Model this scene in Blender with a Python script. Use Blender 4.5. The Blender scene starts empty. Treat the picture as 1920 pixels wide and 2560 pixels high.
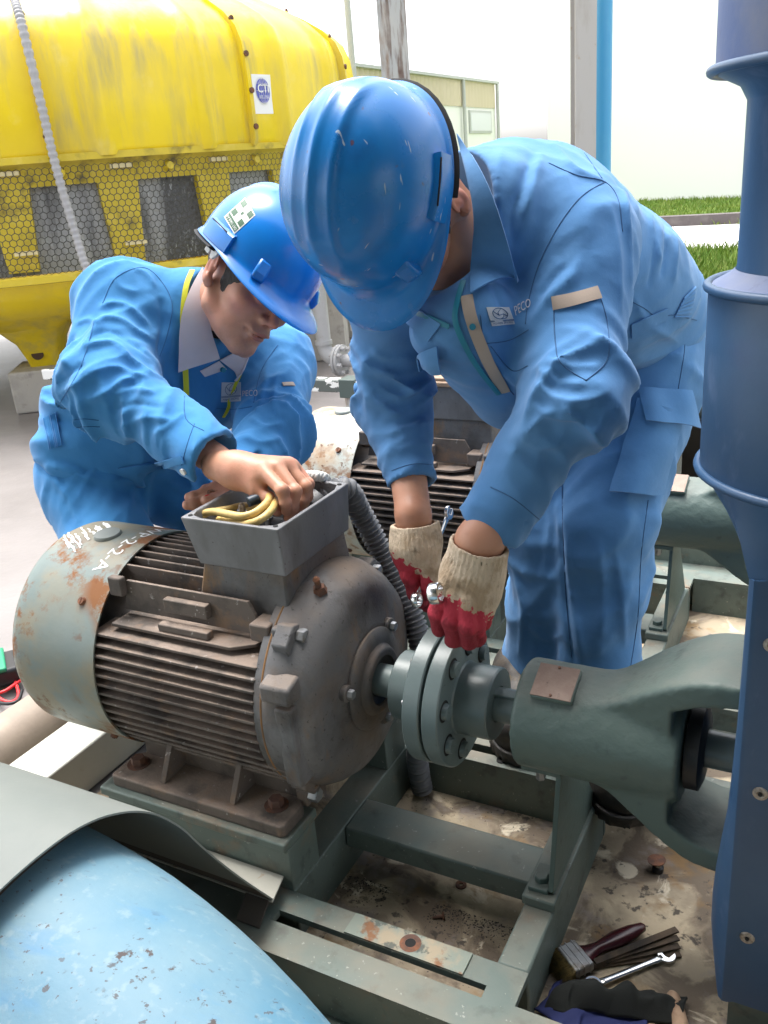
import bpy, bmesh, math, random
import numpy as np
from mathutils import Vector, Matrix
from mathutils.bvhtree import BVHTree

rnd = random.Random(7)
nrs = np.random.RandomState(7)
S = bpy.context.scene
COL = S.collection

# ------------------------------------------------------------------ camera
F_PX, CX, CY = 2211.0, 960.0, 1280.0          # focal length / centre for a 1920 x 2560 frame
_th, _roll, _az = math.radians(20.9), math.atan(.085), math.radians(29.1)
CAMP = np.array([0, 0, 1.25])
_fh = np.array([-math.sin(_az), math.cos(_az), 0.0]); _up = np.array([0, 0, 1.0])
FW = _fh * math.cos(_th) - _up * math.sin(_th)
_r0 = np.cross(FW, _up); _r0 /= np.linalg.norm(_r0); _u0 = np.cross(_r0, FW)
RT = math.cos(_roll) * _r0 - math.sin(_roll) * _u0
UPV = math.cos(_roll) * _u0 + math.sin(_roll) * _r0
cam = bpy.data.cameras.new("camera"); camo = bpy.data.objects.new("camera", cam); COL.objects.link(camo)
cam.sensor_fit = 'HORIZONTAL'; cam.sensor_width = 36.0; cam.lens = 36.0 * F_PX / 1920.0
cam.clip_start = 0.02; cam.clip_end = 500
camo.matrix_world = Matrix(((RT[0], UPV[0], -FW[0], CAMP[0]), (RT[1], UPV[1], -FW[1], CAMP[1]),
                            (RT[2], UPV[2], -FW[2], CAMP[2]), (0, 0, 0, 1)))
S.camera = camo

# ------------------------------------------------------------------ world, sun, exposure
SUN_EL, SUN_AZ = 72.0, 150.0       # azimuth of the sun, degrees counter-clockwise from +X
w = bpy.data.worlds.new("World"); S.world = w; w.use_nodes = True
nt = w.node_tree; nt.nodes.clear()
sky = nt.nodes.new('ShaderNodeTexSky'); sky.sky_type = 'NISHITA'; sky.sun_disc = False
sky.sun_elevation = math.radians(SUN_EL); sky.sun_rotation = math.radians(90 - SUN_AZ)
sky.air_density = 1.0; sky.dust_density = 4.0; sky.ozone_density = 1.0
hs = nt.nodes.new('ShaderNodeHueSaturation'); hs.inputs['Saturation'].default_value = 0.22
bg = nt.nodes.new('ShaderNodeBackground'); bg.inputs['Strength'].default_value = 0.15
wo = nt.nodes.new('ShaderNodeOutputWorld')
nt.links.new(sky.outputs[0], hs.inputs['Color']); nt.links.new(hs.outputs[0], bg.inputs[0]); nt.links.new(bg.outputs[0], wo.inputs[0])
sl = bpy.data.lights.new("sun", 'SUN'); sl.energy = 0.8; sl.angle = math.radians(25); sl.color = (1, .96, .9)
so = bpy.data.objects.new("sun", sl); COL.objects.link(so)
_sd = Vector((math.cos(math.radians(SUN_AZ)) * math.cos(math.radians(SUN_EL)), math.sin(math.radians(SUN_AZ)) * math.cos(math.radians(SUN_EL)), math.sin(math.radians(SUN_EL))))
so.rotation_euler = _sd.to_track_quat('Z', 'Y').to_euler(); so.location = (-4, 3, 8)
S.view_settings.view_transform = 'Standard'; S.view_settings.look = 'None'
S.view_settings.gamma = 1.0; S.view_settings.use_curve_mapping = False
S.view_settings.exposure = 2.05

G = 0.045        # level of the concrete
# ------------------------------------------------------------------ geometry helpers
V = lambda *a: np.array(a, float)
def unit(a):
    a = np.asarray(a, float); return a / (np.linalg.norm(a) + 1e-12)
def ray(x, y):
    return FW + RT * (x - CX) / F_PX - UPV * (y - CY) / F_PX
def frame_of(d, hint=None):
    d = unit(d); h = V(0, 0, 1) if hint is None else unit(hint)
    if abs(d @ h) > .98: h = V(1, 0, 0)
    a = unit(np.cross(h, d)); return a, np.cross(d, a), d
def smooth_path(pts, n=8, closed=False):
    P = [np.asarray(p, float) for p in pts]; out = []; m = len(P)
    rng = range(m) if closed else range(m - 1)
    for i in rng:
        if closed: p0, p1, p2, p3 = P[i - 1], P[i], P[(i + 1) % m], P[(i + 2) % m]
        else: p0, p1, p2, p3 = P[max(i - 1, 0)], P[i], P[i + 1], P[min(i + 2, m - 1)]
        for k in range(n):
            t = k / n
            out.append(.5 * ((2 * p1) + (-p0 + p2) * t + (2 * p0 - 5 * p1 + 4 * p2 - p3) * t * t + (-p0 + 3 * p1 - 3 * p2 + p3) * t ** 3))
    if not closed: out.append(P[-1])
    return np.array(out)

class MB:
    def __init__(s): s.v = []; s.f = []; s.m = []; s.n = 0
    def add(s, v, f, m=0):
        v = np.asarray(v, float).reshape(-1, 3)
        s.v.append(v); s.f += [tuple(int(i) + s.n for i in q) for q in f]; s.m += [m] * len(f); s.n += len(v); return s
    def box(s, lo, hi, m=0, R=None, o=None):
        x0, y0, z0 = lo; x1, y1, z1 = hi
        v = np.array([(x, y, z) for z in (z0, z1) for y in (y0, y1) for x in (x0, x1)], float)
        if R is not None: v = v @ np.asarray(R).T
        if o is not None: v = v + np.asarray(o, float)
        return s.add(v, [(0, 2, 3, 1), (4, 5, 7, 6), (0, 1, 5, 4), (2, 6, 7, 3), (0, 4, 6, 2), (1, 3, 7, 5)], m)
    def prism(s, poly, ext, m=0):
        a = np.asarray(poly, float); n = len(a); e = np.asarray(ext, float)
        v = np.vstack([a, a + e])
        f = [tuple(range(n))[::-1], tuple(range(n, 2 * n))] + [(i, (i + 1) % n, n + (i + 1) % n, n + i) for i in range(n)]
        return s.add(v, f, m)
    def tube(s, pts, r, n=12, closed=False, caps=True, m=0, flat=1.0, hint=None):
        P = np.asarray(pts, float); k = len(P); r = np.broadcast_to(np.asarray(r, float), (k,))
        T = np.zeros_like(P)
        for i in range(k):
            a = P[(i - 1) % k] if (closed or i > 0) else P[i]; b = P[(i + 1) % k] if (closed or i < k - 1) else P[i]
            T[i] = unit(b - a)
        A, B, _ = frame_of(T[0], hint); v = []
        an = np.linspace(0, 2 * np.pi, n, endpoint=False)
        for i in range(k):
            A = unit(A - T[i] * (A @ T[i])); B = np.cross(T[i], A)
            v.append(P[i] + r[i] * (np.cos(an)[:, None] * A + flat * np.sin(an)[:, None] * B))
        f = []
        for i in range(k if closed else k - 1):
            j = (i + 1) % k
            for q in range(n): f.append((i * n + q, i * n + (q + 1) % n, j * n + (q + 1) % n, j * n + q))
        if caps and not closed: f += [tuple(range(n))[::-1], tuple(range((k - 1) * n, k * n))]
        return s.add(np.vstack(v), f, m)
    def cyl(s, p0, p1, r0, r1=None, n=24, m=0, caps=True):
        return s.tube([p0, p1], [r0, r0 if r1 is None else r1], n=n, m=m, caps=caps)
    def lathe(s, prof, o, ax, n=40, m=0, a0=0, a1=2 * np.pi, hint=None, caps=False):
        A, B, D = frame_of(ax, hint); o = np.asarray(o, float); full = abs(a1 - a0) > 6.28
        an = np.linspace(a0, a1, n, endpoint=not full); v = []; k = len(prof)
        for r, t in prof: v.append(o + D * t + r * (np.cos(an)[:, None] * A + np.sin(an)[:, None] * B))
        f = []
        for i in range(k - 1):
            for q in range(n if full else n - 1):
                f.append((i * n + q, i * n + (q + 1) % n, (i + 1) * n + (q + 1) % n, (i + 1) * n + q))
        return s.add(np.vstack(v), f, m)
    def grid(s, P, m=0, cu=False, cv=False):
        P = np.asarray(P, float); nu, nv = P.shape[:2]; f = []
        for i in range(nu if cu else nu - 1):
            for j in range(nv if cv else nv - 1):
                a, b = (i + 1) % nu, (j + 1) % nv
                f.append((i * nv + j, a * nv + j, a * nv + b, i * nv + b))
        return s.add(P.reshape(-1, 3), f, m)
    def sheet(s, P, thick, m=0):
        """closed sheet from grid P (nu,nv,3) with thickness along -normal"""
        P = np.asarray(P, float); nu, nv = P.shape[:2]
        du = np.gradient(P, axis=0); dv = np.gradient(P, axis=1); N = np.cross(du, dv); N /= np.linalg.norm(N, axis=2, keepdims=True) + 1e-12
        Q = P - N * thick
        v = np.vstack([P.reshape(-1, 3), Q.reshape(-1, 3)]); o = nu * nv; f = []
        for i in range(nu - 1):
            for j in range(nv - 1):
                a, b, c, d = i * nv + j, (i + 1) * nv + j, (i + 1) * nv + j + 1, i * nv + j + 1
                f += [(a, b, c, d), (o + d, o + c, o + b, o + a)]
        bd = [i * nv for i in range(nu)] + [(nu - 1) * nv + j for j in range(1, nv)] + [i * nv + nv - 1 for i in range(nu - 2, -1, -1)] + [j for j in range(nv - 2, 0, -1)]
        for i in range(len(bd)):
            a, b = bd[i], bd[(i + 1) % len(bd)]; f.append((a, o + a, o + b, b))
        return s.add(v, f, m)
    def hexbolt(s, p, d, r, h, m=0, washer=0.0, nut=0.0):
        p = np.asarray(p, float); d = unit(d)
        if washer: s.cyl(p, p + d * .003, washer, n=20, m=m); p = p + d * .003
        s.tube([p, p + d * h * .86, p + d * h], [r, r, r * .88], n=6, m=m)
        if nut: s.cyl(p + d * h, p + d * (h + nut), r * .5, n=10, m=m)
        return s
    def data(s): return np.vstack(s.v), s.f, s.m

def shade(me, ang):
    me.polygons.foreach_set('use_smooth', np.ones(len(me.polygons), bool))
    if ang is not None and ang < 179: me.set_sharp_from_angle(angle=math.radians(ang))

def P(name, mb, mat, parent=None, ang=38, bevel=0, loc=None):
    """one mesh object from a builder; a child is stored relative to its thing"""
    v, f, mi = mb.data() if isinstance(mb, MB) else mb
    v = np.asarray(v, float); off = np.zeros(3)
    p = parent
    while p is not None: off = off + np.array(p.location); p = p.parent
    if loc is None: loc = (0, 0, 0)
    me = bpy.data.meshes.new(name)
    me.from_pydata((v - off - np.array(loc)).tolist(), [], f)
    mats = mat if isinstance(mat, (list, tuple)) else [mat]
    for q in mats: me.materials.append(q)
    if len(mats) > 1: me.polygons.foreach_set('material_index', np.asarray(mi, np.int32))
    me.validate(); 
    if ang == 0: pass
    else: shade(me, ang)
    o = bpy.data.objects.new(name, me); COL.objects.link(o); o.location = loc
    if parent is not None: o.parent = parent
    if bevel:
        b = o.modifiers.new('bevel', 'BEVEL'); b.width = bevel; b.segments = 2; b.limit_method = 'ANGLE'; b.angle_limit = math.radians(40)
    return o
def tag(o, label, cat, group=None, kind=None):
    if label: o['label'] = label
    if cat: o['category'] = cat
    if group: o['group'] = group
    if kind: o['kind'] = kind
    return o
def thing(name, label, cat, loc, group=None):
    o = bpy.data.objects.new(name, None); COL.objects.link(o); o.location = loc; o.empty_display_size = .1
    return tag(o, label, cat, group)
def struct(name, mb, mat, **k):
    o = P(name, mb, mat, **k); o['kind'] = 'structure'; return o

# ------------------------------------------------------------------ materials
def lin(r, g, b):
    f = lambda c: c / 12.92 if c <= .04045 else ((c + .055) / 1.055) ** 2.4
    return tuple(f(c / 255) for c in (r, g, b))
def M(name, col, rough=.6, metal=0.0, layers=(), bump=(), spec=.5, coat=0, rvar=0.0, sheen=0, sss=0, vcol=None):
    m = bpy.data.materials.new(name); m.use_nodes = True; n = m.node_tree.nodes; L = m.node_tree.links
    b = n['Principled BSDF']; b.inputs['Roughness'].default_value = rough; b.inputs['Metallic'].default_value = metal
    b.inputs['Specular IOR Level'].default_value = spec; b.inputs['Coat Weight'].default_value = coat
    if sheen: b.inputs['Sheen Weight'].default_value = sheen; b.inputs['Sheen Roughness'].default_value = .5
    if sss: b.inputs['Subsurface Weight'].default_value = sss; b.inputs['Subsurface Radius'].default_value = (.012, .005, .003); b.inputs['Subsurface Scale'].default_value = .5
    tc = n.new('ShaderNodeTexCoord')
    def coord(st, seed):
        mp = n.new('ShaderNodeMapping'); mp.inputs['Scale'].default_value = st; mp.inputs['Location'].default_value = (seed * 3.17, seed * 1.3, seed * 2.1)
        L.new(tc.outputs['Object'], mp.inputs['Vector']); return mp.outputs[0]
    cur = None; rcur = None
    for i, l in enumerate(layers):
        st = l.get('st', (1, 1, 1)); vec = coord(st, l.get('seed', i + 1))
        kind = l.get('kind', 'noise')
        if kind == 'noise':
            t = n.new('ShaderNodeTexNoise'); t.inputs['Scale'].default_value = l['s']; t.inputs['Detail'].default_value = l.get('det', 6); t.inputs['Roughness'].default_value = l.get('nr', .6); t.inputs['Distortion'].default_value = l.get('dist', 0); L.new(vec, t.inputs['Vector']); fac = t.outputs[0]
        elif kind == 'vor':
            t = n.new('ShaderNodeTexVoronoi'); t.inputs['Scale'].default_value = l['s']; L.new(vec, t.inputs['Vector']); fac = t.outputs[0]
        elif kind == 'up':      # settles on faces that look upwards
            g = n.new('ShaderNodeNewGeometry'); sx = n.new('ShaderNodeSeparateXYZ'); L.new(g.outputs['Normal'], sx.inputs[0]); fac = sx.outputs[2]
            t = n.new('ShaderNodeTexNoise'); t.inputs['Scale'].default_value = l['s']; t.inputs['Detail'].default_value = 6; L.new(vec, t.inputs['Vector'])
            ad = n.new('ShaderNodeMath'); ad.operation = 'MULTIPLY_ADD'; L.new(t.outputs[0], ad.inputs[0]); ad.inputs[1].default_value = 1.0; L.new(fac, ad.inputs[2]); fac = ad.outputs[0]
        elif kind == 'attr':
            t = n.new('ShaderNodeAttribute'); t.attribute_name = l['attr']; fac = t.outputs['Fac']
            t2 = n.new('ShaderNodeTexNoise'); t2.inputs['Scale'].default_value = l['s']; t2.inputs['Detail'].default_value = 6; L.new(vec, t2.inputs['Vector'])
            ad = n.new('ShaderNodeMath'); ad.operation = 'MULTIPLY_ADD'; L.new(t2.outputs[0], ad.inputs[0]); ad.inputs[1].default_value = l.get('ns', .5); L.new(fac, ad.inputs[2]); fac = ad.outputs[0]
        mr = n.new('ShaderNodeMapRange'); mr.inputs['From Min'].default_value = l['lo']; mr.inputs['From Max'].default_value = l['hi']; mr.inputs['To Max'].default_value = l.get('a', 1); mr.clamp = True
        L.new(fac, mr.inputs['Value']); fac = mr.outputs[0]
        if 'mask' in l:        # break up with a second noise
            s2, lo2, hi2 = l['mask']; t = n.new('ShaderNodeTexNoise'); t.inputs['Scale'].default_value = s2; t.inputs['Detail'].default_value = 3; L.new(coord((1, 1, 1), i + 9), t.inputs['Vector'])
            m2 = n.new('ShaderNodeMapRange'); m2.inputs['From Min'].default_value = lo2; m2.inputs['From Max'].default_value = hi2; L.new(t.outputs[0], m2.inputs['Value'])
            mm = n.new('ShaderNodeMath'); mm.operation = 'MULTIPLY'; L.new(fac, mm.inputs[0]); L.new(m2.outputs[0], mm.inputs[1]); fac = mm.outputs[0]
        mx = n.new('ShaderNodeMix'); mx.data_type = 'RGBA'; L.new(fac, mx.inputs[0])
        if cur is None: mx.inputs[6].default_value = (*col, 1)
        else: L.new(cur, mx.inputs[6])
        mx.inputs[7].default_value = (*l['c'], 1); cur = mx.outputs[2]
        if 'r' in l:
            rm = n.new('ShaderNodeMix'); L.new(fac, rm.inputs[0])
            if rcur is None: rm.inputs[2].default_value = rough
            else: L.new(rcur, rm.inputs[2])
            rm.inputs[3].default_value = l['r']; rcur = rm.outputs[0]
    if cur is None: b.inputs['Base Color'].default_value = (*col, 1)
    else: L.new(cur, b.inputs['Base Color'])
    if rcur is not None: L.new(rcur, b.inputs['Roughness'])
    prev = None
    for i, (s, st, dist, *x) in enumerate(bump):
        t = n.new('ShaderNodeTexNoise'); t.inputs['Scale'].default_value = s; t.inputs['Detail'].default_value = 5
        L.new(coord(x[0] if x else (1, 1, 1), i + 20), t.inputs['Vector'])
        bp = n.new('ShaderNodeBump'); bp.inputs['Strength'].default_value = st; bp.inputs['Distance'].default_value = dist; L.new(t.outputs[0], bp.inputs['Height'])
        if prev is not None: L.new(prev, bp.inputs['Normal'])
        prev = bp.outputs[0]
    if prev is not None: L.new(prev, b.inputs['Normal'])
    return m

RUST, RUST2 = (.20, .075, .02), (.10, .035, .012)
m_frame = M('green_grey_paint', (.105, .140, .125), .55, layers=[dict(c=(.16, .19, .17), s=9, lo=.45, hi=.75, a=.5), dict(c=(.045, .055, .05), s=20, lo=.55, hi=.68, a=.65), dict(c=(.20, .13, .08), s=14, lo=.55, hi=.68, a=.7, mask=(5, .45, .6)), dict(c=(.28, .23, .17), kind='up', s=9, lo=1.38, hi=1.7, a=.5, r=.85), dict(c=(.35, .36, .33), s=120, lo=.66, hi=.69, a=.6)], bump=[(260, .12, .002), (40, .08, .004)])
m_framewear = M('worn_green_paint', (.19, .22, .185), .6, layers=[dict(c=(.33, .26, .17), s=16, lo=.46, hi=.6, a=.85), dict(c=(.05, .065, .058), s=30, lo=.52, hi=.58, a=.85), dict(c=RUST, s=22, lo=.58, hi=.66, a=.9)], bump=[(120, .2, .002)])
m_pump = M('dark_green_casting', (.085, .125, .112), .5, layers=[dict(c=(.16, .165, .145), kind='up', s=26, lo=1.1, hi=1.75, a=.75, r=.8), dict(c=(.045, .06, .055), s=30, lo=.6, hi=.72, a=.7), dict(c=(.26, .29, .27), s=60, lo=.73, hi=.78, a=.8)], bump=[(170, .22, .003), (30, .2, .006)])
m_coup = M('grey_green_coupling_paint', (.125, .165, .165), .36, layers=[dict(c=(.08, .10, .10), s=12, lo=.55, hi=.75, a=.6), dict(c=(.05, .05, .05), s=70, lo=.66, hi=.72, a=.7), dict(c=(.22, .20, .18), kind='up', s=30, lo=1.35, hi=1.8, a=.4)], bump=[(220, .08, .002)])
m_shaft = M('painted_shaft', (.16, .20, .20), .3, layers=[dict(c=(.10, .12, .12), s=30, lo=.5, hi=.7, a=.5)])
m_cast = M('dirty_grey_cast_iron', (.118, .117, .120), .6, layers=[dict(c=(.05, .045, .042), s=6, lo=.46, hi=.62, a=.85), dict(c=(.25, .245, .25), s=9, lo=.54, hi=.70, a=.65, st=(1, 1, .5)), dict(c=(.17, .115, .075), s=5, lo=.50, hi=.66, a=.7), dict(c=(.25, .125, .035), s=13, lo=.55, hi=.68, a=.85, mask=(5, .46, .62), st=(1, 1, .4)), dict(c=(.24, .18, .135), kind='up', s=18, lo=1.15, hi=1.6, a=.6, r=.9), dict(c=(.035, .03, .028), s=120, lo=.62, hi=.68, a=.7)], bump=[(240, .28, .002), (45, .16, .004)])
m_jb = M('grey_box_casting', (.145, .148, .155), .5, layers=[dict(c=(.27, .275, .29), s=8, lo=.48, hi=.68, a=.65, st=(1, 1, .5)), dict(c=(.085, .08, .076), s=13, lo=.54, hi=.70, a=.75, st=(1, 1, .3)), dict(c=(.20, .11, .05), s=18, lo=.58, hi=.70, a=.7, mask=(7, .5, .66)), dict(c=(.05, .03, .02), s=110, lo=.67, hi=.70, a=.9)], bump=[(200, .15, .002)])
m_fin = M('brown_dusty_fins', (.125, .100, .085), .75, layers=[dict(c=(.25, .19, .15), kind='up', s=22, lo=1.0, hi=1.5, a=.85), dict(c=(.05, .044, .040), s=12, lo=.48, hi=.64, a=.8), dict(c=(.24, .145, .085), s=20, lo=.56, hi=.70, a=.6), dict(c=(.42, .39, .37), s=80, lo=.64, hi=.70, a=.75)], bump=[(220, .35, .002), (60, .2, .003)])
def cowl_mat(name, lo, hi, a=1, base=(.225, .275, .255)):
    return M(name, base, .48, layers=[dict(c=(.22, .25, .235), s=5, lo=.4, hi=.7, a=.5), dict(c=(.27, .20, .10), s=9, lo=lo - .07, hi=hi - .02, a=.55 * a, mask=(4.2, .40, .56)), dict(c=RUST, s=9, lo=lo, hi=hi, a=.95 * a, r=.9, mask=(4.2, .45, .55), det=10, nr=.7), dict(c=(.15, .048, .014), s=42, lo=.54, hi=.66, a=.75 * a, r=.9, mask=(9, .54, .62)), dict(c=(.27, .22, .15), s=4, lo=.55, hi=.8, a=.35), dict(c=(.42, .42, .40), s=150, lo=.72, hi=.76, a=.5)], bump=[(80, .14, .003), (300, .08, .001)])
m_cowl = cowl_mat('fan_cowl_paint', .485, .555, 1, (.145, .188, .178))
m_cowl2 = M('rusted_cowl_paint', (.36, .41, .38), .5, layers=[dict(c=(.50, .46, .38), s=5, lo=.4, hi=.7, a=.7), dict(c=(.36, .20, .08), s=9, lo=.44, hi=.60, a=.7, det=10), dict(c=RUST, s=34, lo=.50, hi=.62, a=.95, r=.9, det=8, mask=(5, .36, .6)), dict(c=RUST2, s=60, lo=.60, hi=.66, a=.9)], bump=[(90, .2, .003)])
m_steel = M('bright_bolt_steel', (.36, .37, .38), .42, .8, layers=[dict(c=(.2, .16, .12), s=40, lo=.52, hi=.7, a=.8, r=.7)])
m_rustbolt = M('rusty_bolt', (.11, .06, .045), .8, .2, layers=[dict(c=(.22, .09, .045), s=50, lo=.45, hi=.65)], bump=[(200, .3, .002)])
m_dark = M('black_void', (.012, .012, .012), .9)
m_conduit = M('grey_flexible_conduit', (.17, .175, .185), .5, layers=[dict(c=(.10, .10, .11), s=20, lo=.5, hi=.75, a=.6)])
m_cable = M('cream_lead_insulation', (.60, .43, .15), .45, layers=[dict(c=(.45, .30, .09), s=40, lo=.45, hi=.7, a=.6), dict(c=(.72, .58, .28), s=90, lo=.55, hi=.7, a=.5, st=(1, 1, 1))], bump=[(120, .2, .002)])
m_tape = M('blue_black_tape', (.018, .035, .055), .45)
m_chrome = M('wrench_chrome', (.72, .72, .73), .24, 1.0, layers=[dict(c=(.5, .5, .5), s=60, lo=.5, hi=.8, a=.5, r=.3)])
m_bluecl = M('blue_cladding_paint', (.026, .072, .155), .42, layers=[dict(c=(.06, .11, .19), s=5, lo=.42, hi=.72, a=.6, r=.55), dict(c=(.10, .15, .26), s=24, lo=.60, hi=.75, a=.55, st=(1, 1, .5)), dict(c=(.03, .05, .13), s=9, lo=.58, hi=.78, a=.5), dict(c=(.42, .40, .36), s=70, lo=.745, hi=.77, a=.7)], bump=[(9, .10, .008), (40, .10, .003), (260, .08, .001)])
m_bluecap = M('blue_cladding_dusty', (.06, .105, .25), .6, layers=[dict(c=(.15, .17, .24), s=7, lo=.4, hi=.65, a=.8), dict(c=(.04, .05, .12), s=20, lo=.6, hi=.72, a=.7)], bump=[(120, .1, .002)])
m_rivet = M('rivet_metal', (.40, .35, .30), .5, .6, layers=[dict(c=(.16, .12, .09), s=160, lo=.5, hi=.7)])
m_lblue = M('light_blue_pipe_paint', (.105, .25, .355), .5, layers=[dict(c=(.20, .315, .37), s=3.2, lo=.36, hi=.62, a=.9, r=.6), dict(c=(.07, .24, .45), s=5, lo=.55, hi=.72, a=.8, st=(1, 3, 1)), dict(c=(.27, .35, .29), s=6, lo=.62, hi=.74, a=.5), dict(c=(.29, .38, .42), s=60, lo=.56, hi=.66, a=.4), dict(c=(.085, .055, .045), s=46, lo=.60, hi=.64, a=.9, r=.9, mask=(5, .46, .54), det=6), dict(c=(.11, .10, .105), s=95, lo=.63, hi=.66, a=.85, r=.9, mask=(4, .43, .51), det=6)], bump=[(46, .25, .004), (150, .12, .002)])
m_guard = M('grey_guard_sheet', (.185, .205, .190), .5, layers=[dict(c=(.235, .245, .225), s=6, lo=.4, hi=.7, a=.6), dict(c=(.10, .10, .09), s=60, lo=.72, hi=.76, a=.7), dict(c=(.50, .50, .47), s=45, lo=.735, hi=.76, a=.8)], bump=[(160, .08, .002)])
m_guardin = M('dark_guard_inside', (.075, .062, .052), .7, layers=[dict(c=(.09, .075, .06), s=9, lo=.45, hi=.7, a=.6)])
m_foot = M('bare_grey_flange', (.37, .36, .31), .6, layers=[dict(c=(.27, .15, .06), s=26, lo=.6, hi=.7, a=.8), dict(c=(.5, .48, .42), s=8, lo=.4, hi=.7, a=.5)], bump=[(100, .1, .002)])
m_plate = M('brown_nameplate', (.20, .135, .105), .55, .2, layers=[dict(c=(.27, .20, .16), s=40, lo=.45, hi=.7, a=.7), dict(c=(.08, .05, .04), s=90, lo=.62, hi=.7, a=.8)], bump=[(300, .3, .001)])
m_conc = M('weathered_concrete', (.40, .375, .335), .85, layers=[dict(c=(.25, .235, .215), s=2.2, lo=.42, hi=.68, a=.9), dict(c=(.52, .49, .44), s=7, lo=.52, hi=.74, a=.7), dict(c=(.16, .145, .13), s=11, lo=.60, hi=.76, a=.7), dict(c=(.10, .09, .085), s=60, lo=.66, hi=.72, a=.7)], bump=[(60, .3, .004), (240, .2, .002)])
m_yard = M('pale_wet_concrete', (.225, .208, .205), .45, layers=[dict(c=(.15, .138, .136), s=1.1, lo=.42, hi=.66, a=.9), dict(c=(.13, .115, .10), s=.9, lo=.54, hi=.66, a=.75, r=.16, dist=.6, mask=(.5, .44, .56)), dict(c=(.30, .27, .265), s=3, lo=.55, hi=.78, a=.6), dict(c=(.26, .215, .205), s=2, lo=.55, hi=.75, a=.5), dict(c=(.22, .20, .185), s=26, lo=.62, hi=.72, a=.6)], bump=[(50, .25, .004), (220, .15, .002)])
m_plinth = M('stained_plinth_concrete', (.33, .27, .19), .8, layers=[dict(c=(.55, .45, .31), s=6, lo=.44, hi=.58, a=.95), dict(c=(.13, .098, .07), s=7, lo=.47, hi=.57, a=.9, dist=.9), dict(c=(.25, .215, .20), s=12, lo=.55, hi=.66, a=.8), dict(c=(.26, .15, .055), s=10, lo=.56, hi=.66, a=.7), dict(c=(.68, .60, .46), s=13, lo=.60, hi=.65, a=.9, dist=.6, det=10), dict(c=(.04, .034, .03), s=40, lo=.58, hi=.64, a=.85, mask=(6, .46, .58))], bump=[(70, .4, .004), (14, .25, .006), (260, .25, .002)])
m_yellow = M('yellow_fibreglass', (.80, .60, .012), .32, layers=[dict(c=(.66, .47, .02), s=2.5, lo=.4, hi=.7, a=.5), dict(c=(.34, .29, .16), s=5, lo=.46, hi=.70, a=.75, st=(1.8, 1.8, .3), mask=(1.1, .42, .56), r=.6), dict(c=(.85, .72, .30), s=4, lo=.58, hi=.78, a=.4)], bump=[(9, .06, .01)])
m_yelldirt = M('dirty_yellow_frame', (.58, .44, .03), .5, layers=[dict(c=(.10, .075, .03), s=7, lo=.50, hi=.64, a=.9, mask=(3, .42, .6)), dict(c=(.72, .58, .15), s=9, lo=.55, hi=.75, a=.5)], bump=[(60, .1, .003)])
m_fill = M('grey_wet_fill', (.30, .305, .31), .3, layers=[dict(c=(.045, .045, .05), s=3.0, lo=.48, hi=.56, a=.9, st=(1, 1, .12)), dict(c=(.42, .44, .46), s=38, lo=.56, hi=.64, a=.8, st=(1.4, 1.4, .5), mask=(3, .4, .6))], bump=[(38, .6, .02)])
m_net = M('dark_net', (.045, .043, .038), .6)
m_gpipe = M('pale_grey_pipe', (.42, .42, .425), .5, layers=[dict(c=(.30, .29, .28), s=7, lo=.45, hi=.7, a=.6), dict(c=(.24, .16, .11), s=22, lo=.63, hi=.74, a=.7)])
m_white = M('white_flaking_paint', (.74, .74, .72), .5, layers=[dict(c=(.05, .065, .06), s=12, lo=.515, hi=.535, a=.95, st=(1, 1, 1.6), det=8)])
m_dkgreen = M('dark_green_bracket', (.06, .085, .08), .5)
m_post = M('peeling_grey_column', (.38, .39, .385), .6, layers=[dict(c=(.22, .13, .07), s=8, lo=.50, hi=.64, a=.9, st=(2, 2, .4)), dict(c=(.09, .045, .03), s=6, lo=.50, hi=.58, a=.95, st=(3, 3, .35), r=.9), dict(c=(.48, .46, .42), s=4, lo=.5, hi=.75, a=.5)], bump=[(60, .2, .003)])
m_post2 = M('grey_column', (.40, .385, .37), .6, layers=[dict(c=(.30, .27, .23), s=6, lo=.5, hi=.72, a=.7, st=(2, 2, .5)), dict(c=(.30, .22, .13), s=9, lo=.64, hi=.72, a=.7)])
m_skypipe = M('bright_blue_pipe', (.055, .30, .56), .35, layers=[dict(c=(.10, .36, .58), s=4, lo=.45, hi=.7, a=.5)])
m_tan = M('dusty_tan_pipe', (.30, .24, .19), .65, layers=[dict(c=(.40, .32, .25), s=14, lo=.45, hi=.7, a=.7), dict(c=(.16, .13, .11), s=5, lo=.52, hi=.74, a=.6)], bump=[(80, .15, .003)])
m_pale = M('pale_glare_beam', (.50, .50, .45), .5, layers=[dict(c=(.42, .43, .36), s=6, lo=.45, hi=.7, a=.7), dict(c=(.28, .24, .10), s=16, lo=.62, hi=.75, a=.6), dict(c=(.09, .05, .03), s=26, lo=.68, hi=.73, a=.9)], bump=[(120, .1, .002)])  # pale base holds the sky glare on the beam; stains and rust on top
m_grass = M('grass_blades', (.10, .20, .018), .6, layers=[dict(c=(.22, .28, .04), s=2.2, lo=.4, hi=.62, a=.9), dict(c=(.34, .31, .12), s=7, lo=.54, hi=.68, a=.7), dict(c=(.05, .11, .012), s=14, lo=.52, hi=.68, a=.7)])
m_soil = M('grass_ground', (.085, .15, .02), .9, layers=[dict(c=(.15, .22, .03), s=1.6, lo=.42, hi=.66, a=.9)])
m_wall = M('white_factory_wall', (.72, .72, .70), .7)
m_clad = M('cream_cladding', (.52, .45, .33), .6, layers=[dict(c=(.5, .43, .3), s=1.2, lo=.45, hi=.7, a=.5)])
m_metal_roof = M('grey_gutter', (.40, .41, .40), .5)
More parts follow.
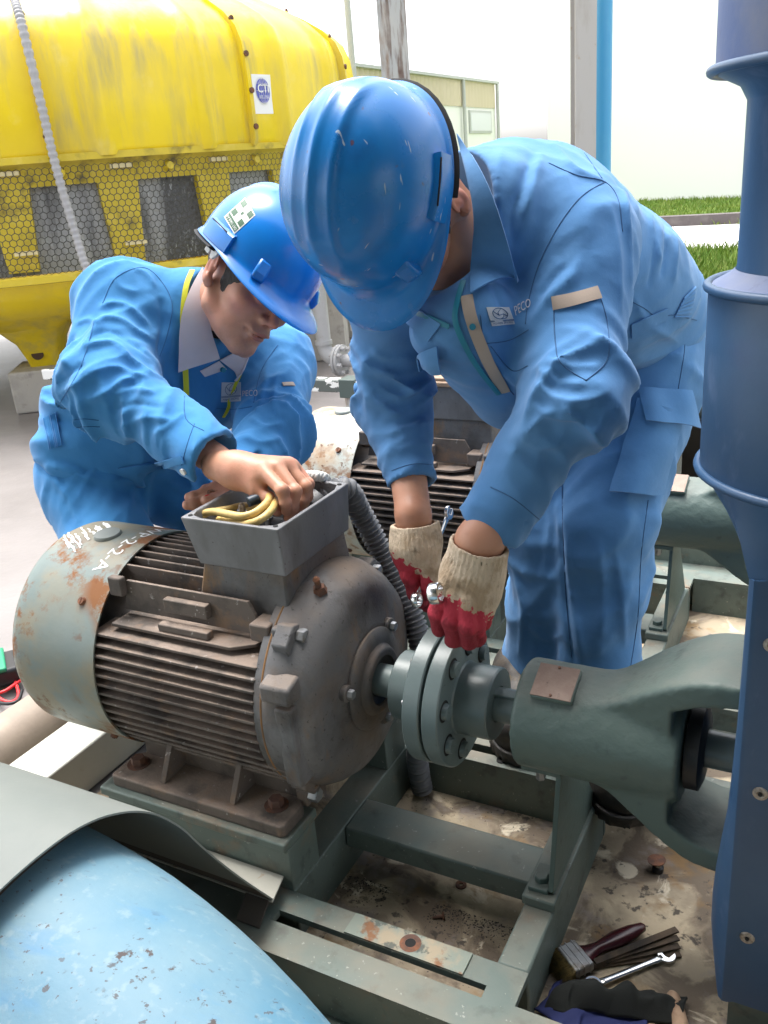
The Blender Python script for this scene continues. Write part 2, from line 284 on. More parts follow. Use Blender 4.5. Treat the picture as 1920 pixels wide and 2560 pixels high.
m_kerb = M('dark_kerb', (.10, .085, .085), .85, layers=[dict(c=(.18, .16, .15), s=4, lo=.5, hi=.7, a=.6)])
m_road = M('pale_road', (.55, .53, .51), .8, layers=[dict(c=(.45, .43, .41), s=1, lo=.45, hi=.7, a=.6)])
m_red = M('red_lead', (.75, .035, .04), .4)
m_black = M('black_rubber', (.015, .015, .017), .5)
m_green = M('green_plastic', (.02, .28, .14), .4)
m_lidbrown = M('rusty_lid', (.29, .20, .135), .8, layers=[dict(c=(.38, .29, .21), s=12, lo=.45, hi=.7, a=.7), dict(c=(.15, .075, .04), s=22, lo=.56, hi=.7, a=.7)], bump=[(120, .3, .003)])
m_paintw = M('white_marker', (.82, .82, .80), .6)
# ------------------------------------------------------------------ implicit modelling (people, gloves, boots)
def _hash(ix, iy, iz, seed):
    n = (ix * 374761393 + iy * 668265263 + iz * 2147483647 + seed * 1274126177).astype(np.int64)
    n = (n ^ (n >> 13)) * 1274126177; n = n & 0x7fffffff; n = (n ^ (n >> 16)); return (n & 0xffff) / 32767.5 - 1
def vnoise(p, seed=0):
    i = np.floor(p).astype(np.int64); f = p - i; f = f * f * (3 - 2 * f); r = 0
    for dx in (0, 1):
        for dy in (0, 1):
            for dz in (0, 1):
                wgt = (f[:, 0] if dx else 1 - f[:, 0]) * (f[:, 1] if dy else 1 - f[:, 1]) * (f[:, 2] if dz else 1 - f[:, 2])
                r = r + wgt * _hash(i[:, 0] + dx, i[:, 1] + dy, i[:, 2] + dz, seed)
    return r
def smin(a, b, k):
    h = np.clip(.5 + .5 * (b - a) / k, 0, 1); return b + (a - b) * h - k * h * (1 - h)
def smax(a, b, k): return -smin(-a, -b, k)
def ell(p, c, r, R=None):
    q = p - np.asarray(c, float)
    if R is not None: q = q @ np.asarray(R).T
    r = np.asarray(r, float); k0 = np.linalg.norm(q / r, axis=1); k1 = np.linalg.norm(q / (r * r), axis=1) + 1e-9
    return k0 * (k0 - 1) / k1
def cone(p, a, b, ra, rb, flat=None):
    a = np.asarray(a, float); b = np.asarray(b, float); q = p - a; ab = b - a; s = 1.0
    if flat is not None:
        n, s = flat; n = unit(n); q = q + np.outer(q @ n, n) * (1 / s - 1); ab = ab + n * (ab @ n) * (1 / s - 1)
    h = np.clip(q @ ab / (ab @ ab + 1e-12), 0, 1)
    d = np.linalg.norm(q - h[:, None] * ab, axis=1) - (ra + (rb - ra) * h)
    return d * (s if s < 1 else 1.0) ** .5
def chain(p, pts, rs, k=.01, flat=None):
    d = None
    for i in range(len(pts) - 1):
        e = cone(p, pts[i], pts[i + 1], rs[i], rs[i + 1], flat); d = e if d is None else smin(d, e, k)
    return d
def mesh_sdf(fn, lo, hi, h, B=6, slack=1.7):
    lo = np.asarray(lo, float); n = np.ceil((np.asarray(hi, float) - lo) / h / B).astype(int); N = n * B + 1
    bc = np.stack(np.meshgrid(*[np.arange(k) for k in n], indexing='ij'), -1).reshape(-1, 3)
    ctr = lo + (bc + .5) * B * h; d = fn(ctr); keep = np.abs(d) < B * h * .87 * slack
    D = np.repeat(np.repeat(np.repeat(np.sign(d).reshape(n), B, 0), B, 1), B, 2); D = np.pad(D, ((0, 1),) * 3, mode='edge').astype(np.float32)
    off = np.stack(np.meshgrid(*[np.arange(B + 1)] * 3, indexing='ij'), -1).reshape(-1, 3); kb = bc[keep]
    for s in range(0, len(kb), 3000):
        gi = (kb[s:s + 3000, None] * B + off[None]).reshape(-1, 3); D[gi[:, 0], gi[:, 1], gi[:, 2]] = fn(lo + gi * h)
    ins = D < 0; cs = np.zeros(np.array(N) - 1, np.int8)
    for dx in (0, 1):
        for dy in (0, 1):
            for dz in (0, 1): cs += ins[dx:N[0] - 1 + dx, dy:N[1] - 1 + dy, dz:N[2] - 1 + dz]
    act = np.argwhere((cs > 0) & (cs < 8)); idx = np.full(np.array(N) - 1, -1, np.int32); idx[act[:, 0], act[:, 1], act[:, 2]] = np.arange(len(act))
    cor = [(dx, dy, dz) for dx in (0, 1) for dy in (0, 1) for dz in (0, 1)]
    vals = np.stack([D[act[:, 0] + c[0], act[:, 1] + c[1], act[:, 2] + c[2]] for c in cor], 1)
    acc = np.zeros((len(act), 3)); cnt = np.zeros(len(act))
    for i in range(8):
        for j in range(i + 1, 8):
            if sum(abs(a - b) for a, b in zip(cor[i], cor[j])) != 1: continue
            a, b = vals[:, i], vals[:, j]; m = (a < 0) != (b < 0); t = np.where(m, a / np.where(m, a - b, 1), 0)
            pnt = np.asarray(cor[i]) + t[:, None] * (np.asarray(cor[j]) - np.asarray(cor[i])); acc[m] += pnt[m]; cnt[m] += 1
    v = lo + (act + acc / cnt[:, None]) * h; F = []
    for ax in range(3):
        a1, a2 = [(1, 2), (2, 0), (0, 1)][ax]; sl = [slice(None)] * 3; s2 = list(sl); sl[ax] = slice(0, N[ax] - 1); s2[ax] = slice(1, N[ax])
        A_, B_ = ins[tuple(sl)], ins[tuple(s2)]; e = np.argwhere(A_ != B_); e = e[(e[:, a1] > 0) & (e[:, a2] > 0) & (e[:, a1] < N[a1] - 1) & (e[:, a2] < N[a2] - 1)]
        fl = A_[e[:, 0], e[:, 1], e[:, 2]]
        def cell(o1, o2):
            c = e.copy(); c[:, a1] -= o1; c[:, a2] -= o2; return idx[c[:, 0], c[:, 1], c[:, 2]]
        q = np.stack([cell(1, 1), cell(0, 1), cell(0, 0), cell(1, 0)], 1); q[~fl] = q[~fl][:, ::-1]; F.append(q)
    F = np.vstack(F); F = F[(F >= 0).all(1)]
    return v, F
def relax(v, F, it=2, lam=.5):
    n = len(v); 
    for _ in range(it):
        acc = np.zeros_like(v); c = np.zeros(n)
        for a, b in ((0, 1), (1, 2), (2, 3), (3, 0)):
            np.add.at(acc, F[:, a], v[F[:, b]]); np.add.at(acc, F[:, b], v[F[:, a]]); np.add.at(c, F[:, a], 1); np.add.at(c, F[:, b], 1)
        v = v + lam * (acc / np.maximum(c, 1)[:, None] - v)
    return v
def sdf_obj(name, parts, mat, parent, ang=None, attr=None, it=2):
    """parts: list of (fn, lo, hi, h) meshed and stored as one object"""
    vs, fs, n = [], [], 0
    for fn, lo, hi, h in parts:
        v, F = mesh_sdf(fn, lo, hi, h); v = relax(v, F, it); vs.append(v); fs.append(F + n); n += len(v)
    v = np.vstack(vs); F = np.vstack(fs); o = P(name, (v, F.tolist(), [0] * len(F)), mat, parent, ang=ang)
    if attr:
        for k, f in attr.items():
            a = o.data.attributes.new(k, 'FLOAT', 'POINT'); a.data.foreach_set('value', f(v).astype(np.float32))
    return o, v, F
class Garment:
    """cloth over a skeleton: smooth union of limb cones with folds that run round each limb"""
    def __init__(s, k=.03): s.L = []; s.k = k; s.post = []
    def limb(s, a, b, ra, rb, amp=.004, lam=.05, wid=.16, flat=None, sh=.5, seed=0, ea=0.0, eb=0.0):
        s.L.append(dict(a=np.asarray(a, float), b=np.asarray(b, float), ra=ra, rb=rb, amp=amp, lam=lam, wid=wid, flat=flat, sh=sh, seed=seed, ea=ea, eb=eb)); return s
    def __call__(s, p):
        d = None; W = []; FO = []
        for l in s.L:
            e = cone(p, l['a'], l['b'], l['ra'], l['rb'], l['flat']); d = e if d is None else smin(d, e, s.k); W.append(e); 
        m = np.abs(d) < .06
        if m.any():
            q = p[m]; Wm = np.stack([e[m] for e in W]); Wm = np.exp(-(Wm - Wm.min(0)) / .03); Wm /= Wm.sum(0); disp = np.zeros(len(q))
            for l, wt in zip(s.L, Wm):
                if l['amp'] == 0 and l['ea'] == 0 and l['eb'] == 0: continue
                A_, B_, T = frame_of(l['b'] - l['a']); r = q - l['a']; t = r @ T; u = r @ A_; v = r @ B_; ln = np.linalg.norm(l['b'] - l['a'])
                tt = np.clip(t / ln, 0, 1); amp = l['amp'] + l['ea'] * np.exp(-(tt / .32) ** 2) + l['eb'] * np.exp(-((1 - tt) / .32) ** 2)
                wob = vnoise(np.c_[t, u, v] / (l['wid'] * .9), l['seed'] + 50) * l['lam'] * .8
                x = np.c_[(t + l['sh'] * u + .35 * l['sh'] * v + wob) / l['lam'], u / l['wid'], v / l['wid']]
                r1 = 1 - np.abs(vnoise(x, l['seed'])); r2 = 1 - np.abs(vnoise(x * V(1.9, 1.5, 1.5) + 7.3, l['seed'] + 9))
                r3 = 1 - np.abs(vnoise(x * V(.62, 1.2, 1.2) + 3.1, l['seed'] + 19)); disp += wt * (1.55 * amp * (r1 ** 2.5 * 1.6 + .4 * r2 ** 2 - .9) + .0042 * r3 ** 7)
            d[m] -= disp
        for f in s.post: d = f(p, d)
        return d
def bvh_of(*vf):
    v = np.vstack([a for a, _ in vf]); n = 0; F = []
    for a, f in vf: F += [tuple(int(i) + n for i in q) for q in f]; n += len(a)
    return BVHTree.FromPolygons([tuple(x) for x in v], F)
def cast(bvh, px, py, default=None):
    d = unit(ray(px, py)); h = bvh.ray_cast(Vector(CAMP), Vector(d))
    if h[0] is None: return (None, None) if default is None else (CAMP + d * default, -d)
    n = np.array(h[1]); 
    if n @ d > 0: n = -n
    return np.array(h[0]), n
def fill_none(G_):
    """grid of points with gaps -> nearest known depth along the ray"""
    nu, nv = len(G_), len(G_[0])
    known = [(i, j) for i in range(nu) for j in range(nv) if G_[i][j][0] is not None]
    return known
def patch(name, bvh, corners, mat, parent, nu=10, nv=10, off=.0015, th=.002, bow=None, lift=None, ang=60):
    """cloth piece sewn on a garment: the quad given by four photo points is laid on the surface, then offset"""
    c = [np.array(v2(*q)) for q in corners]; pts = np.full((nu, nv, 3), np.nan); nr = np.full((nu, nv, 3), np.nan); dep = np.full((nu, nv), np.nan); pix = np.zeros((nu, nv, 2))
    for i in range(nu):
        for j in range(nv):
            u, w_ = i / (nu - 1), j / (nv - 1); q = (c[0] * (1 - u) + c[1] * u) * (1 - w_) + (c[3] * (1 - u) + c[2] * u) * w_
            if bow: q = q + np.array(bow(u, w_)) * K
            pix[i, j] = q; h, n = cast(bvh, *q)
            if h is not None: pts[i, j] = h; nr[i, j] = n; dep[i, j] = (h - CAMP) @ FW
    med = np.nanmedian(dep)
    for i in range(nu):
        for j in range(nv):
            if np.isnan(dep[i, j]):
                k = np.argwhere(~np.isnan(dep)); kk = k[np.argmin(((k - (i, j)) ** 2).sum(1))]; pts[i, j] = CAMP + ray(*pix[i, j]) * dep[tuple(kk)]; nr[i, j] = nr[tuple(kk)]
    for _ in range(2):
        N2 = nr.copy(); N2[1:-1] += nr[:-2] + nr[2:]; N2[:, 1:-1] += nr[:, :-2] + nr[:, 2:]; nr = N2 / np.linalg.norm(N2, axis=2, keepdims=True)
    o_ = np.full((nu, nv), off)
    if lift is not None:
        for i in range(nu):
            for j in range(nv): o_[i, j] += lift(i / (nu - 1), j / (nv - 1))
    Q = pts + nr * (o_ + th)[..., None]; du = np.gradient(Q, axis=0); dv = np.gradient(Q, axis=1); nn = np.cross(du, dv)
    if (nn * nr).sum() < 0: Q = Q[::-1]
    mb = MB(); mb.sheet(Q, th); return P(name, mb, mat, parent, ang=ang), Q
def seam(name, bvh, px, mat, parent, r=.0009, off=.0002, n=8, stitch=False):
    pp = smooth_path([V(*v2(*q), 0) for q in px], n); pts = []
    for q in pp:
        h, nn = cast(bvh, q[0], q[1])
        if h is not None: pts.append(h + nn * off)
    if len(pts) < 3: return None
    pts = np.array(pts); seg = np.linalg.norm(np.diff(pts, axis=0), axis=1); cut = np.where(seg > .05)[0]
    if len(cut): 
        b = [0, *(cut + 1), len(pts)]; k = max(range(len(b) - 1), key=lambda i: b[i + 1] - b[i]); pts = pts[b[k]:b[k + 1]]
    if len(pts) < 3: return None
    mb = MB(); mb.tube(pts, r, n=6, flat=.8); return P(name, mb, mat, parent, ang=None)
# ------------------------------------------------------------------ the setting
def onz(x, y, z):
    d = ray(x, y); return CAMP + d * (z - CAMP[2]) / d[2]
def ony(x, y, yy):
    d = ray(x, y); return CAMP + d * (yy - CAMP[1]) / d[1]
def atd(x, y, dep): return CAMP + ray(x, y) * dep
K = 1920 / 1659.0
v2 = lambda x, y: (x * K, y * K)

mb = MB(); mb.box((-120, -60, -.6), (160, 220, .015)); struct('ground', mb, m_soil, ang=0)
mb = MB(); mb.prism([(-11, -9, -.02), (9, -9, -.02), (9, 6.15, -.02), (-3.2, 6.15, -.02), (-4.2, 7.3, -.02), (-11, 9.5, -.02)], (0, 0, G + .018)); struct('yard_pavement', mb, m_yard, ang=0)
mb = MB(); mb.prism([(-1.36, -2.6, .0), (2.6, -2.6, .0), (2.6, 4.6, .0), (-1.36, 4.6, .0)], (0, 0, G + .004)); struct('plinth', mb, m_plinth, ang=0)
# road and kerb beyond the first grass
ra, rb_, rc, rd = onz(*v2(1400, 546), .02)[:2], onz(*v2(1600, 540), .02)[:2], onz(*v2(1600, 487), .02)[:2], onz(*v2(1400, 491), .02)[:2]
dr = unit(rb_ - ra); 
mb = MB(); mb.prism([(*(ra - dr * 30), .016), (*(rb_ + dr * 40), .016), (*(rc + dr * 40), .016), (*(rd - dr * 30), .016)], (0, 0, .012)); struct('road', mb, m_road, ang=0)
ka, kb = rd - dr * 30, rc + dr * 40; kn = unit(V(-dr[1], dr[0]))
mb = MB(); mb.prism([(*ka, .0), (*kb, .0), (*(kb + kn * .3), .0), (*(ka + kn * .3), .0)], (0, 0, .19)); struct('kerb', mb, m_kerb, ang=0)
# grass blades on the two strips
def blades(n, a, b, c, d, h0, h1, seed):
    r = np.random.RandomState(seed); u, w_ = r.rand(n), r.rand(n)
    p = (a[None] * (1 - u)[:, None] + b[None] * u[:, None]) * (1 - w_)[:, None] + (d[None] * (1 - u)[:, None] + c[None] * u[:, None]) * w_[:, None]
    h = h0 + (h1 - h0) * r.rand(n) ** 2; an = r.rand(n) * 6.28; wd = .006 + .010 * r.rand(n)
    t = np.c_[np.cos(an), np.sin(an), np.zeros(n)]; ln = (r.rand(n, 3) - .5) * h[:, None] * 1.1; ln[:, 2] = 0
    base = np.c_[p, np.full(n, .012)]
    v0 = base - t * wd[:, None]; v1 = base + t * wd[:, None]; v3 = base + np.c_[np.zeros((n, 2)), h] + ln; md = (v0 + v1) / 2 * .5 + v3 * .5 + t * wd[:, None] * .6 - ln * .2; md2 = md - t * wd[:, None] * 1.2
    vv = np.stack([v0, v1, md, v3, md2], 1).reshape(-1, 3)
    f = [(5 * i, 5 * i + 1, 5 * i + 2, 5 * i + 3, 5 * i + 4) for i in range(n)]
    return vv, f, [0] * n
g0, g1 = onz(*v2(1380, 900), .02)[:2], onz(*v2(1640, 900), .02)[:2]
gq = blades(9000, onz(*v2(1380, 800), .02)[:2], onz(*v2(1620, 800), .02)[:2], rb_ + dr * .6, ra - dr * .2, .05, .20, 3)
o = P('grass', gq, m_grass, ang=None); o['kind'] = 'stuff'
wl, wr = onz(*v2(1380, 434), .02)[:2], onz(*v2(1640, 427), .02)[:2]
gq = blades(7000, rd - dr * .5, rc + dr * .8, wr, wl, .05, .14, 4)
o = P('grass', gq, m_grass, ang=None); o['kind'] = 'stuff'
gq = blades(1500, V(-7.2, 7.0), V(-5.2, 7.3), V(-8.5, 10), V(-11, 9.7), .1, .4, 5)
o = P('grass', gq, m_grass, ang=None); o['kind'] = 'stuff'

# white factory wall far right
wd_ = unit(wr - wl); wn = V(-wd_[1], wd_[0]); t0 = wl - wd_ * 3.5; t1 = wr + wd_ * 30
wt = thing('factory_building', 'long blank white factory building behind the far grass strip', 'building', (*((t0 + t1) / 2), 0))
mb = MB(); mb.prism([(*t0, 0), (*t1, 0), (*(t1 + wn * 14), 0), (*(t0 + wn * 14), 0)], (0, 0, 8)); P('wall', mb, m_wall, wt, ang=0)
mb = MB(); mb.prism([(*(t0 - wn * .2 - wd_ * .2), 8.0), (*(t1 - wn * .2), 8.0), (*(t1 + wn * 14), 8.0), (*(t0 + wn * 14), 8.0)], (0, 0, .25)); P('roof', mb, m_metal_roof, wt, ang=0)
sm = onz(*v2(1437, 432), .02)[:2]
mb = MB(); mb.prism([(*(sm - wn * .02), 0), (*(sm + wd_ * .035 - wn * .02), 0), (*(sm + wd_ * .035 - wn * .001), 0), (*(sm - wn * .001), 0)], (0, 0, 7.9)); P('panel_joint', mb, m_metal_roof, wt, ang=0)
# cream-clad factory on the left
ft = thing('factory_building', 'factory building with cream corrugated cladding band and thin downpipes seen behind the big helmet', 'building', (-12, 27, 0))
mb = MB(); mb.box((-24, 19.5, .0), (-12.05, 32.1, 3.86)); P('wall', mb, m_wall, ft, ang=0)
mb = MB(); x0 = -12.05; ys_ = np.arange(19.5, 32.11, .14)
pr = []
for i, y in enumerate(ys_): pr += [(x0 + (.05 if i % 2 else .0), y)]
Pg = np.array([[(px, py, z) for z in (3.05, 3.82)] for px, py in pr]); mb.sheet(Pg, -.01); P('cladding', mb, m_clad, ft, ang=20)
mb = MB(); mb.box((-12.08, 19.4, 3.82), (-11.9, 32.2, 3.90)); P('gutter', mb, m_metal_roof, ft)
for yy in (32.05, 29.0):
    mb = MB(); mb.cyl((-11.93, yy, 1.2), (-11.93, yy, 3.82), .06, n=10); P('downpipe', mb, m_metal_roof, ft)
mb = MB(); mb.box((-12.05, 29.6, 2.25), (-12.0, 31.6, 2.95)); wf = P('window', mb, m_metal_roof, ft)
mb = MB(); mb.box((-12.01, 29.68, 2.32), (-11.985, 31.5, 2.88)); P('pane', mb, M('pale_pane', (.6, .62, .64), .15), wf, ang=0)

# unseen roof and wall, added to shade the camera side
rt = thing('added_shade_roof', 'unseen low sheet roof added to shade the camera side', 'roof', (1.0, -2.0, 2.7))
mb = MB(); mb.box((-2.6, -5.0, 2.70), (5.2, .75, 2.74)); P('roof_sheet', mb, m_dkgreen, rt, ang=0)
for yy in (-4.8, -2.2, .60):
    mb = MB(); mb.box((-2.55, yy, 2.58), (5.1, yy + .07, 2.69)); P('rafter', mb, m_dkgreen, rt, ang=0)
wt_ = thing('added_shade_wall', 'unseen grey wall added behind the camera to cut light', 'wall', (1.0, -3.4, G)); mb = MB(); mb.box((-2.6, -3.5, G), (5.2, -3.3, 2.57)); P('wall_panel', mb, m_conc, wt_, ang=0)  # added out of view, holds back light from behind the camera
# columns and pipes in the middle distance
b0 = atd(982, 0, 4.3); bx = onz(0, 0, 0)
cb = V(*atd(984, 120, 4.3)[:2], 0)
ct = thing('steel_column', 'peeling grey steel column with rust streaks behind the nearest helmet', 'column', (*cb[:2], G))
ea = unit(V(RT[0], RT[1], 0)); eb = V(-ea[1], ea[0], 0); hw = .068
def col_parts(t, c, hw, m, zt, fl=1.0):
    for s, nm in ((1, 'flange'), (-1, 'flange')):
        mb = MB(); p = [c + ea * hw * a + eb * (s * hw * fl + b) for a, b in ((-1, 0), (1, 0), (1, .01 * s), (-1, .01 * s))]
        mb.prism([(*q[:2], G) for q in p], (0, 0, zt - G)); P(nm, mb, m, t, ang=0)
    mb = MB(); p = [c + ea * a + eb * (hw * b * fl) for a, b in ((-.007, -1), (.007, -1), (.007, 1), (-.007, 1))]
    mb.prism([(*q[:2], G) for q in p], (0, 0, zt - G)); P('web', mb, m, t, ang=0)
    mb = MB(); p = [c + ea * hw * 1.5 * a + eb * hw * 1.5 * b for a, b in ((-1, -1), (1, -1), (1, 1), (-1, 1))]; mb.prism([(*q[:2], G) for q in p], (0, 0, .02)); P('base_plate', mb, m, t, ang=0)
col_parts(ct, cb, hw, m_post, 4.6)
c2 = V(*atd(1458, 150, 4.6)[:2], 0)
ct2 = thing('steel_column', 'plain pale grey steel column standing beside the bright blue pipe', 'column', (*c2[:2], G)); col_parts(ct2, c2, .055, m_post2, 4.6)
c3 = V(*atd(1508, 150, 4.75)[:2], 0)
pt = thing('vertical_pipe', 'bright blue vertical pipe rising behind the bent worker', 'pipe', (*c3[:2], G))
mb = MB(); mb.cyl((*c3[:2], G), (*c3[:2], 5.2), .047, n=28); P('pipe', mb, m_skypipe, pt)
mb = MB(); mb.cyl((*c3[:2], G), (*c3[:2], G + .02), .09, n=28); P('floor_flange', mb, m_skypipe, pt)
c4 = V(*atd(878, 130, 9.5)[:2], 0)
lt = thing('lamp_post', 'thin pale lamp post just right of the yellow tower', 'post', (*c4[:2], G)); mb = MB(); mb.cyl((*c4[:2], G), (*c4[:2], 4.6), .045, .03, n=12); P('pole', mb, m_metal_roof, lt)
mb = MB(); mb.box((c4[0] - .3, c4[1] - .06, 4.6), (c4[0] + .06, c4[1] + .06, 4.68)); P('lamp_head', mb, m_metal_roof, lt)

# concrete piers, grey pipework, rail
def pier(c, sx, sy, h, label):
    t = thing('concrete_pier', label, 'pier', (*c, G)); mb = MB(); p = [V(*c, 0) + ea * a * sx + eb * b * sy for a, b in ((0, 0), (1, 0), (1, 1), (0, 1))]
    mb.prism([(*q[:2], G) for q in p], (0, 0, h)); P('block', mb, m_conc, t, ang=0, bevel=.008); return t
pier(onz(742, 908, G)[:2], .36, .5, .62, 'large weathered concrete pier behind the grey pipe elbow')
pier(onz(862, 846, G)[:2], .7, .5, .42, 'low concrete pier farthest back, right of the pipe elbow')
ga = ony(812, 770, 4.75); gy = 4.75
pz = lambda x, y: ony(x, y, gy)
tp = pz(806, 640); el = pz(820, 902); fl = pz(852, 908); en = pz(1080, 922)
pg = thing('grey_pipework', 'pale grey pipe with elbow and bolted flange behind the white rail', 'pipe', (el[0], gy, G))
zc = el[2] + .005; R_ = .047
vp = V(tp[0], gy, 1.1); ctr = V(el[0] + .0, gy, zc)
path = smooth_path([V(el[0] - .02, gy, 1.15), V(el[0] - .018, gy, zc + .12)], 4).tolist() + [ctr + V(-.018 + .10 * (1 - math.cos(a)), 0, .10 * (1 - math.sin(a))) for a in np.linspace(0, math.pi / 2, 9)]
path += [V(fl[0] - .02, gy, zc)]
mb = MB(); mb.tube(path, R_, n=24); P('elbow_pipe', mb, m_gpipe, pg)
mb = MB(); mb.cyl((el[0] - .0185, gy, zc + .1), (el[0] - .0185, gy, zc + .125), R_ + .008, n=24); P('joint_collar', mb, m_gpipe, pg)
for q in (0, .022):
    mb = MB(); mb.cyl((fl[0] - .02 + q, gy, zc), (fl[0] - .002 + q, gy, zc), .098, n=36); P('flange', mb, m_gpipe, pg, bevel=.003)
for k in range(8):
    a = k * math.pi / 4 + .2; mb = MB(); c = V(fl[0] + .018, gy + .078 * math.cos(a), zc + .078 * math.sin(a)); mb.hexbolt(c, (1, 0, 0), .014, .03); mb.cyl(c - V(.06, 0, 0), c, .008, n=8); P('bolt', mb, m_gpipe, pg)
mb = MB(); mb.cyl((fl[0] + .02, gy, zc), (en[0], gy, zc), .040, n=24); P('run_pipe', mb, m_gpipe, pg)
br = pz(898, 890); mb = MB(); mb.cyl((br[0], gy, zc), (br[0], gy, 1.0), .030, n=20); P('branch_pipe', mb, m_gpipe, pg)
mb = MB(); mb.cyl((br[0], gy, zc + .19), (br[0], gy, zc + .22), .038, n=20); P('branch_collar', mb, m_gpipe, pg)
ry, rz = 3.36, .385
rl = thing('barrier_rail', 'low white rail with flaking paint and a green bracket behind the rear motor', 'rail', (-2.2, ry, G))
mb = MB(); mb.box((-3.9, ry - .03, rz - .036), (-.9, ry + .03, rz + .02)); P('rail', mb, m_white, rl, bevel=.006)
pb = onz(*v2(757, 830), rz)
for xx in (pb[0], pb[0] - 1.55, pb[0] + 1.2):
    mb = MB(); mb.cyl((xx, ry, G), (xx, ry, rz - .036), .034, n=20); P('post', mb, m_post, rl)
    mb = MB(); mb.box((xx - .04, ry - .045, rz - .055), (xx + .04, ry + .045, rz + .028)); P('bracket', mb, m_dkgreen, rl, bevel=.003)

# ------------------------------------------------------------------ the yellow cooling tower
TC = V(-5.446, 5.157); TU = unit(-TC)
def tp_(ang, r, z):
    a = math.radians(ang); d = V(TU[0] * math.cos(a) - TU[1] * math.sin(a), TU[0] * math.sin(a) + TU[1] * math.cos(a)); return V(*(TC + d * r), z)
tw = thing('cooling_tower', 'round yellow fibreglass cooling tower with netted openings and a round club sticker', 'cooling tower', (*TC, G))
SH = [(2.23, 1.46), (2.25, 1.50), (2.25, 1.72), (2.245, 1.90), (2.232, 2.0), (2.195, 2.09), (2.11, 2.17), (1.99, 2.245), (1.75, 2.37), (1.4, 2.54), (.95, 2.76), (.70, 2.88), (.66, 3.2)]
for k in range(-4, 8):
    a0, a1 = k * 30, k * 30 + 30
    rows = []
    for a in np.linspace(a0 + .15, a1 - .15, 31):
        t = (a - a0) / 30
        rib = max(math.exp(-((t - .245) / .045) ** 2), math.exp(-((t - .735) / .045) ** 2)) * .050
        flg = .0
        row = []
        for r, z in SH: row.append(tp_(a, r + rib * min(1, r / 2.2) * (1 if z < 2.5 else .3), z))
        rows.append(row)
    mb = MB(); mb.sheet(np.array(rows)[::-1], .012); P('shell_panel', mb, m_yellow, tw, ang=60)
    rows = [[tp_(a0 + da, r + dr_ , z) for r, z in SH[:11]] for da, dr_ in ((-.32, -.01), (-.32, .055), (.32, .055), (.32, -.01))]
    mb = MB(); mb.grid(np.array(rows)[::-1]); sf = P('seam_flange', mb, m_yellow, tw, ang=30)
    if -3 <= k <= 4:
        for r, z in ((2.25, 1.56), (2.25, 1.75), (2.24, 1.94), (2.15, 2.13), (1.87, 2.31)):
            mb = MB(); q = tp_(a0, r + .055, z); mb.cyl(q - V(0, 0, .0), q + (tp_(a0, 3, z) - tp_(a0, 2, z)) * .012, .016, n=8); P('bolt', mb, m_rustbolt, tw)
# louvre frame: top band, uprights, openings with fill behind
ZB0, ZB1 = .885, 1.46
for k in range(-5, 9):
    ac = 1 + 15 * k
    A = lambda a, r, z: tp_(a, r, z)
    w0t, w0b, w1t, w1b = ac - 4.6, ac - 5.4, ac + 4.6, ac + 5.4
    zt, zb = 1.33, .90
    mb = MB(); n = 5
    def strip(fa0, fa1, z0, z1, r0=2.17, r1=2.17):
        g = [[tp_(fa0(z) + (fa1(z) - fa0(z)) * u, r0 + (r1 - r0) * (z - z0) / (z1 - z0), z) for z in np.linspace(z0, z1, 4)] for u in np.linspace(0, 1, n)]
        return np.array(g)[::-1]
    lo = lambda z: w0b + (w0t - w0b) * (z - zb) / (zt - zb)
    hi = lambda z: w1b + (w1t - w1b) * (z - zb) / (zt - zb)
    mb.sheet(strip(lambda z: ac - 7.5, lo, zb, zt), .015); mb.sheet(strip(hi, lambda z: ac + 7.5, zb, zt), .015)
    mb.sheet(strip(lambda z: ac - 7.5, lambda z: ac + 7.5, zt, ZB1, 2.17, 2.21), .015)
    for fa, s in ((lo, 1), (hi, -1)):      # reveals of the opening
        g = [[tp_(fa(z) + s * .02, r, z) for z in np.linspace(zb, zt, 4)] for r in (2.17, 2.125)]
        mb.grid(np.array(g))
    g = [[tp_(lo(zt) + (hi(zt) - lo(zt)) * u, r, zt - .002) for r in (2.17, 2.125)] for u in np.linspace(0, 1, 5)]; mb.grid(np.array(g))
    P('louvre_frame', mb, m_yelldirt, tw, ang=30)
    g = [[tp_(ac - 7.4 + 14.8 * u, 2.12, z) for z in (zb - .02, zt + .03)] for u in np.linspace(0, 1, 5)]
    mb = MB(); mb.sheet(np.array(g)[::-1], .02); P('fill_pack', mb, m_fill, tw, ang=30)
    for dz, da in ((1.39, -6.9), (.99, -6.6)):
        mb = MB(); q = tp_(ac + da, 2.21, dz); e = unit(tp_(ac + da + 1, 2.21, dz) - q); nn = unit(q - V(*TC, dz)); mb.prism([q - e * .06, q + e * .06, q + e * .06 + V(0, 0, .022), q - e * .06 + V(0, 0, .022)], nn * .02); P('net_clip', mb, M('clip_plastic', (.65, .55, .3), .6) if k == -5 and dz > 1.2 else bpy.data.materials['clip_plastic'], tw, ang=0)
    mb = MB(); q = tp_(ac, 2.18, 1.385); mb.cyl(q, q + (q - V(*TC, 1.385)) * .03, .035, .02, n=10); P('knob', mb, m_yelldirt, tw)
mb = MB(); mb.lathe([(2.27, 1.44), (2.27, 1.475), (2.20, 1.475)], (*TC, 0), (0, 0, 1), n=96); P('lower_band', mb, m_yelldirt, tw, ang=30)
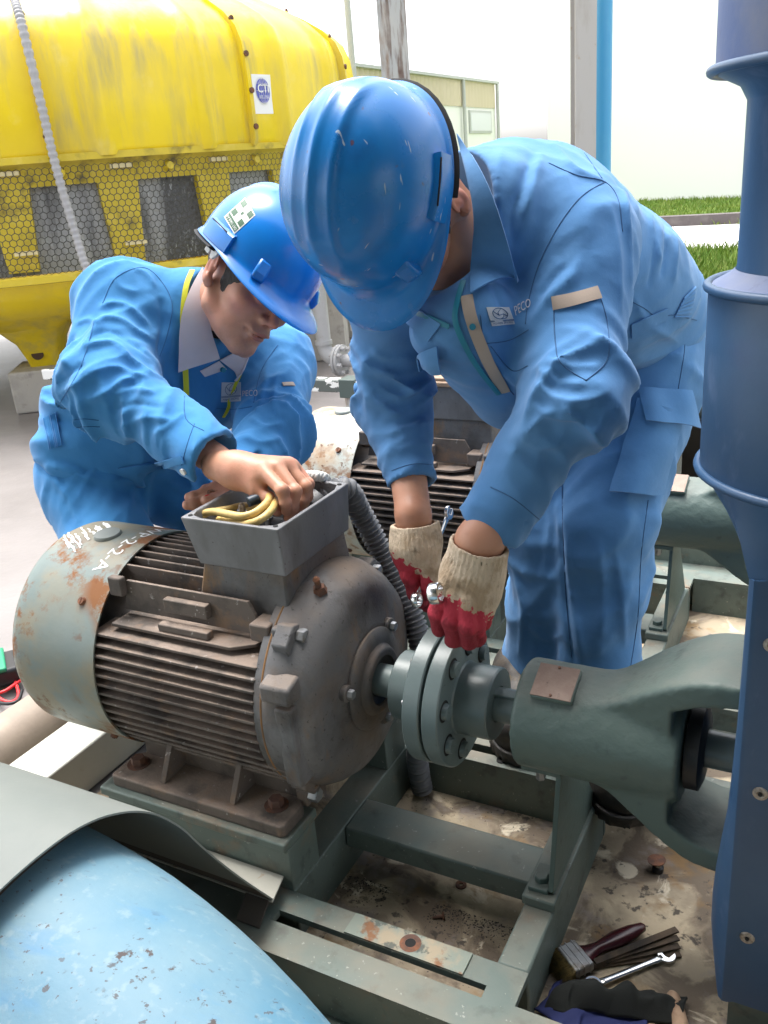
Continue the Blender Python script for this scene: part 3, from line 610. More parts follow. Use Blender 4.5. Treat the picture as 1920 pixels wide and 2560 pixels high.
# hexagonal net on the side that faces the yard
mb = MB(); cs = .036; rn = 2.235; da_ = math.degrees(cs / rn); hz = cs * math.sqrt(3) / 2
def hexring(i, j):
    a = -24 + (i + .5 * (j % 2)) * da_; z = .90 + j * hz
    return a, z
nv_, nf_ = [], []
r6 = cs / math.sqrt(3); wv = .0020
for j in range(int(.56 / hz)):
    for i in range(int(78 / da_)):
        a, z = hexring(i, j)
        base = len(nv_)
        for q in range(6):
            th = math.radians(60 * q + 30)
            for rr in (r6 + .0005, r6 - wv * 1.25): nv_.append(tp_(a + math.degrees(rr * math.cos(th) / rn), rn, z + rr * math.sin(th)))
        for q in range(6):
            p = (q + 1) % 6; nf_.append((base + 2 * q, base + 2 * p, base + 2 * p + 1, base + 2 * q + 1))
o = P('net', (np.array(nv_), nf_, [0] * len(nf_)), m_net, tw, ang=None); o['kind'] = 'stuff'
# basin
mb = MB(); mb.lathe([(2.05, .86), (2.30, .885), (2.33, .88), (2.33, .845), (2.24, .835)], (*TC, 0), (0, 0, 1), n=96); P('basin_rim', mb, m_yelldirt, tw, ang=30)
mb = MB(); mb.lathe([(2.24, .838), (2.22, .78), (2.08, .66), (1.85, .575), (1.3, .52), (.01, .50)], (*TC, 0), (0, 0, 1), n=96); P('basin', mb, m_yellow, tw, ang=50)
for k in range(-6, 6):
    a = k * 30
    rows = [[tp_(a + da, r + .03, z) for r, z in ((2.22, .80), (2.08, .67), (1.9, .60))] for da in (-.25, .25)]
    mb = MB(); mb.sheet(np.array(rows)[::-1], .03); P('basin_seam', mb, m_yellow, tw)
LEGA = [-9.5 + 30 * k for k in range(-3, 6)]
ground_z = G
for k, a in enumerate(LEGA):
    c = tp_(a, 1.52, 0); e1 = unit(tp_(a + 1, 1.5, 0) - tp_(a, 1.5, 0)); e0 = unit(V(*(c[:2] - TC), 0))
    rows = []
    for z, wt_, r0, r1 in ((.30, .10, 1.42, 1.64), (.34, .105, 1.42, 1.66), (.45, .13, 1.42, 1.74), (.55, .19, 1.40, 1.86), (.63, .28, 1.3, 1.99), (.70, .36, 1.3, 2.09)):
        ctr_ = V(*TC, z); pl = [ctr_ + e0 * r1 - e1 * wt_ * .85, ctr_ + e0 * r1 + e1 * wt_ * .85, ctr_ + e0 * (r1 - .05) + e1 * wt_, ctr_ + e0 * r0 + e1 * wt_, ctr_ + e0 * r0 - e1 * wt_, ctr_ + e0 * (r1 - .05) - e1 * wt_]
        rows.append(pl)
    rows = np.array(rows); mb = MB(); mb.grid(rows, cv=True); mb.add(rows[0], [(5, 4, 3, 2, 1, 0)]); lg = P('leg', mb, m_yellow, tw, ang=40, bevel=.012)
    mb = MB(); q = V(*TC, .385) + e0 * 1.685; mb.cyl(q - e0 * .02 - e1 * .02, q + e0 * .012 - e1 * .02, .036, n=20); P('drain_hole', mb, M('drain_rust', (.06, .03, .012), .8) if k == 0 else bpy.data.materials['drain_rust'], lg)
    bt = thing('concrete_block', {-9: 'concrete block under the nearest leg of the yellow tower, beside the leaning worker', -39: 'concrete block at the far left edge under the yellow tower', 20: 'concrete block under the tower leg hidden behind the leaning worker'}.get(int(a), 'concrete block under a rear leg of the yellow tower'), 'block', (*c[:2], G), 'blocks under the cooling tower legs')
    mb = MB(); hb = .22; wdt = .20
    pl = [V(*TC, G) + e0 * 1.36 - e1 * wdt, V(*TC, G) + e0 * 1.36 + e1 * wdt, V(*TC, G) + e0 * 1.78 + e1 * wdt, V(*TC, G) + e0 * 1.78 - e1 * wdt]
    top = [q * 1 + V(0, 0, .255) for q in pl]; mb.prism(pl, (0, 0, .255)); P('block', mb, m_conc, bt, ang=0, bevel=.012)
# hose down the seam
hp = [tp_(-.6, 1.5, 2.58), tp_(-.6, 1.97, 2.36), tp_(-.5, 2.20, 2.20), tp_(-.2, 2.31, 2.06), tp_(.2, 2.335, 1.7), tp_(.5, 2.335, 1.4), tp_(1.2, 2.34, 1.1), tp_(2.0, 2.37, .86), tp_(4.2, 2.37, .70), tp_(6.8, 2.36, .52), tp_(8.5, 2.3, .3), tp_(9, 2.35, G + .03)]
hp = smooth_path(hp, 26); rr_ = .021 + .0028 * np.sign(np.sin(np.arange(len(hp)) * 2.1))
ht = thing('corrugated_hose', 'pale grey corrugated hose running down the yellow tower', 'hose', tuple(hp[-1])); mb = MB(); mb.tube(hp, rr_, n=10); P('hose', mb, M('pale_hose', (.34, .335, .345), .5, layers=[dict(c=(.38, .37, .38), s=8, lo=.45, hi=.7)]), ht, ang=60)
# ------------------------------------------------------------------ base frames, motors, couplings, pumps
ZS, YS0 = .4525, 1.12          # shaft height and first shaft line
def wrap_text(body, size, fn, up=.0008, ang=None):
    """text mesh whose flat x,y are mapped on to a surface by fn(x, y)"""
    cu = bpy.data.curves.new('txt', 'FONT'); cu.body = body; cu.size = size; cu.align_x = 'CENTER'; cu.align_y = 'CENTER'; cu.resolution_u = 3
    ob = bpy.data.objects.new('txt', cu); me = bpy.data.meshes.new_from_object(ob)
    bm = bmesh.new(); bm.from_mesh(me); bmesh.ops.triangulate(bm, faces=bm.faces[:]); 
    bmesh.ops.subdivide_edges(bm, edges=[e for e in bm.edges if e.calc_length() > size * .35], cuts=1)
    v = [fn(p.co.x, p.co.y) for p in bm.verts]; bm.verts.index_update(); f = [tuple(q.index for q in t.verts) for t in bm.faces]; bm.free()
    bpy.data.objects.remove(ob); bpy.data.curves.remove(cu); bpy.data.meshes.remove(me)
    return np.array(v), f, [0] * len(f)

def base_frame(dy, label, worn):
    Y = lambda y: y + dy
    t = thing('pump_base', label, 'base frame', (-.6, YS0 + dy, G), 'pump base frames')
    zt = .15
    def beam(name, x0, x1, y0, y1, mat=m_frame, z0=.045, b=.003):
        mb = MB(); mb.box((x0, Y(y0), z0), (x1, Y(y1), zt)); return P(name, mb, mat, t, bevel=b)
    # near member: channel with a slot through its top flange
    def slotted(name, y0, y1, s0, s1, inner):
        mb = MB(); x0, x1, a, b = -1.38, .62, -.739, -.38; h = .012
        ya, yb = (y0, .851) if y0 < 1 else (1.40, y1)
        for (p, q, r, s) in ((x0, a, y0, y1), (b, -.332, y0, y1), (-.332, x1, ya, yb), (a, b, y0, s0), (a, b, s1, y1)):
            mb.box((p, Y(r), zt - h), (q, Y(s), zt))
        P(name, mb, m_frame, t, bevel=0.0)
        return
    slotted('near_flange', .79, .91, .845, .867, 0)
    mb = MB(); mb.box((-1.38, Y(.795), .045), (.62, Y(.807), .138)); mb.box((-1.38, Y(.735), .047), (.62, Y(.795), .058)); P('near_web', mb, m_frame, t)
    slotted('far_flange', 1.341, 1.455, 1.372, 1.395, 0)
    mb = MB(); mb.box((-1.38, Y(1.342), .045), (-.332, Y(1.354), .138)); mb.box((-.332, Y(1.401), .045), (.62, Y(1.412), .138)); mb.box((-1.38, Y(1.443), .045), (.62, Y(1.452), .137)); P('far_web', mb, m_frame, t)
    # worn patches: thin filler plates left on the flange
    mb = MB(); mb.box((-.618, Y(.8675), zt), (-.418, Y(.908), zt + .0035)); P('shim_plate', mb, m_framewear, t, ang=0)
    mb = MB(); mb.cyl((-.512, Y(.888), zt + .0035), (-.512, Y(.888), zt + .0045), .0085, n=16); P('bolt_hole', mb, m_dark, t)
    mb = MB(); mb.lathe([(.0085, .0048), (.017, .0040)], (-.512, Y(.888), zt), (0, 0, 1), n=20); P('rust_ring', mb, m_rustbolt, t)
    mb = MB(); mb.cyl((-.541, Y(1.36), zt + .0005), (-.541, Y(1.36), zt + .002), .009, n=16); P('bolt_hole', mb, m_dark, t)
    mb = MB(); mb.box((-.737, Y(1.075), .108), (-.381, Y(1.163), zt)); P('middle_beam', mb, m_frame, t, bevel=.004)
    mb = MB(); mb.box((-.381, Y(.9102), .045), (-.332, Y(1.3408), zt)); P('right_beam', mb, m_frame, t, bevel=.004)
    mb = MB(); mb.box((-.80, Y(.9102), .043), (-.737, Y(1.3408), zt)); P('left_beam', mb, m_frame, t, bevel=.003)
    mb = MB(); mb.box((-.30, Y(.9102), .04), (-.26, Y(1.3408), zt - .001)) if False else mb.box((.25, Y(.9102), .045), (.31, Y(1.3408), zt)); P('cross_beam', mb, m_frame, t, bevel=.004)
    # end beam under the fan cowl, sky glare painted into its pale colour
    mb = MB(); mb.box((-1.497, Y(.68), .05), (-1.381, Y(1.58), zt + .001)); P('end_beam', mb, m_pale, t, bevel=.004)['label'] = 'pale end beam with sky glare in its colour'
    # pedestals for the motor feet
    for y0, y1 in ((.90, 1.0), (1.24, 1.34)):
        mb = MB(); mb.box((-1.14, Y(y0), .235), (-.737, Y(y1), .2524)); P('pedestal_plate', mb, m_frame, t, bevel=.003)
        mb = MB(); mb.box((-1.135, Y(y0 + .010), zt), (-.7375, Y(y1 - .008), .2349)); P('pedestal', mb, m_frame, t, bevel=.002)
    # pad and bolt for the bearing bracket leg
    mb = MB(); mb.box((-.384, Y(1.03), zt), (-.330, Y(1.30), zt + .018)); P('leg_pad', mb, m_frame, t, bevel=.003)
    return t
base_frame(0, 'green grey steel base frame under the nearest motor, slotted flange in front', 1)
base_frame(.9, 'green grey steel base frame behind the bent worker, under the rear motor', 0)
base_frame(1.8, 'green grey steel base frame farthest back with an upright guard', 0)

def rbox(mb, o, ex, ey, ez, m=0):
    v = [np.asarray(o, float) + a * np.asarray(ex, float) + b * np.asarray(ey, float) + c * np.asarray(ez, float) for c in (0, 1) for b in (0, 1) for a in (0, 1)]
    return mb.add(v, [(0, 2, 3, 1), (4, 5, 7, 6), (0, 1, 5, 4), (2, 6, 7, 3), (0, 4, 6, 2), (1, 3, 7, 5)], m)

m_rustj = M('orange_rust_streak', (.24, .125, .05), .9, layers=[dict(c=(.12, .10, .09), s=14, lo=.5, hi=.66, a=.9)], bump=[(150, .4, .002)])
def motor(dy, label, cowl_m, lid):
    ys = YS0 + dy; O = V(0, ys, ZS)
    t = thing('electric_motor', label, 'motor', (-.93, ys, .2525), 'finned electric motors')
    ax = (1, 0, 0)
    # stator body with end flange ring
    mb = MB(); mb.lathe([(.15, -1.20), (.152, -.80), (.17, -.785), (.197, -.778), (.197, -.765)], O, ax, n=64, hint=(0, 1, 0)); P('stator_body', mb, m_cast, t, ang=30)
    # fan cowl with rolled end
    mb = MB(); prof = [(.1995, -1.112), (.2035, -1.111), (.2035, -1.29), (.2025, -1.305), (.196, -1.320), (.182, -1.329), (.12, -1.333), (.001, -1.334)]
    mb.lathe(prof, O, ax, n=96, hint=(0, 1, 0)); cw = P('fan_cowl', mb, cowl_m, t, ang=50)
    mb = MB(); mb.lathe([(.1995, -1.112), (.196, -1.18)], O, ax, n=64, hint=(0, 1, 0)); P('cowl_inside', mb, m_dark, cw)
    a = math.radians(135); 
    for a in (math.radians(137), math.radians(43), math.radians(225)):
        d = V(0, math.cos(a), math.sin(a)); mb = MB(); q = O + V(-1.160, 0, 0) + d * .203; mb.cyl(q, q + d * .006, .008, .0065, n=14); mb.box((-.0008, -.004, 0), (.0008, .004, .0012), R=np.array(frame_of(d)).T, o=q + d * .006); P('screw', mb, m_rustbolt, cw)
    d = V(0, -.06, 1); d = unit(d); q = O + V(-1.215, 0, 0) + d * .2035; mb = MB(); mb.lathe([(.001, .0055), (.024, .005), (.0262, .002), (.0262, -.004)], q, d, n=30); P('cap', mb, m_guard, cw)
    if dy == 0:
        # chalked tag and scribbled-out patch on top of the cowl
        def fn(x, y): 
            th = math.radians(90) + (x + .005) / .2045 + .16; return O + V(-1.148 + y, .2045 * math.cos(th) * 1, .2045 * math.sin(th))
        def fn2(x, y):
            s = .012 + x; th = math.pi / 2 + s / .2042 ; return O + V(-1.150 + y - .12 * (x), -.2042 * math.sin(s / .2042), .2042 * math.cos(s / .2042))
        P('chalk_tag', wrap_text('WP-2-2-A', .040, lambda x, y: fn2(x + .012, y)), m_paintw, cw, ang=None)
        mb = MB(); r = np.random.RandomState(5)
        for k in range(26):
            s0 = -.035 + .105 * k / 26 + r.randn() * .003; xc = -1.262 + .012 * r.randn() - .12 * (s0 - .02); pts = []
            for u in np.linspace(-1, 1, 5):
                s = s0 + .010 * u + r.randn() * .0015; x = xc + .019 * u * (1 - .2 * r.rand()); pts.append(O + V(x, -.2041 * math.sin(s / .2041), .2041 * math.cos(s / .2041)))
            mb.tube(smooth_path(pts, 3), .0017, n=6, flat=.3, hint=(0, 0, 1))
        P('scribble', mb, m_paintw, cw, ang=None)
    # fins: horizontal ones at both sides, upright ones on top; each a part
    zf = [.0945, .077, .0595, .043, .026, .0085, -.0095, -.028, -.047, -.0665, -.0865, -.1065, -.1265, -.1455]
    R = .199
    for s in (-1, 1):
        for i, z in enumerate(zf):
            tip = math.sqrt(max(R * R - z * z, .0036)); root = .128 if abs(z) < .09 else .08
            xe = -.775 + (0.004 * i if i > 9 else 0); th = .0026
            mb = MB(); pl = [(-1.125, s * root), (-1.125, s * tip), (xe - .004, s * tip), (xe, s * (tip - .004)), (xe + .006, s * max(tip - .04, root + .005)), (xe + .006, s * root)]
            mb.prism([(x, ys + y, ZS + z - th) for x, y in pl], (0, 0, 2 * th)); P('fin', mb, m_fin, t, ang=0, bevel=.0011)
    for k in range(-4, 5):
        y = .0185 * k; tip = math.sqrt(R * R - y * y) + .0; xe = -.79
        if abs(k) == 4: y = -.077 if k < 0 else .077; tip = .186
        th = .0026; x1 = -.935 if abs(k) < 4 else -.772
        mb = MB(); pl = [(-1.125, .13), (-1.125, tip - .012), (-1.120, tip - .003), (-1.115, tip), (x1 - .006, tip), (x1, tip - .01), (x1 + .004, .13)]
        mb.prism([(x, ys + y - th, ZS + z) for x, z in pl], (0, 2 * th, 0)); P('fin', mb, m_fin, t, ang=0, bevel=.0011)
    for s in (-1, 1):
        # angle bracket with two pads (nameplate seat)
        f = lambda x, y, z: (x, ys + s * (-(y - YS0)), z) if s > 0 else (x, ys + (YS0 - y) * -1 if False else ys + (y - YS0), z)
        g = (lambda x, y, z: (x, ys + (y - YS0), z)) if s < 0 else (lambda x, y, z: (x, ys - (y - YS0), z))
        mb = MB(); pl = [(-1.09, .574), (-1.075, .632), (-.818, .632), (-.806, .61), (-.803, .574)]
        a = [g(x, .999, z) for x, z in pl]; b = np.array(g(0, 1.005, 0)) - np.array(g(0, .999, 0)); mb.prism(a if s < 0 else a[::-1], b); P('seat_upright', mb, m_fin, t, ang=0, bevel=.0012)
        mb = MB(); pl = [(-1.09, 1.02), (-1.092, .963), (-.838, .963), (-.803, .987), (-.80, 1.02)]
        a = [g(x, y, .5585) for x, y in pl]; mb.prism(a, (0, 0, .006)); P('seat_shelf', mb, m_fin, t, ang=0, bevel=.0012)
        mb = MB(); lo = g(-.985, .985, .592); hi = g(-.895, .9992, .617); mb.box(np.minimum(lo, hi), np.maximum(lo, hi)); P('seat_pad', mb, m_fin, t, bevel=.002)
        mb = MB(); lo = g(-.99, .968, .5646); hi = g(-.885, .984, .578); mb.box(np.minimum(lo, hi), np.maximum(lo, hi)); P('seat_pad', mb, m_fin, t, bevel=.002)
        # lugs at the end of the frame and on the end shield
        mb = MB(); lo = g(-.806, .978, .575); hi = g(-.769, 1.02, .605); mb.box(np.minimum(lo, hi), np.maximum(lo, hi)); P('frame_lug', mb, m_fin, t, bevel=.003)
        mb = MB(); lo = g(-.764, .978, .575); hi = g(-.724, 1.02, .605); mb.box(np.minimum(lo, hi), np.maximum(lo, hi)); lg = P('shield_lug', mb, m_cast, t, bevel=.004)
        mb = MB(); mb.hexbolt(g(-.7235, .996, .590), (1, 0, 0), .0125, .013, washer=.0); P('bolt', mb, m_steel, lg)
        mb = MB(); lo = g(-1.105, .985, .605); hi = g(-1.075, 1.0, .64); mb.box(np.minimum(lo, hi), np.maximum(lo, hi)); P('frame_lug', mb, m_fin, t, bevel=.003)
        # lower ear with bolt
        mb = MB(); lo = g(-.765, .985, .262); hi = g(-.742, 1.015, .32); mb.box(np.minimum(lo, hi), np.maximum(lo, hi)); lg = P('lower_ear', mb, m_cast, t, bevel=.004)
        mb = MB(); mb.hexbolt(g(-.7415, .998, .283), (1, 0, 0), .0135, .016); P('bolt', mb, m_steel, lg)
        # cast foot with gussets and rusty bolts
        mb = MB(); lo = g(-1.12, .913, .2525); hi = g(-.745, .992, .275)
        pl = [(-1.12, .918), (-1.115, .913), (-.752, .913), (-.745, .920), (-.745, .975), (-.76, .992), (-1.105, .992), (-1.12, .98)]
        mb.prism([g(x, y, .2526) for x, y in pl], (0, 0, .0224)); P('foot', mb, m_cast if s > 0 else m_fin, t, bevel=.003)
        mb = MB(); rbox(mb, g(-1.10, .990, .262), (.335, 0, 0), V(*g(0, 1.006, 0)) - V(*g(0, .990, 0)), (0, 0, .09)); P('foot_web', mb, m_fin, t)
        for x in (-1.017, -.865):
            mb = MB(); a = [g(x, .930, .275), g(x, .992, .275), g(x, 1.0, .36), g(x, .978, .36)]; mb.prism(a, (.011, 0, 0)); P('gusset', mb, m_fin, t, ang=0, bevel=.001)
        for x in (-1.092, -.787):
            mb = MB(); mb.cyl(g(x, .958, .275), g(x, .958, .2765), .021, n=20); wsh = P('washer', mb, m_rustbolt, t); mb = MB(); mb.hexbolt(g(x, .958, .2765), (0, 0, 1), .0135, .013); P('bolt', mb, m_rustbolt, wsh)
    # terminal box pedestal
    mb = MB(); rows = []
    for z, x0, x1, hy in ((.60, -.935, -.752, .104), (.645, -.925, -.756, .098), (.676, -.918, -.758, .095)):
        rows.append([(x0, ys - hy, z), (x1, ys - hy, z), (x1, ys + hy, z), (x0, ys + hy, z)])
    mb.grid(np.array(rows), cv=True); P('box_neck', mb, m_cast, t, ang=20, bevel=.004)
    # the open terminal box
    zt, h = .759, .084; X0, X1, Y0, Y1 = -.94, -.75, ys - .108, ys + .112
    w_ = .008
    def wallq(a, b, c, d): return a, b, c, d
    mb = MB(); bi = .017      # bottom is smaller than the rim
    top = np.array([(X0, Y0, zt), (X1, Y0, zt), (X1, Y1, zt), (X0, Y1, zt)]); bot = np.array([(X0 + .018, Y0 + .009, zt - h), (X1 - .003, Y0 + .009, zt - h), (X1 - .003, Y1 - .009, zt - h), (X0 + .018, Y1 - .009, zt - h)])
    ti = top + np.array([(w_, w_, 0), (-w_, w_, 0), (-w_, -w_, 0), (w_, -w_, 0)]); bi_ = bot + np.array([(w_, w_, .008), (-w_, w_, .008), (-w_, -w_, .008), (w_, -w_, .008)])
    vv = np.vstack([top, bot, ti, bi_]); ff = []
    for i in range(4):
        j = (i + 1) % 4; ff += [(4 + i, 4 + j, j, i), (i, j, 8 + j, 8 + i), (8 + i, 8 + j, 12 + j, 12 + i)]
    ff += [(7, 6, 5, 4), (12, 13, 14, 15)]
    mb.add(vv, ff); jb = P('terminal_box', mb, m_jb, t, ang=0, bevel=.0025)
    for sx, sy in ((0, 0), (1, 0), (1, 1), (0, 1)):      # corner bosses
        cx_, cy_ = (X0 + .015, X1 - .015)[sx], (Y0 + .015, Y1 - .015)[sy]; c1 = .022
        p = [(cx_, cy_), ((X0 + w_ - .001, X1 - w_ + .001)[sx], cy_ + (c1 if sy == 0 else -c1)), ((X0 + w_ - .001, X1 - w_ + .001)[sx], (Y0 + w_ - .001, Y1 - w_ + .001)[sy]), (cx_ + (c1 if sx == 0 else -c1), (Y0 + w_ - .001, Y1 - w_ + .001)[sy])]
        mb = MB(); mb.prism([(x, y, zt - .016) for x, y in p], (0, 0, .0155)); P('screw_boss', mb, m_jb, jb, ang=0)
        mb = MB(); mb.cyl((cx_ + (-.003, .003)[sx], cy_ + (-.003, .003)[sy], zt - .0004), (cx_ + (-.003, .003)[sx], cy_ + (-.003, .003)[sy], zt + .0006), .004, n=12); P('screw_hole', mb, m_dark, jb)
    mb = MB(); mb.cyl((X0 + .115, Y1 - .018, zt - .042), (X0 + .115, Y1 - w_ - .009, zt - .040), .026, n=24); P('cable_entry', mb, m_dark, jb)
    if lid:
        mb = MB(); mb.box((X0 - .006, Y0 - .008, zt + .0005), (X1 + .006, Y1 + .008, zt + .013)); P('box_lid', mb, m_lidbrown, t, bevel=.003)
        mb = MB(); mb.box((X0 + .01, Y0 + .0, zt + .0132), (X1 - .02, Y1 - .02, zt + .021)); P('lid_gasket', mb, m_lidbrown, t, bevel=.002)
    else:
        mb = MB(); mb.box((X0 + .055, Y0 + .06, zt - h + .008), (X1 - .035, Y1 - .06, zt - .055)); tb = P('terminal_board', mb, m_black, jb, bevel=.002)
        for i in range(3):
            for j in range(2):
                q = V(X0 + .075 + .033 * i, Y0 + .085 + .05 * j, zt - .055); mb = MB(); mb.cyl(q, q + V(0, 0, .030), .0035, n=10); mb.hexbolt(q + V(0, 0, .006), (0, 0, 1), .007, .006); P('terminal_stud', mb, m_steel, tb)
    # end shield
    mb = MB(); mb.lathe([(.197, -.7645), (.1985, -.760), (.1985, -.742), (.194, -.728), (.184, -.708), (.170, -.690), (.150, -.682), (.125, -.678), (.100, -.675), (.096, -.672), (.085, -.672)], O, ax, n=80, hint=(0, 1, 0)); es = P('end_shield', mb, m_cast, t, ang=50)
    for a in np.arange(4) * math.pi / 2 + math.pi / 4:      # four swellings on the shield rim
        d = V(0, math.cos(a), math.sin(a)); e = V(0, -math.sin(a), math.cos(a)); o_ = O + V(-.755, 0, 0)
        mb = MB(); a4 = [o_ + d * .185 - e * .03, o_ + d * .207 - e * .018, o_ + d * .207 + e * .018, o_ + d * .185 + e * .03]; mb.prism(a4, (.03, 0, 0)); P('shield_boss', mb, m_cast, es, bevel=.003)
    mb = MB(); a4 = [O + V(-.758, y, z) for y, z in ((-.2, .055), (-.2, .085), (-.165, .095), (-.16, .055))]; mb.prism(a4, (.055, 0, 0)); P('shield_boss', mb, m_cast, es, bevel=.005)
    mb = MB(); a4 = [O + V(-.738, y, z) for y, z in ((-.19, -.10), (-.197, .045), (-.165, .05), (-.150, -.10))]; mb.prism(a4, (.032, 0, 0)); P('shield_pad', mb, m_cast, es, bevel=.004)
    mb = MB(); mb.lathe([(.1965, -.7655), (.1988, -.7650), (.1990, -.7632), (.1978, -.7615)], O, ax, n=80, hint=(0, 1, 0)); P('rusty_joint', mb, m_rustj, es)
    mb = MB(); mb.lathe([(.088, -.676), (.088, -.667), (.084, -.663), (.062, -.661), (.057, -.653), (.052, -.650), (.043, -.651), (.041, -.666)], O, ax, n=56, hint=(0, 1, 0)); bc = P('bearing_cap', mb, m_cast, t, ang=40)
    mb = MB(); mb.lathe([(.041, -.6545), (.027, -.660)], O, ax, n=40, hint=(0, 1, 0)); P('seal', mb, m_black, bc)
    for a in (math.radians(165), math.radians(285), math.radians(45)):
        d = V(0, math.cos(a), math.sin(a)); q = O + V(-.675, 0, 0) + d * .094; mb = MB(); mb.cyl(q - V(.004, 0, 0), q + V(.010, 0, 0), .014, n=18); bl = P('cap_boss', mb, m_cast, bc, bevel=.002); mb = MB(); mb.hexbolt(q + V(.010, 0, 0), (1, 0, 0), .0085, .009); P('bolt', mb, m_steel, bl)
    d = unit(V(0, -.30, 1)); q = O + V(-.722, 0, 0) + d * .188; mb = MB(); mb.cyl(q, q + d * .012, .013, .010, n=6); mb.cyl(q + d * .012, q + d * .024, .005, n=10); mb.lathe([(.005, .024), (.0065, .027), (.003, .032), (.001, .032)], q, d, n=10); P('grease_nipple', mb, m_rustbolt, es)
    mb = MB(); mb.cyl((-.67, ys, ZS), (-.50, ys, ZS), .0275, n=36); P('shaft', mb, m_shaft, t)
    return t
motor(0, 'nearest brown dusty finned motor with its terminal box open', m_cowl, False)
motor(.9, 'rear finned motor with rusty speckled cowl behind the hanging sleeve', m_cowl2, True)

def coupling(dy, label):
    ys = YS0 + dy; O = V(0, ys, ZS); ax = (1, 0, 0); h = (0, 1, 0)
    t = thing('shaft_coupling', label, 'coupling', (-.53, ys, ZS), 'flange couplings')
    mb = MB(); mb.lathe([(.029, -.6155), (.056, -.6155), (.058, -.6135), (.058, -.5625), (.1105, -.5625), (.1125, -.5605), (.1125, -.5365), (.1105, -.5345), (.02, -.5345)], O, ax, n=72, hint=h); f1 = P('motor_half', mb, m_coup, t, ang=30)
    mb = MB(); mb.lathe([(.02, -.5295), (.1105, -.5295), (.1125, -.5275), (.1125, -.5045), (.1105, -.5025), (.060, -.5025), (.058, -.500), (.058, -.448), (.056, -.4455), (.029, -.4455)], O, ax, n=72, hint=h); f2 = P('pump_half', mb, m_coup, t, ang=30)
    mb = MB(); mb.cyl((-.536, ys, ZS), (-.528, ys, ZS), .100, n=48); P('gap_disc', mb, m_dark, t)
    for k in range(8):
        a = math.radians(22.5 + 45 * k + 6); d = V(0, math.cos(a), math.sin(a)); q = O + d * .086
        mb = MB(); mb.lathe([(.0175, -.5022), (.0165, -.5018), (.0128, -.5018)], q, ax, n=24, hint=h); P('bolt_bush', mb, m_dark, f2)
        mb = MB(); mb.lathe([(.0135, -.5025), (.0125, -.495), (.0115, -.4935), (.001, -.4935)], q, ax, n=20, hint=h); P('bolt', mb, m_coup, f2)
        mb = MB(); mb.hexbolt(q + V(-.5628, 0, 0), (-1, 0, 0), .0085, .008, washer=.0, nut=.003); P('nut', mb, m_steel, f1)
    return t
coupling(0, 'grey green two-flange shaft coupling under the gloved fists')
coupling(.9, 'grey green shaft coupling behind the worker, beside the rear motor')

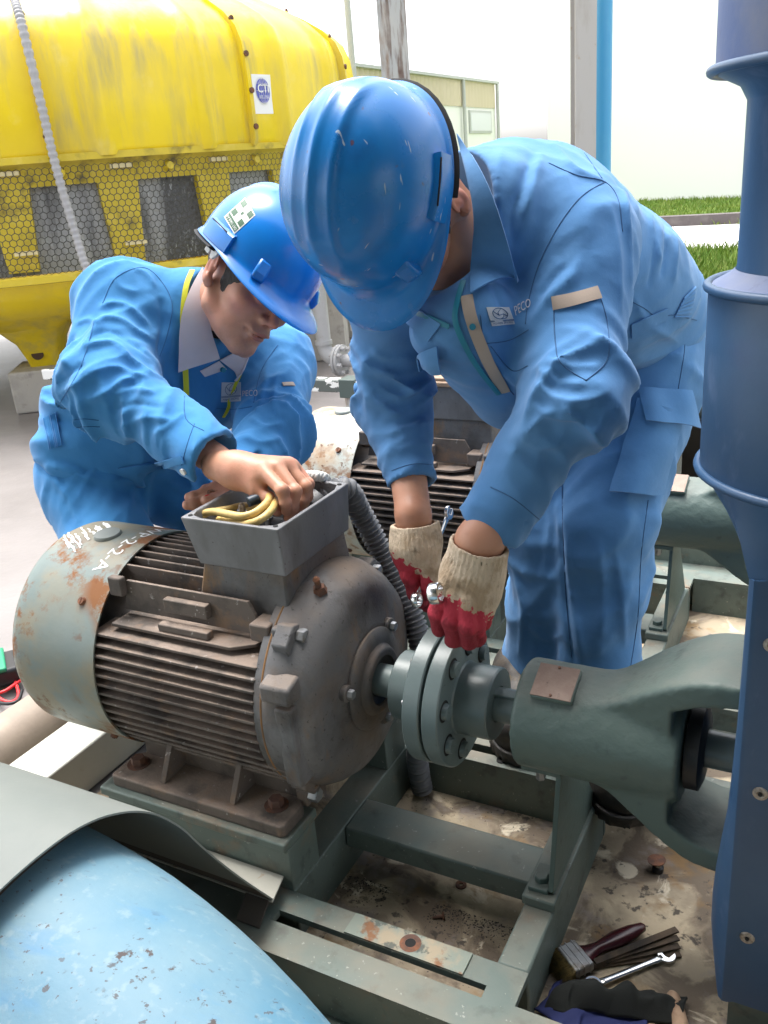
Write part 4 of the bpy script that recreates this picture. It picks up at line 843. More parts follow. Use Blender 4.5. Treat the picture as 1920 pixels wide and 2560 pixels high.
_pv = None
def pump(dy, label):
    """bearing bracket: barrel, flaring lantern arms, name plate, leg"""
    ys = YS0 + dy; O = V(0, ys, ZS); ax = (1, 0, 0); h = (0, 1, 0)
    t = thing('bearing_bracket', label, 'pump part', (-.35, ys, .168), 'pump bearing brackets')
    mb = MB(); mb.cyl((-.50, ys, ZS), (.10, ys, ZS), .0275, n=36); P('shaft', mb, m_shaft, t)
    d = unit(V(0, -.35, 1)); e = unit(np.cross(d, V(1, 0, 0))); mb = MB(); o_ = V(-.455, ys, ZS) + d * .0255; rbox(mb, o_ - e * .007, (.052, 0, 0), e * .014, d * .0075); P('key', mb, m_shaft, t, bevel=.001)
    global _pv
    if _pv is None:
        def cast_fn(p):
            x, y, z = p[:, 0], p[:, 1], p[:, 2]; r = np.hypot(y, z); az = np.abs(z)
            d = np.maximum(r - .0838, np.maximum(-.3995 - x, x + .158)); d = smax(r - .0838, np.maximum(-.3995 - x, x + .158), .008)
            u = np.clip((x + .30) / .19, 0, 1); us = u * u * (3 - 2 * u); g = .066 + .090 * us ** .8 + np.clip(x + .11, 0, 1) * .03; wd = .052 + .024 * us
            rr = np.hypot(y * .55, z); lo = np.where(x < -.172, .0, g - .032)
            arm = smax(smax((rr - g) * .8, (np.abs(y) - wd) * .85, .007), np.maximum(-.31 - x, x - .02), .01)
            win = smax(smax(-.170 - x, az - (g - .034 - .012 * np.clip((-x - .06) / .1, 0, 1)), .004), -.02 + 0 * x, .001)
            arm = smax(arm, -win, .004)
            cheek = smax(smax(np.abs(np.abs(y) - .086) - .0065, (.022 - az) * .7 + (np.clip(-.172 - x, 0, 1)) * .0, .003), 1, .001) if False else arm
            d = smin(d, arm, .007); d = smax(d, -np.maximum(r - .045, -(x + .165)), .003)
            return d + .0006 * vnoise(p * 120, 2)
        v_, F_ = mesh_sdf(cast_fn, (-.42, -.2, -.22), (.04, .2, .22), .0034); _pv = (relax(v_, F_, 1), F_.tolist())
    br = P('casting', (_pv[0] + O, _pv[1], [0] * len(_pv[1])), m_pump, t, ang=55)
    mb = MB(); mb.lathe([(.062, -.1545), (.062, -.136), (.048, -.131), (.028, -.131)], O, ax, n=40, hint=h); P('inner_cap', mb, m_black, t)
    mb = MB(); mb.lathe([(.10, .0), (.165, .0), (.165, .03), (.1, .03)], O, ax, n=48, hint=h); P('pump_flange', mb, m_pump, t)
    d = unit(V(0, -.42, 1)); e = unit(np.cross(V(1, 0, 0), d)); mb = MB(); o_ = V(-.372, ys, ZS) + d * .082; rbox(mb, o_ - e * .03, (.062, 0, 0), e * .06, d * .008); np_ = P('plate_seat', mb, m_pump, t, bevel=.002)
    mb = MB(); o_ = V(-.372, ys, ZS) + d * .0902; rbox(mb, o_ - e * .029, (.060, 0, 0), e * .058, d * .0015); P('nameplate', mb, m_plate, np_)
    for a in (.004, .054):
        mb = MB(); q = V(-.372 + .03, ys, ZS) + d * .0917 + e * (a - .029); mb.cyl(q, q + d * .0015, .0022, n=8); P('drive_screw', mb, m_rustbolt, np_)
    # leg: triangular plate across the base with a bolted foot
    mb = MB(); pl = [(1.052 - YS0, .168), (1.045 - YS0, .176), (1.095 - YS0, .375), (1.165 - YS0, .375), (1.292 - YS0, .176), (1.285 - YS0, .168)]
    mb.prism([(-.345, ys + y, z) for y, z in pl], (.0085, 0, 0)); P('leg_plate', mb, m_pump, t, ang=0, bevel=.0012)
    mb = MB(); mb.box((-.40, ys - .035, .365), (-.335, ys + .035, .3755)); P('leg_top', mb, m_pump, t, bevel=.002)
    for yy in (1.066, 1.27):
        mb = MB(); mb.box((-.378, ys + yy - YS0 - .022, .1682), (-.346, ys + yy - YS0 + .036, .176)); fp = P('leg_foot', mb, m_pump, t, bevel=.0015); mb = MB(); mb.hexbolt((-.362, ys + yy - YS0, .176), (0, 0, 1), .0115, .010); P('bolt', mb, m_pump, fp)
    mb = MB(); mb.hexbolt((-.372, ys - .02, .3645), (0, 0, -1), .008, .02); P('bolt', mb, m_steel, t)
    return t
pump(0, 'dark green bearing bracket with brown plate, nearest, in front of the worker legs')
pump(.9, 'dark green bearing bracket behind the worker legs')
pump(1.8, 'dark green bearing bracket of the farthest pump')

# ------------------------------------------------------------------ blue clad riser at the right
def riser(dy, label):
    c = V(0.0, YS0 + dy)
    t = thing('clad_riser', label, 'duct', (*c, .15), 'blue clad risers'); up = (0, 0, 1); o = (*c, 0)
    mb = MB(); mb.lathe([(.158, .885), (.160, .89), (.160, 1.095), (.158, 1.10)], o, up, n=80); P('lower_drum', mb, m_bluecl, t)
    for z, rr in ((.885, .162), (1.1, .161), (1.322, .168)):
        mb = MB(); an = np.linspace(0, 2 * np.pi, 80, endpoint=False); mb.tube(np.c_[c[0] + rr * np.cos(an), c[1] + rr * np.sin(an), np.full(80, z)], .0055, n=10, closed=True); P('bead', mb, m_bluecl, t)
    mb = MB(); mb.lathe([(.158, 1.101), (.138, 1.112), (.132, 1.118)], o, up, n=80); P('drum_lid', mb, m_bluecap, t)
    mb = MB(); mb.lathe([(.1325, 1.112), (.1305, 1.122), (.1305, 1.297), (.136, 1.305)], o, up, n=80); P('neck_pipe', mb, m_bluecl, t)
    mb = MB(); mb.lathe([(.1305, 1.292), (.138, 1.306), (.161, 1.318)], o, up, n=80); P('upper_cone', mb, m_bluecl, t)
    mb = MB(); mb.lathe([(.164, 1.320), (.166, 1.9)], o, up, n=80); P('upper_drum', mb, m_bluecap, t)
    # cone to box transition
    m = 16; ring = [V(c[0] + .159 * math.cos(a), c[1] + .159 * math.sin(a), .882) for a in np.linspace(0, 2 * np.pi, 4 * m, endpoint=False) - 3 * math.pi / 4]
    bx0, bx1, by0, by1, zb = -.0815, .22, YS0 + dy - .1445, YS0 + dy + .17, .792
    cor = [V(bx0, by0, zb), V(bx1, by0, zb), V(bx1, by1, zb), V(bx0, by1, zb)]; sq = []
    for i in range(4):
        for k in range(m): sq.append(cor[i] + (cor[(i + 1) % 4] - cor[i]) * k / m)
    g = np.array([[a + (b - a) * u for u in np.linspace(0, 1, 5)] for a, b in zip(ring, sq)]); mb = MB(); mb.grid(g[:, ::-1], cu=True); P('transition', mb, m_bluecl, t, ang=25)
    # box: front panel with a pressed rib at its edge, bulging side panel
    zz = np.linspace(.1515, .792, 14)
    bul = np.interp(zz, [.15, .2, .27, .36, .45, .6, .79], [.004, .013, .020, .016, .007, .003, .001])
    rows = [[V(bx1, by0 + .001, z), V(bx1 - .1, by0, z), V(bx0 + .02, by0, z), V(bx0 + .012, by0 - .004, z), V(bx0 + .006, by0 - .004, z), V(bx0 + .001, by0 + .001, z), V(bx0 - b * .55, by0 + .012, z), V(bx0 - b, by0 + .034, z), V(bx0 - b * 1.0, by0 + .10, z), V(bx0 - b * .4, by1 - .05, z), V(bx0, by1, z)] for z, b in zip(zz, bul)]
    mb = MB(); rows = np.array(rows); mb.sheet(rows, .003); P('front_panel', mb, m_bluecl, t, ang=40)
    mb = MB(); mb.box((bx0 + .01, by0 + .008, .1512), (bx1 - .004, by1 - .004, .79)); P('inner_box', mb, m_bluecl, t)
    for x, z in ((-.052, .712), (-.050, .505), (-.0505, .272)):
        mb = MB(); q = V(x, by0, z); mb.lathe([(.0095, 0), (.0085, -.002), (.005, -.003), (.003, -.0015), (.0008, -.0012)], q, (0, 1, 0), n=18); P('rivet', mb, m_rivet, t)
        mb = MB(); mb.cyl(q - V(0, .0016, 0), q - V(0, .0032, 0), .0026, n=10); P('rivet_pin', mb, m_dark, t)
    mb = MB(); mb.box((-.07, YS0 + dy - .10, .045), (.2, YS0 + dy + .12, .151)); P('foot', mb, m_frame, t)
    return t
riser(0, 'tall blue sheet-clad riser box and drums at the right edge')

# ------------------------------------------------------------------ guards and the light blue pipe
def guard(name, x0, x1, prof, ex, label, off, tilt=0, foot=True):
    t = thing(name, label, 'guard', off, 'curved coupling guards'); o = V(*off)
    pr = np.array(prof); pr = np.array(smooth_path([V(a, b, 0) for a, b in pr], 5))[:, :2]
    g = np.array([[V(x, y, z) for y, z in pr] for x in np.linspace(x0, x1, 5)]); mb = MB(); mb.sheet(g[::-1], -.0025); P('arch_outside', mb, m_guard, t, ang=40)
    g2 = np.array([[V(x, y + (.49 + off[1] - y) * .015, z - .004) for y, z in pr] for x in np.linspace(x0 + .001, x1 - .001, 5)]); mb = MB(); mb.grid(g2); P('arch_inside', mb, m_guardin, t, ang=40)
    return t, pr
gp = [(.858, .176), (.853, .184), (.820, .235), (.788, .286), (.752, .347), (.719, .407), (.695, .452), (.661, .499), (.627, .531), (.589, .555), (.555, .569), (.519, .577), (.470, .580), (.42, .577), (.37, .564), (.32, .538), (.27, .49), (.23, .43), (.20, .36), (.16, .27), (.12, .20), (.095, .160)]
t, pr = guard('coupling_guard', -1.60, -.740, gp, 0, 'grey curved sheet-metal guard laid over the light blue pipe', (-1.2, .5, .154))
mb = MB(); mb.prism([(-1.60, .852, .178), (-.738, .852, .178), (-.752, .906, .178), (-1.60, .906, .178)], (0, 0, .003)); ft_ = P('foot_flange', mb, m_foot, t, ang=0)
mb = MB(); mb.lathe([(.006, .0006), (.016, .0004)], (-.915, .880, .181), (0, 0, 1), n=16); P('rust_ring', mb, m_rustbolt, t)
mb = MB(); mb.box((-1.60, .05, .157), (-.742, .097, .160)); P('foot_flange', mb, m_foot, t)
mb = MB(); mb.prism([(-.79, .82, .152), (-.745, .82, .152), (-.745, .852, .178), (-.79, .852, .178)], (0, 0, .003)); P('inner_tab', mb, m_guardin, t, ang=0)
# upright guard on the farthest unit
yy = 1.8 + YS0; gp3 = [(yy - .20, .152), (yy - .2, .30), (yy - .195, .45), (yy - .15, .56), (yy - .08, .605), (yy, .62), (yy + .08, .605), (yy + .15, .56), (yy + .195, .45), (yy + .2, .3), (yy + .2, .152)]
pr = np.array(smooth_path([V(a, b, 0) for a, b in gp3], 5))[:, :2]
t = thing('coupling_guard', 'grey upright coupling guard on the farthest pump, left of the blue riser', 'guard', (-.6, yy, .152), 'curved coupling guards')
g = np.array([[V(x, y, z) for y, z in pr] for x in np.linspace(-.80, -.445, 4)]); mb = MB(); mb.sheet(g, .0025); P('arch_outside', mb, m_guard, t, ang=40)
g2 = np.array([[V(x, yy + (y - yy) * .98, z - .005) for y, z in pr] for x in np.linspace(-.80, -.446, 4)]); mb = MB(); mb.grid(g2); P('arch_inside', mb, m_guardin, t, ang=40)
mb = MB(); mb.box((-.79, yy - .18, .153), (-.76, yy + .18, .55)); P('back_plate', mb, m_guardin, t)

Rb, x0_ = 1.15, -.98; cy_ = .485; zc_ = .352
cl = [V(-1.9, cy_, zc_), V(-1.5, cy_, zc_), V(-1.2, cy_, zc_)] + [V(x0_ + Rb * math.sin(a), cy_ - Rb * (1 - math.cos(a)), zc_) for a in np.linspace(0, 1.1, 26)]
t = thing('large_pipe', 'large light blue bent pipe with rust pits in the front left corner', 'pipe', (-.9, .485, .125)); mb = MB(); mb.tube(cl, .196, n=72, hint=(0, 0, 1)); P('pipe', mb, m_lblue, t, ang=60)
for x in (-1.45, -.3):
    k = min(range(len(cl)), key=lambda i: abs(cl[i][0] - x)); mb = MB(); mb.box((cl[k][0] - .05, cl[k][1] - .12, G), (cl[k][0] + .05, cl[k][1] + .12, .14)); P('saddle', mb, m_conc, t)
# second light blue elbow far behind, at the right
q = ony(*v2(1504, 700), 4.4); t = thing('elbow_pipe', 'small light blue pipe bend on the ground beyond the farthest pump', 'pipe', (q[0], 4.4, G))
path = [V(q[0] - .16, 4.4, G), V(q[0] - .16, 4.4, .42)] + [V(q[0] - .02 - .14 * math.cos(a), 4.4, .42 + .14 * math.sin(a)) for a in np.linspace(.2, 1.57, 8)] + [V(q[0] + .6, 4.4, .56)]
mb = MB(); mb.tube(path, .105, n=32); P('pipe', mb, m_skypipe, t)
mb = MB(); mb.cyl((q[0] + .3, 4.4, .56), (q[0] + .33, 4.4, .56), .15, n=32); P('flange', mb, m_skypipe, t)
# tan pipe on the ground beyond the end beam
t = thing('ground_pipe', 'dusty tan pipe lying beside the pale end beam', 'pipe', (-1.6, .9, G)); mb = MB(); mb.cyl((-1.605, -.6, .115), (-1.605, 1.6, .115), .07, n=36); P('pipe', mb, m_tan, t)
mb = MB(); mb.cyl((-1.605, 1.58, .115), (-1.605, 1.61, .115), .1, n=36); P('flange', mb, m_tan, t)

# flexible conduit from the terminal box to the floor
cq = lambda x, y, yy: ony(x * K, y * K, yy)
cp = [V(-.815, 1.205, .715), cq(742, 1055, 1.265), cq(778, 1106, 1.295), cq(815, 1175, 1.305), cq(850, 1243, 1.305), cq(882, 1310, 1.30), cq(903, 1370, 1.295), cq(912, 1425, 1.295), cq(914, 1500, 1.30), V(-.70, 1.31, .16), V(-.70, 1.32, .06)]
cpx = smooth_path(cp, 44); s_ = np.r_[0, np.cumsum(np.linalg.norm(np.diff(cpx, axis=0), axis=1))]; n_ = int(s_[-1] / .0022); ss = np.linspace(0, s_[-1], n_); cpx = np.c_[[np.interp(ss, s_, cpx[:, i]) for i in range(3)]].T
rr_ = .0195 + .0028 * np.clip(np.sin(ss / .0098 * 2 * np.pi) * 1.6, -1, 1)
t = thing('flexible_conduit', 'dark grey corrugated conduit from the open terminal box down behind the coupling', 'conduit', tuple(cpx[-1])); mb = MB(); mb.tube(cpx, rr_, n=16); P('conduit', mb, m_conduit, t, ang=70)
mb = MB(); mb.cyl(cpx[0], cpx[10], .027, n=24); P('gland', mb, m_jb, t)
# ------------------------------------------------------------------ the two workers
m_skin = M('skin', (.53, .27, .175), .48, layers=[dict(c=(.60, .25, .18), s=16, lo=.42, hi=.66, a=.6), dict(c=(.38, .19, .12), s=40, lo=.5, hi=.72, a=.5), dict(c=(.62, .19, .13), kind='attr', attr='red', s=60, ns=.25, lo=.25, hi=1.2, a=.55), dict(c=(.16, .10, .075), kind='attr', attr='beard', s=240, ns=.6, lo=.55, hi=1.2, a=.5), dict(c=(.33, .10, .08), kind='attr', attr='lips', s=60, ns=.2, lo=.35, hi=.9, a=.75)], bump=[(420, .25, .0012), (90, .12, .002)], sss=.1)
m_skin2 = M('tanned_skin', (.52, .26, .165), .48, layers=[dict(c=(.43, .19, .12), s=14, lo=.45, hi=.7, a=.5), dict(c=(.27, .115, .07), s=26, lo=.55, hi=.75, a=.4), dict(c=(.62, .19, .13), kind='attr', attr='red', s=60, ns=.25, lo=.25, hi=1.2, a=.55), dict(c=(.16, .10, .075), kind='attr', attr='beard', s=240, ns=.6, lo=.55, hi=1.2, a=.5), dict(c=(.33, .10, .08), kind='attr', attr='lips', s=60, ns=.2, lo=.35, hi=.9, a=.75)], bump=[(300, .06, .001), (90, .05, .002)], sss=.12)
m_lip = M('lips', (.34, .11, .085), .45)
m_hair = M('black_hair', (.018, .014, .012), .55, bump=[(300, .8, .003, (1, 1, .15))])
CL = dict(rough=.88, spec=.2, sheen=.15)
m_clothR = M('blue_work_cloth', (.080, .225, .47), layers=[dict(c=(.12, .28, .53), s=5, lo=.4, hi=.7, a=.7), dict(c=(.055, .155, .34), s=9, lo=.55, hi=.75, a=.5)], bump=[(900, .3, .0006), (26, .22, .006), (70, .12, .003)], **CL)
m_clothL = M('bright_blue_work_cloth', (.045, .215, .48), layers=[dict(c=(.07, .26, .54), s=5, lo=.4, hi=.7, a=.7), dict(c=(.024, .14, .38), s=9, lo=.55, hi=.75, a=.5)], bump=[(900, .3, .0006), (26, .22, .006), (70, .12, .003)], **CL)
m_seam = M('dark_blue_seam', (.040, .115, .25), .9)
m_seamL = M('blue_seam', (.028, .13, .31), .9)
m_beige = M('beige_tape', (.42, .34, .28), .85, bump=[(500, .3, .0006)])
m_collarW = M('greyish_white_collar', (.62, .56, .59), .85, layers=[dict(c=(.50, .45, .47), s=20, lo=.5, hi=.75, a=.5)], bump=[(700, .2, .0006)])
m_zip = M('teal_zip', (.012, .20, .30), .5)
m_undershirt = M('black_undershirt', (.012, .012, .013), .9)
m_lanyard = M('yellow_lanyard', (.62, .60, .02), .6)
m_helmet = M('blue_helmet_shell', (.004, .165, .51), .24, layers=[dict(c=(.02, .20, .50), s=7, lo=.45, hi=.7, a=.5, r=.4), dict(c=(.012, .10, .32), s=9, lo=.55, hi=.70, a=.6), dict(c=(.22, .20, .18), s=18, lo=.62, hi=.76, a=.25, r=.6), dict(c=(.55, .6, .65), s=30, lo=.70, hi=.72, a=.7, st=(1, 5, .6), det=2), dict(c=(.12, .04, .03), s=34, lo=.70, hi=.73, a=.8, det=2)], bump=[(14, .03, .004), (200, .05, .001)])
m_helmet2 = M('clean_blue_helmet_shell', (.006, .18, .58), .22, layers=[dict(c=(.02, .12, .36), s=6, lo=.5, hi=.78, a=.5)], bump=[(14, .03, .004)])
m_strap = M('black_strap', (.013, .013, .015), .8)
m_clip = M('white_clip', (.72, .72, .70), .4)
m_boot = M('worn_black_boot', (.028, .024, .021), .55, layers=[dict(c=(.10, .075, .05), s=16, lo=.5, hi=.68, a=.8), dict(c=(.20, .13, .045), s=30, lo=.62, hi=.74, a=.7)], bump=[(90, .4, .003)])
m_glove = M('dipped_cotton_glove', (.62, .50, .37), .9, layers=[dict(c=(.36, .25, .15), s=22, lo=.46, hi=.62, a=.75), dict(c=(.13, .09, .055), s=34, lo=.58, hi=.70, a=.6), dict(c=(.46, .035, .06), kind='attr', attr='dip', s=110, ns=1.15, lo=1.05, hi=1.10), dict(c=(.20, .015, .025), kind='attr', attr='dip', s=60, ns=1.6, lo=1.75, hi=2.1, a=.85)], bump=[(330, .9, .0022, (1, 1, .5)), (120, .35, .002)])
def cbasis(F, U):
    F = unit(F); U = np.asarray(U, float); U = unit(U - F * (U @ F)); toW = lambda a: RT * a[0] + UPV * a[1] - FW * a[2]
    f, u = toW(F), toW(U); l = np.cross(u, f); return np.array([f, l, u])       # rows: forward, left, up
def helmet(parent, C, B, mat, hs=.95):
    """shell with raised crown band and ribs, peak, rain rim, side slots; C centre of rim plane, B rows f,l,u"""
    W_ = lambda x, y, z: C + hs * (B[0] * x + B[1] * y + B[2] * z)
    nphi, nt = 144, 46; rows = []
    def rimr(ph):
        c, s_ = math.cos(ph), math.sin(ph); a = .136 if c > 0 else .145; return 1 / math.sqrt((c / a) ** 2 + (s_ / .1135) ** 2)
    def pk(ph): c = math.cos(ph); return max(0, c) ** 1.15 if c > 0 else 0
    def zr(ph): return -.004 - .010 * math.cos(2 * ph) * 0 - .012 * max(0, math.cos(ph)) ** 2 + .004 * math.sin(ph) ** 2
    sm_ = lambda a, b, x: (lambda t: t * t * (3 - 2 * t))(min(1, max(0, (x - a) / (b - a))))
    G0 = []
    for i in range(nphi):
        ph = 2 * math.pi * i / nphi; r0 = rimr(ph); row = []
        for j in range(nt):
            t = j / (nt - 1) * math.pi / 2; s_ = math.sin(t) ** .93; c = max(0, math.cos(t)) ** .80
            rr = r0 * s_; x, y, z = rr * math.cos(ph), rr * math.sin(ph), .150 * c * (1 - .0 * x if False else 1)
            fx = sm_(-.135, -.10, x) * (1 - sm_(.075, .115, x))
            band = (1 - sm_(.026, .036, abs(y))) * .0042 + .0038 * math.exp(-((abs(y) - .0) / .007) ** 2) + .003 * math.exp(-((abs(y) - .031) / .006) ** 2)
            band *= fx
            n = unit(V(x / .14 ** 2, y / .1135 ** 2, z / .15 ** 2 + 1e-6)); q = V(x, y, z) + n * band
            row.append(q)
        G0.append(row)
    # rim: gutter, then flare / peak
    for i in range(nphi):
        ph = 2 * math.pi * i / nphi; r0 = rimr(ph); e = pk(ph); zz = zr(ph); c, s_ = math.cos(ph), math.sin(ph)
        for fr, dz in ((.35, -.002), (.7, -.006), (1.0, -.011)):
            ext = (.006 + .050 * e ** 1.2) * fr; dzz = zz + dz * (.4 + 1.1 * e) - .004 * fr
            sx = 1 - .10 * e * abs(s_)
            G0[i].append(V((r0 + ext) * c, (r0 + ext * .8) * s_ * sx, dzz))
        last = G0[i][-1]; G0[i].append(last + V(.0012 * c, .0012 * s_, -.0028)); G0[i].append(last + V(-.002 * c, -.002 * s_, -.0045))
        for fr, dz in ((.55, -.004), (.1, .0)):
            ext = (.006 + .050 * e ** 1.2) * fr; G0[i].append(V((r0 + ext - .002) * c, (r0 + ext * .8 - .002) * s_ * (1 - .10 * e * abs(s_)), zz + dz * (.4 + 1.1 * e) - .007))
        for t in (1.25, .9, .5, .12):
            rr = (r0 - .005) * math.sin(t); G0[i].append(V(rr * c, rr * s_, .145 * math.cos(t) ** .85 - .003))
    g = np.array(G0); g = np.array([[W_(*q) for q in r] for r in g]); mb = MB(); mb.grid(g[:, ::-1], cu=True)
    h = P('helmet', mb, mat, parent, ang=65)
    for s_ in (-1, 1):            # accessory slots and lamp lugs
        rows = []
        for x in np.linspace(-.052, .030, 7):
            ph = math.atan2(.1135 * s_ * math.sqrt(max(0, 1 - (x / .14) ** 2)), x); r0 = rimr(ph); c, ss = math.cos(ph), math.sin(ph)
            rows.append([W_((r0 + o) * c, (r0 + o) * ss, z) for o, z in ((-.006, .034), (.004, .030), (.0075, .026), (.0085, -.002), (.006, -.008), (-.004, -.008))])
        mb = MB(); rows = np.array(rows); mb.grid(rows if s_ < 0 else rows[::-1], cv=True)
        for k in (0, -1): mb.add(rows[k], [tuple(range(6)) if (k == 0) == (s_ > 0) else tuple(range(6))[::-1]])
        P('side_slot', mb, mat, h, ang=30, bevel=.0016)
        mb = MB(); q = []
        for x in (-.045, .012):
            ph = math.atan2(.1135 * s_ * math.sqrt(max(0, 1 - (x / .14) ** 2)), x); r0 = rimr(ph) + .0078; q.append((r0 * math.cos(ph), r0 * math.sin(ph)))
        mb.tube([W_(*q[0], .0275), W_((q[0][0] + q[1][0]) / 2, (q[0][1] + q[1][1]) / 2 + .0005 * s_, .0277), W_(*q[1], .0275)], .0013, n=6); P('slot_gap', mb, m_strap, h)
        ph = math.radians(38) * s_; r0 = rimr(ph); d = V(math.cos(ph), math.sin(ph), 0); e = V(-math.sin(ph), math.cos(ph), 0); o_ = V(r0 * d[0], r0 * d[1], 0)
        pl = [o_ - d * .016 + V(0, 0, .036), o_ + d * .004 + V(0, 0, .026), o_ + d * .014 + V(0, 0, .006), o_ + d * .012 - V(0, 0, .010), o_ - d * .02 - V(0, 0, .010)]
        mb = MB(); mb.prism([W_(*(p - e * .013)) for p in pl], B.T @ (e * .026 * hs)); P('lamp_lug', mb, mat, h, ang=25, bevel=.004)
    # nape strap and suspension clips
    pts = [W_(rimr(a) * 1.0 * math.cos(a) + .0, rimr(a) * 1.0 * math.sin(a), -.016 + .004 * math.cos(a)) for a in np.linspace(math.radians(92), math.radians(268), 24)]
    mb = MB(); mb.tube(pts, .011, n=10, flat=.28, hint=B[2]); P('nape_strap', mb, m_strap, h, ang=50)
    for s_ in (-1, 1):
        a = math.radians(92) * s_; mb = MB(); c = V((rimr(a) - .010) * math.cos(a), (rimr(a) - .012) * math.sin(a), -.018); mb.prism([W_(*(c + V(x, 0, z))) for x, z in ((-.010, .012), (.012, .012), (.010, -.004), (.003, -.016), (-.004, -.016), (-.010, -.002))], B[1] * .006 * s_); P('suspension_clip', mb, m_clip, h, ang=0, bevel=.001)
        a = math.radians(98) * s_; mb = MB(); c = V((rimr(a) - .012) * math.cos(a) - .012, (rimr(a) - .014) * math.sin(a), -.022); mb.prism([W_(*(c + V(x, 0, z))) for x, z in ((-.008, .010), (.006, .010), (.007, -.010), (-.009, -.008))], B[1] * .006 * s_); P('suspension_clip', mb, m_clip, h, ang=0, bevel=.001)
    # chin strap
    return h, W_
def head_fn(C, B, jaw=1.0):
    """C: centre between the ears"""
    def f(p):
        q = (p - C) @ B.T; x, y, z = q.T; qa = np.c_[x, np.abs(y), z]
        d = ell(q, (-.012, 0, .040), (.097, .077, .088))
        d = smin(d, ell(q, (.030, 0, -.020), (.064, .061, .082)), .025)
        d = smin(d, ell(q, (.034, 0, -.070), (.054, .052, .040)), .022)
        d = smin(d, cone(qa, (-.012, .056, -.035), (.004, .054, -.062), .016, .015), .02)
        d = smin(d, cone(qa, (.004, .054, -.062), (.074, .012, -.098), .015, .016), .02)
        d = smin(d, ell(q, (.080, 0, -.094), (.017, .021, .015)), .016)
        d = smin(d, ell(qa, (.058, .045, -.018), (.028, .023, .019)), .02)
        d = smin(d, cone(qa, (.090, .006, .028), (.072, .044, .031), .011, .010), .014)
        d = smax(d, -ell(qa, (.102, .031, .008), (.018, .018, .012)), .014)
        d = smin(d, ell(qa, (.079, .031, .007), (.0135, .0165, .0115)), .003)
        d = smax(d, -ell(qa, (.094, .031, .0035), (.004, .014, .0013)), .002)
        n = smin(cone(q, (.092, 0, .018), (.110, 0, -.018), .0075, .0095), ell(q, (.112, 0, -.022), (.0115, .0105, .0095)), .008)
        n = smin(n, ell(qa, (.102, .0135, -.026), (.0105, .0075, .0075)), .006); d = smin(d, n, .010)
        d = smax(d, -ell(qa, (.108, .0065, -.034), (.006, .0035, .004)), .003)
        d = smin(d, ell(q, (.088, 0, -.050), (.018, .028, .014)), .012)
        d = smin(d, ell(qa, (.099, .008, -.0525), (.0085, .017, .0048)), .004)
        d = smin(d, ell(q, (.097, 0, -.0635), (.0085, .018, .0058)), .004)
        d = smax(d, -ell(q, (.106, 0, -.0578), (.014, .0245, .0011)), .0025)
        d = smax(d, -ell(qa, (.090, .0265, -.058), (.006, .0045, .004)), .006)
        d = smax(d, -ell(q, (.094, 0, -.077), (.006, .016, .0035)), .008)
        # ears
        R_ = np.array([[.94, .34, .10], [-.34, .94, .0], [-.10, 0, .99]])
        ear = ell(qa, (-.014, .084, -.002), (.0185, .0085, .0315), R_); ear = smin(ear, ell(qa, (-.006, .079, -.031), (.010, .0065, .011)), .008)
        ear = smax(ear, -ell(qa, (-.010, .0925, .003), (.0115, .0065, .0205), R_), .004); ear = smin(ear, ell(qa, (-.012, .086, .004), (.0055, .004, .013), R_), .004)
        ear = smax(ear, -ell(qa, (.0, .088, -.010), (.006, .006, .009)), .004)
        d = smin(d, ear, .005)
        return d
    return f
def hair_fn(C, B):
    hf = head_fn(C, B)
    def f(p):
        q = (p - C) @ B.T; x, y, z = q.T; qa = np.c_[x, np.abs(y), z]
        d = smin(ell(q, (-.012, 0, .040), (.100, .0795, .092)), ell(q, (.028, 0, -.010), (.060, .062, .080)), .02) 
        d = d - .0012 - .0012 * vnoise(q * V(300, 300, 80), 3)
        line = np.maximum(np.minimum(x - .052, np.maximum(x - .024, -(z + .050))), np.where(x > -.01, -(z + .050), -(z + .060)))   # hairline: short sideburn before the ear
        d = smax(d, line, .006); return smax(d, -ell(qa, (-.014, .08, -.004), (.024, .02, .038)), .004)
    return f

def zones(C, B):
    def q_(v): q = (v - C) @ B.T; return q, np.c_[q[:, 0], np.abs(q[:, 1]), q[:, 2]]
    g = lambda q, c, r: np.exp(-(((q - np.array(c)) / np.array(r)) ** 2).sum(1))
    def lips(v): q, qa = q_(v); return np.clip(1.6 * np.maximum(g(q, (.102, 0, -.0535), (.012, .017, .0045)), g(q, (.10, 0, -.0632), (.012, .015, .0055))), 0, 1)
    def red(v): q, qa = q_(v); return np.clip(g(q, (.112, 0, -.022), (.02, .018, .016)) + g(qa, (-.012, .088, 0), (.025, .016, .035)) + .6 * g(qa, (.07, .045, -.02), (.03, .03, .025)), 0, 1)
    def beard(v): q, qa = q_(v); return np.clip(.8 * g(q, (.09, 0, -.045), (.03, .03, .010)) + .7 * g(q, (.07, 0, -.095), (.05, .045, .022)), 0, 1)
    return dict(lips=lips, red=red, beard=beard)
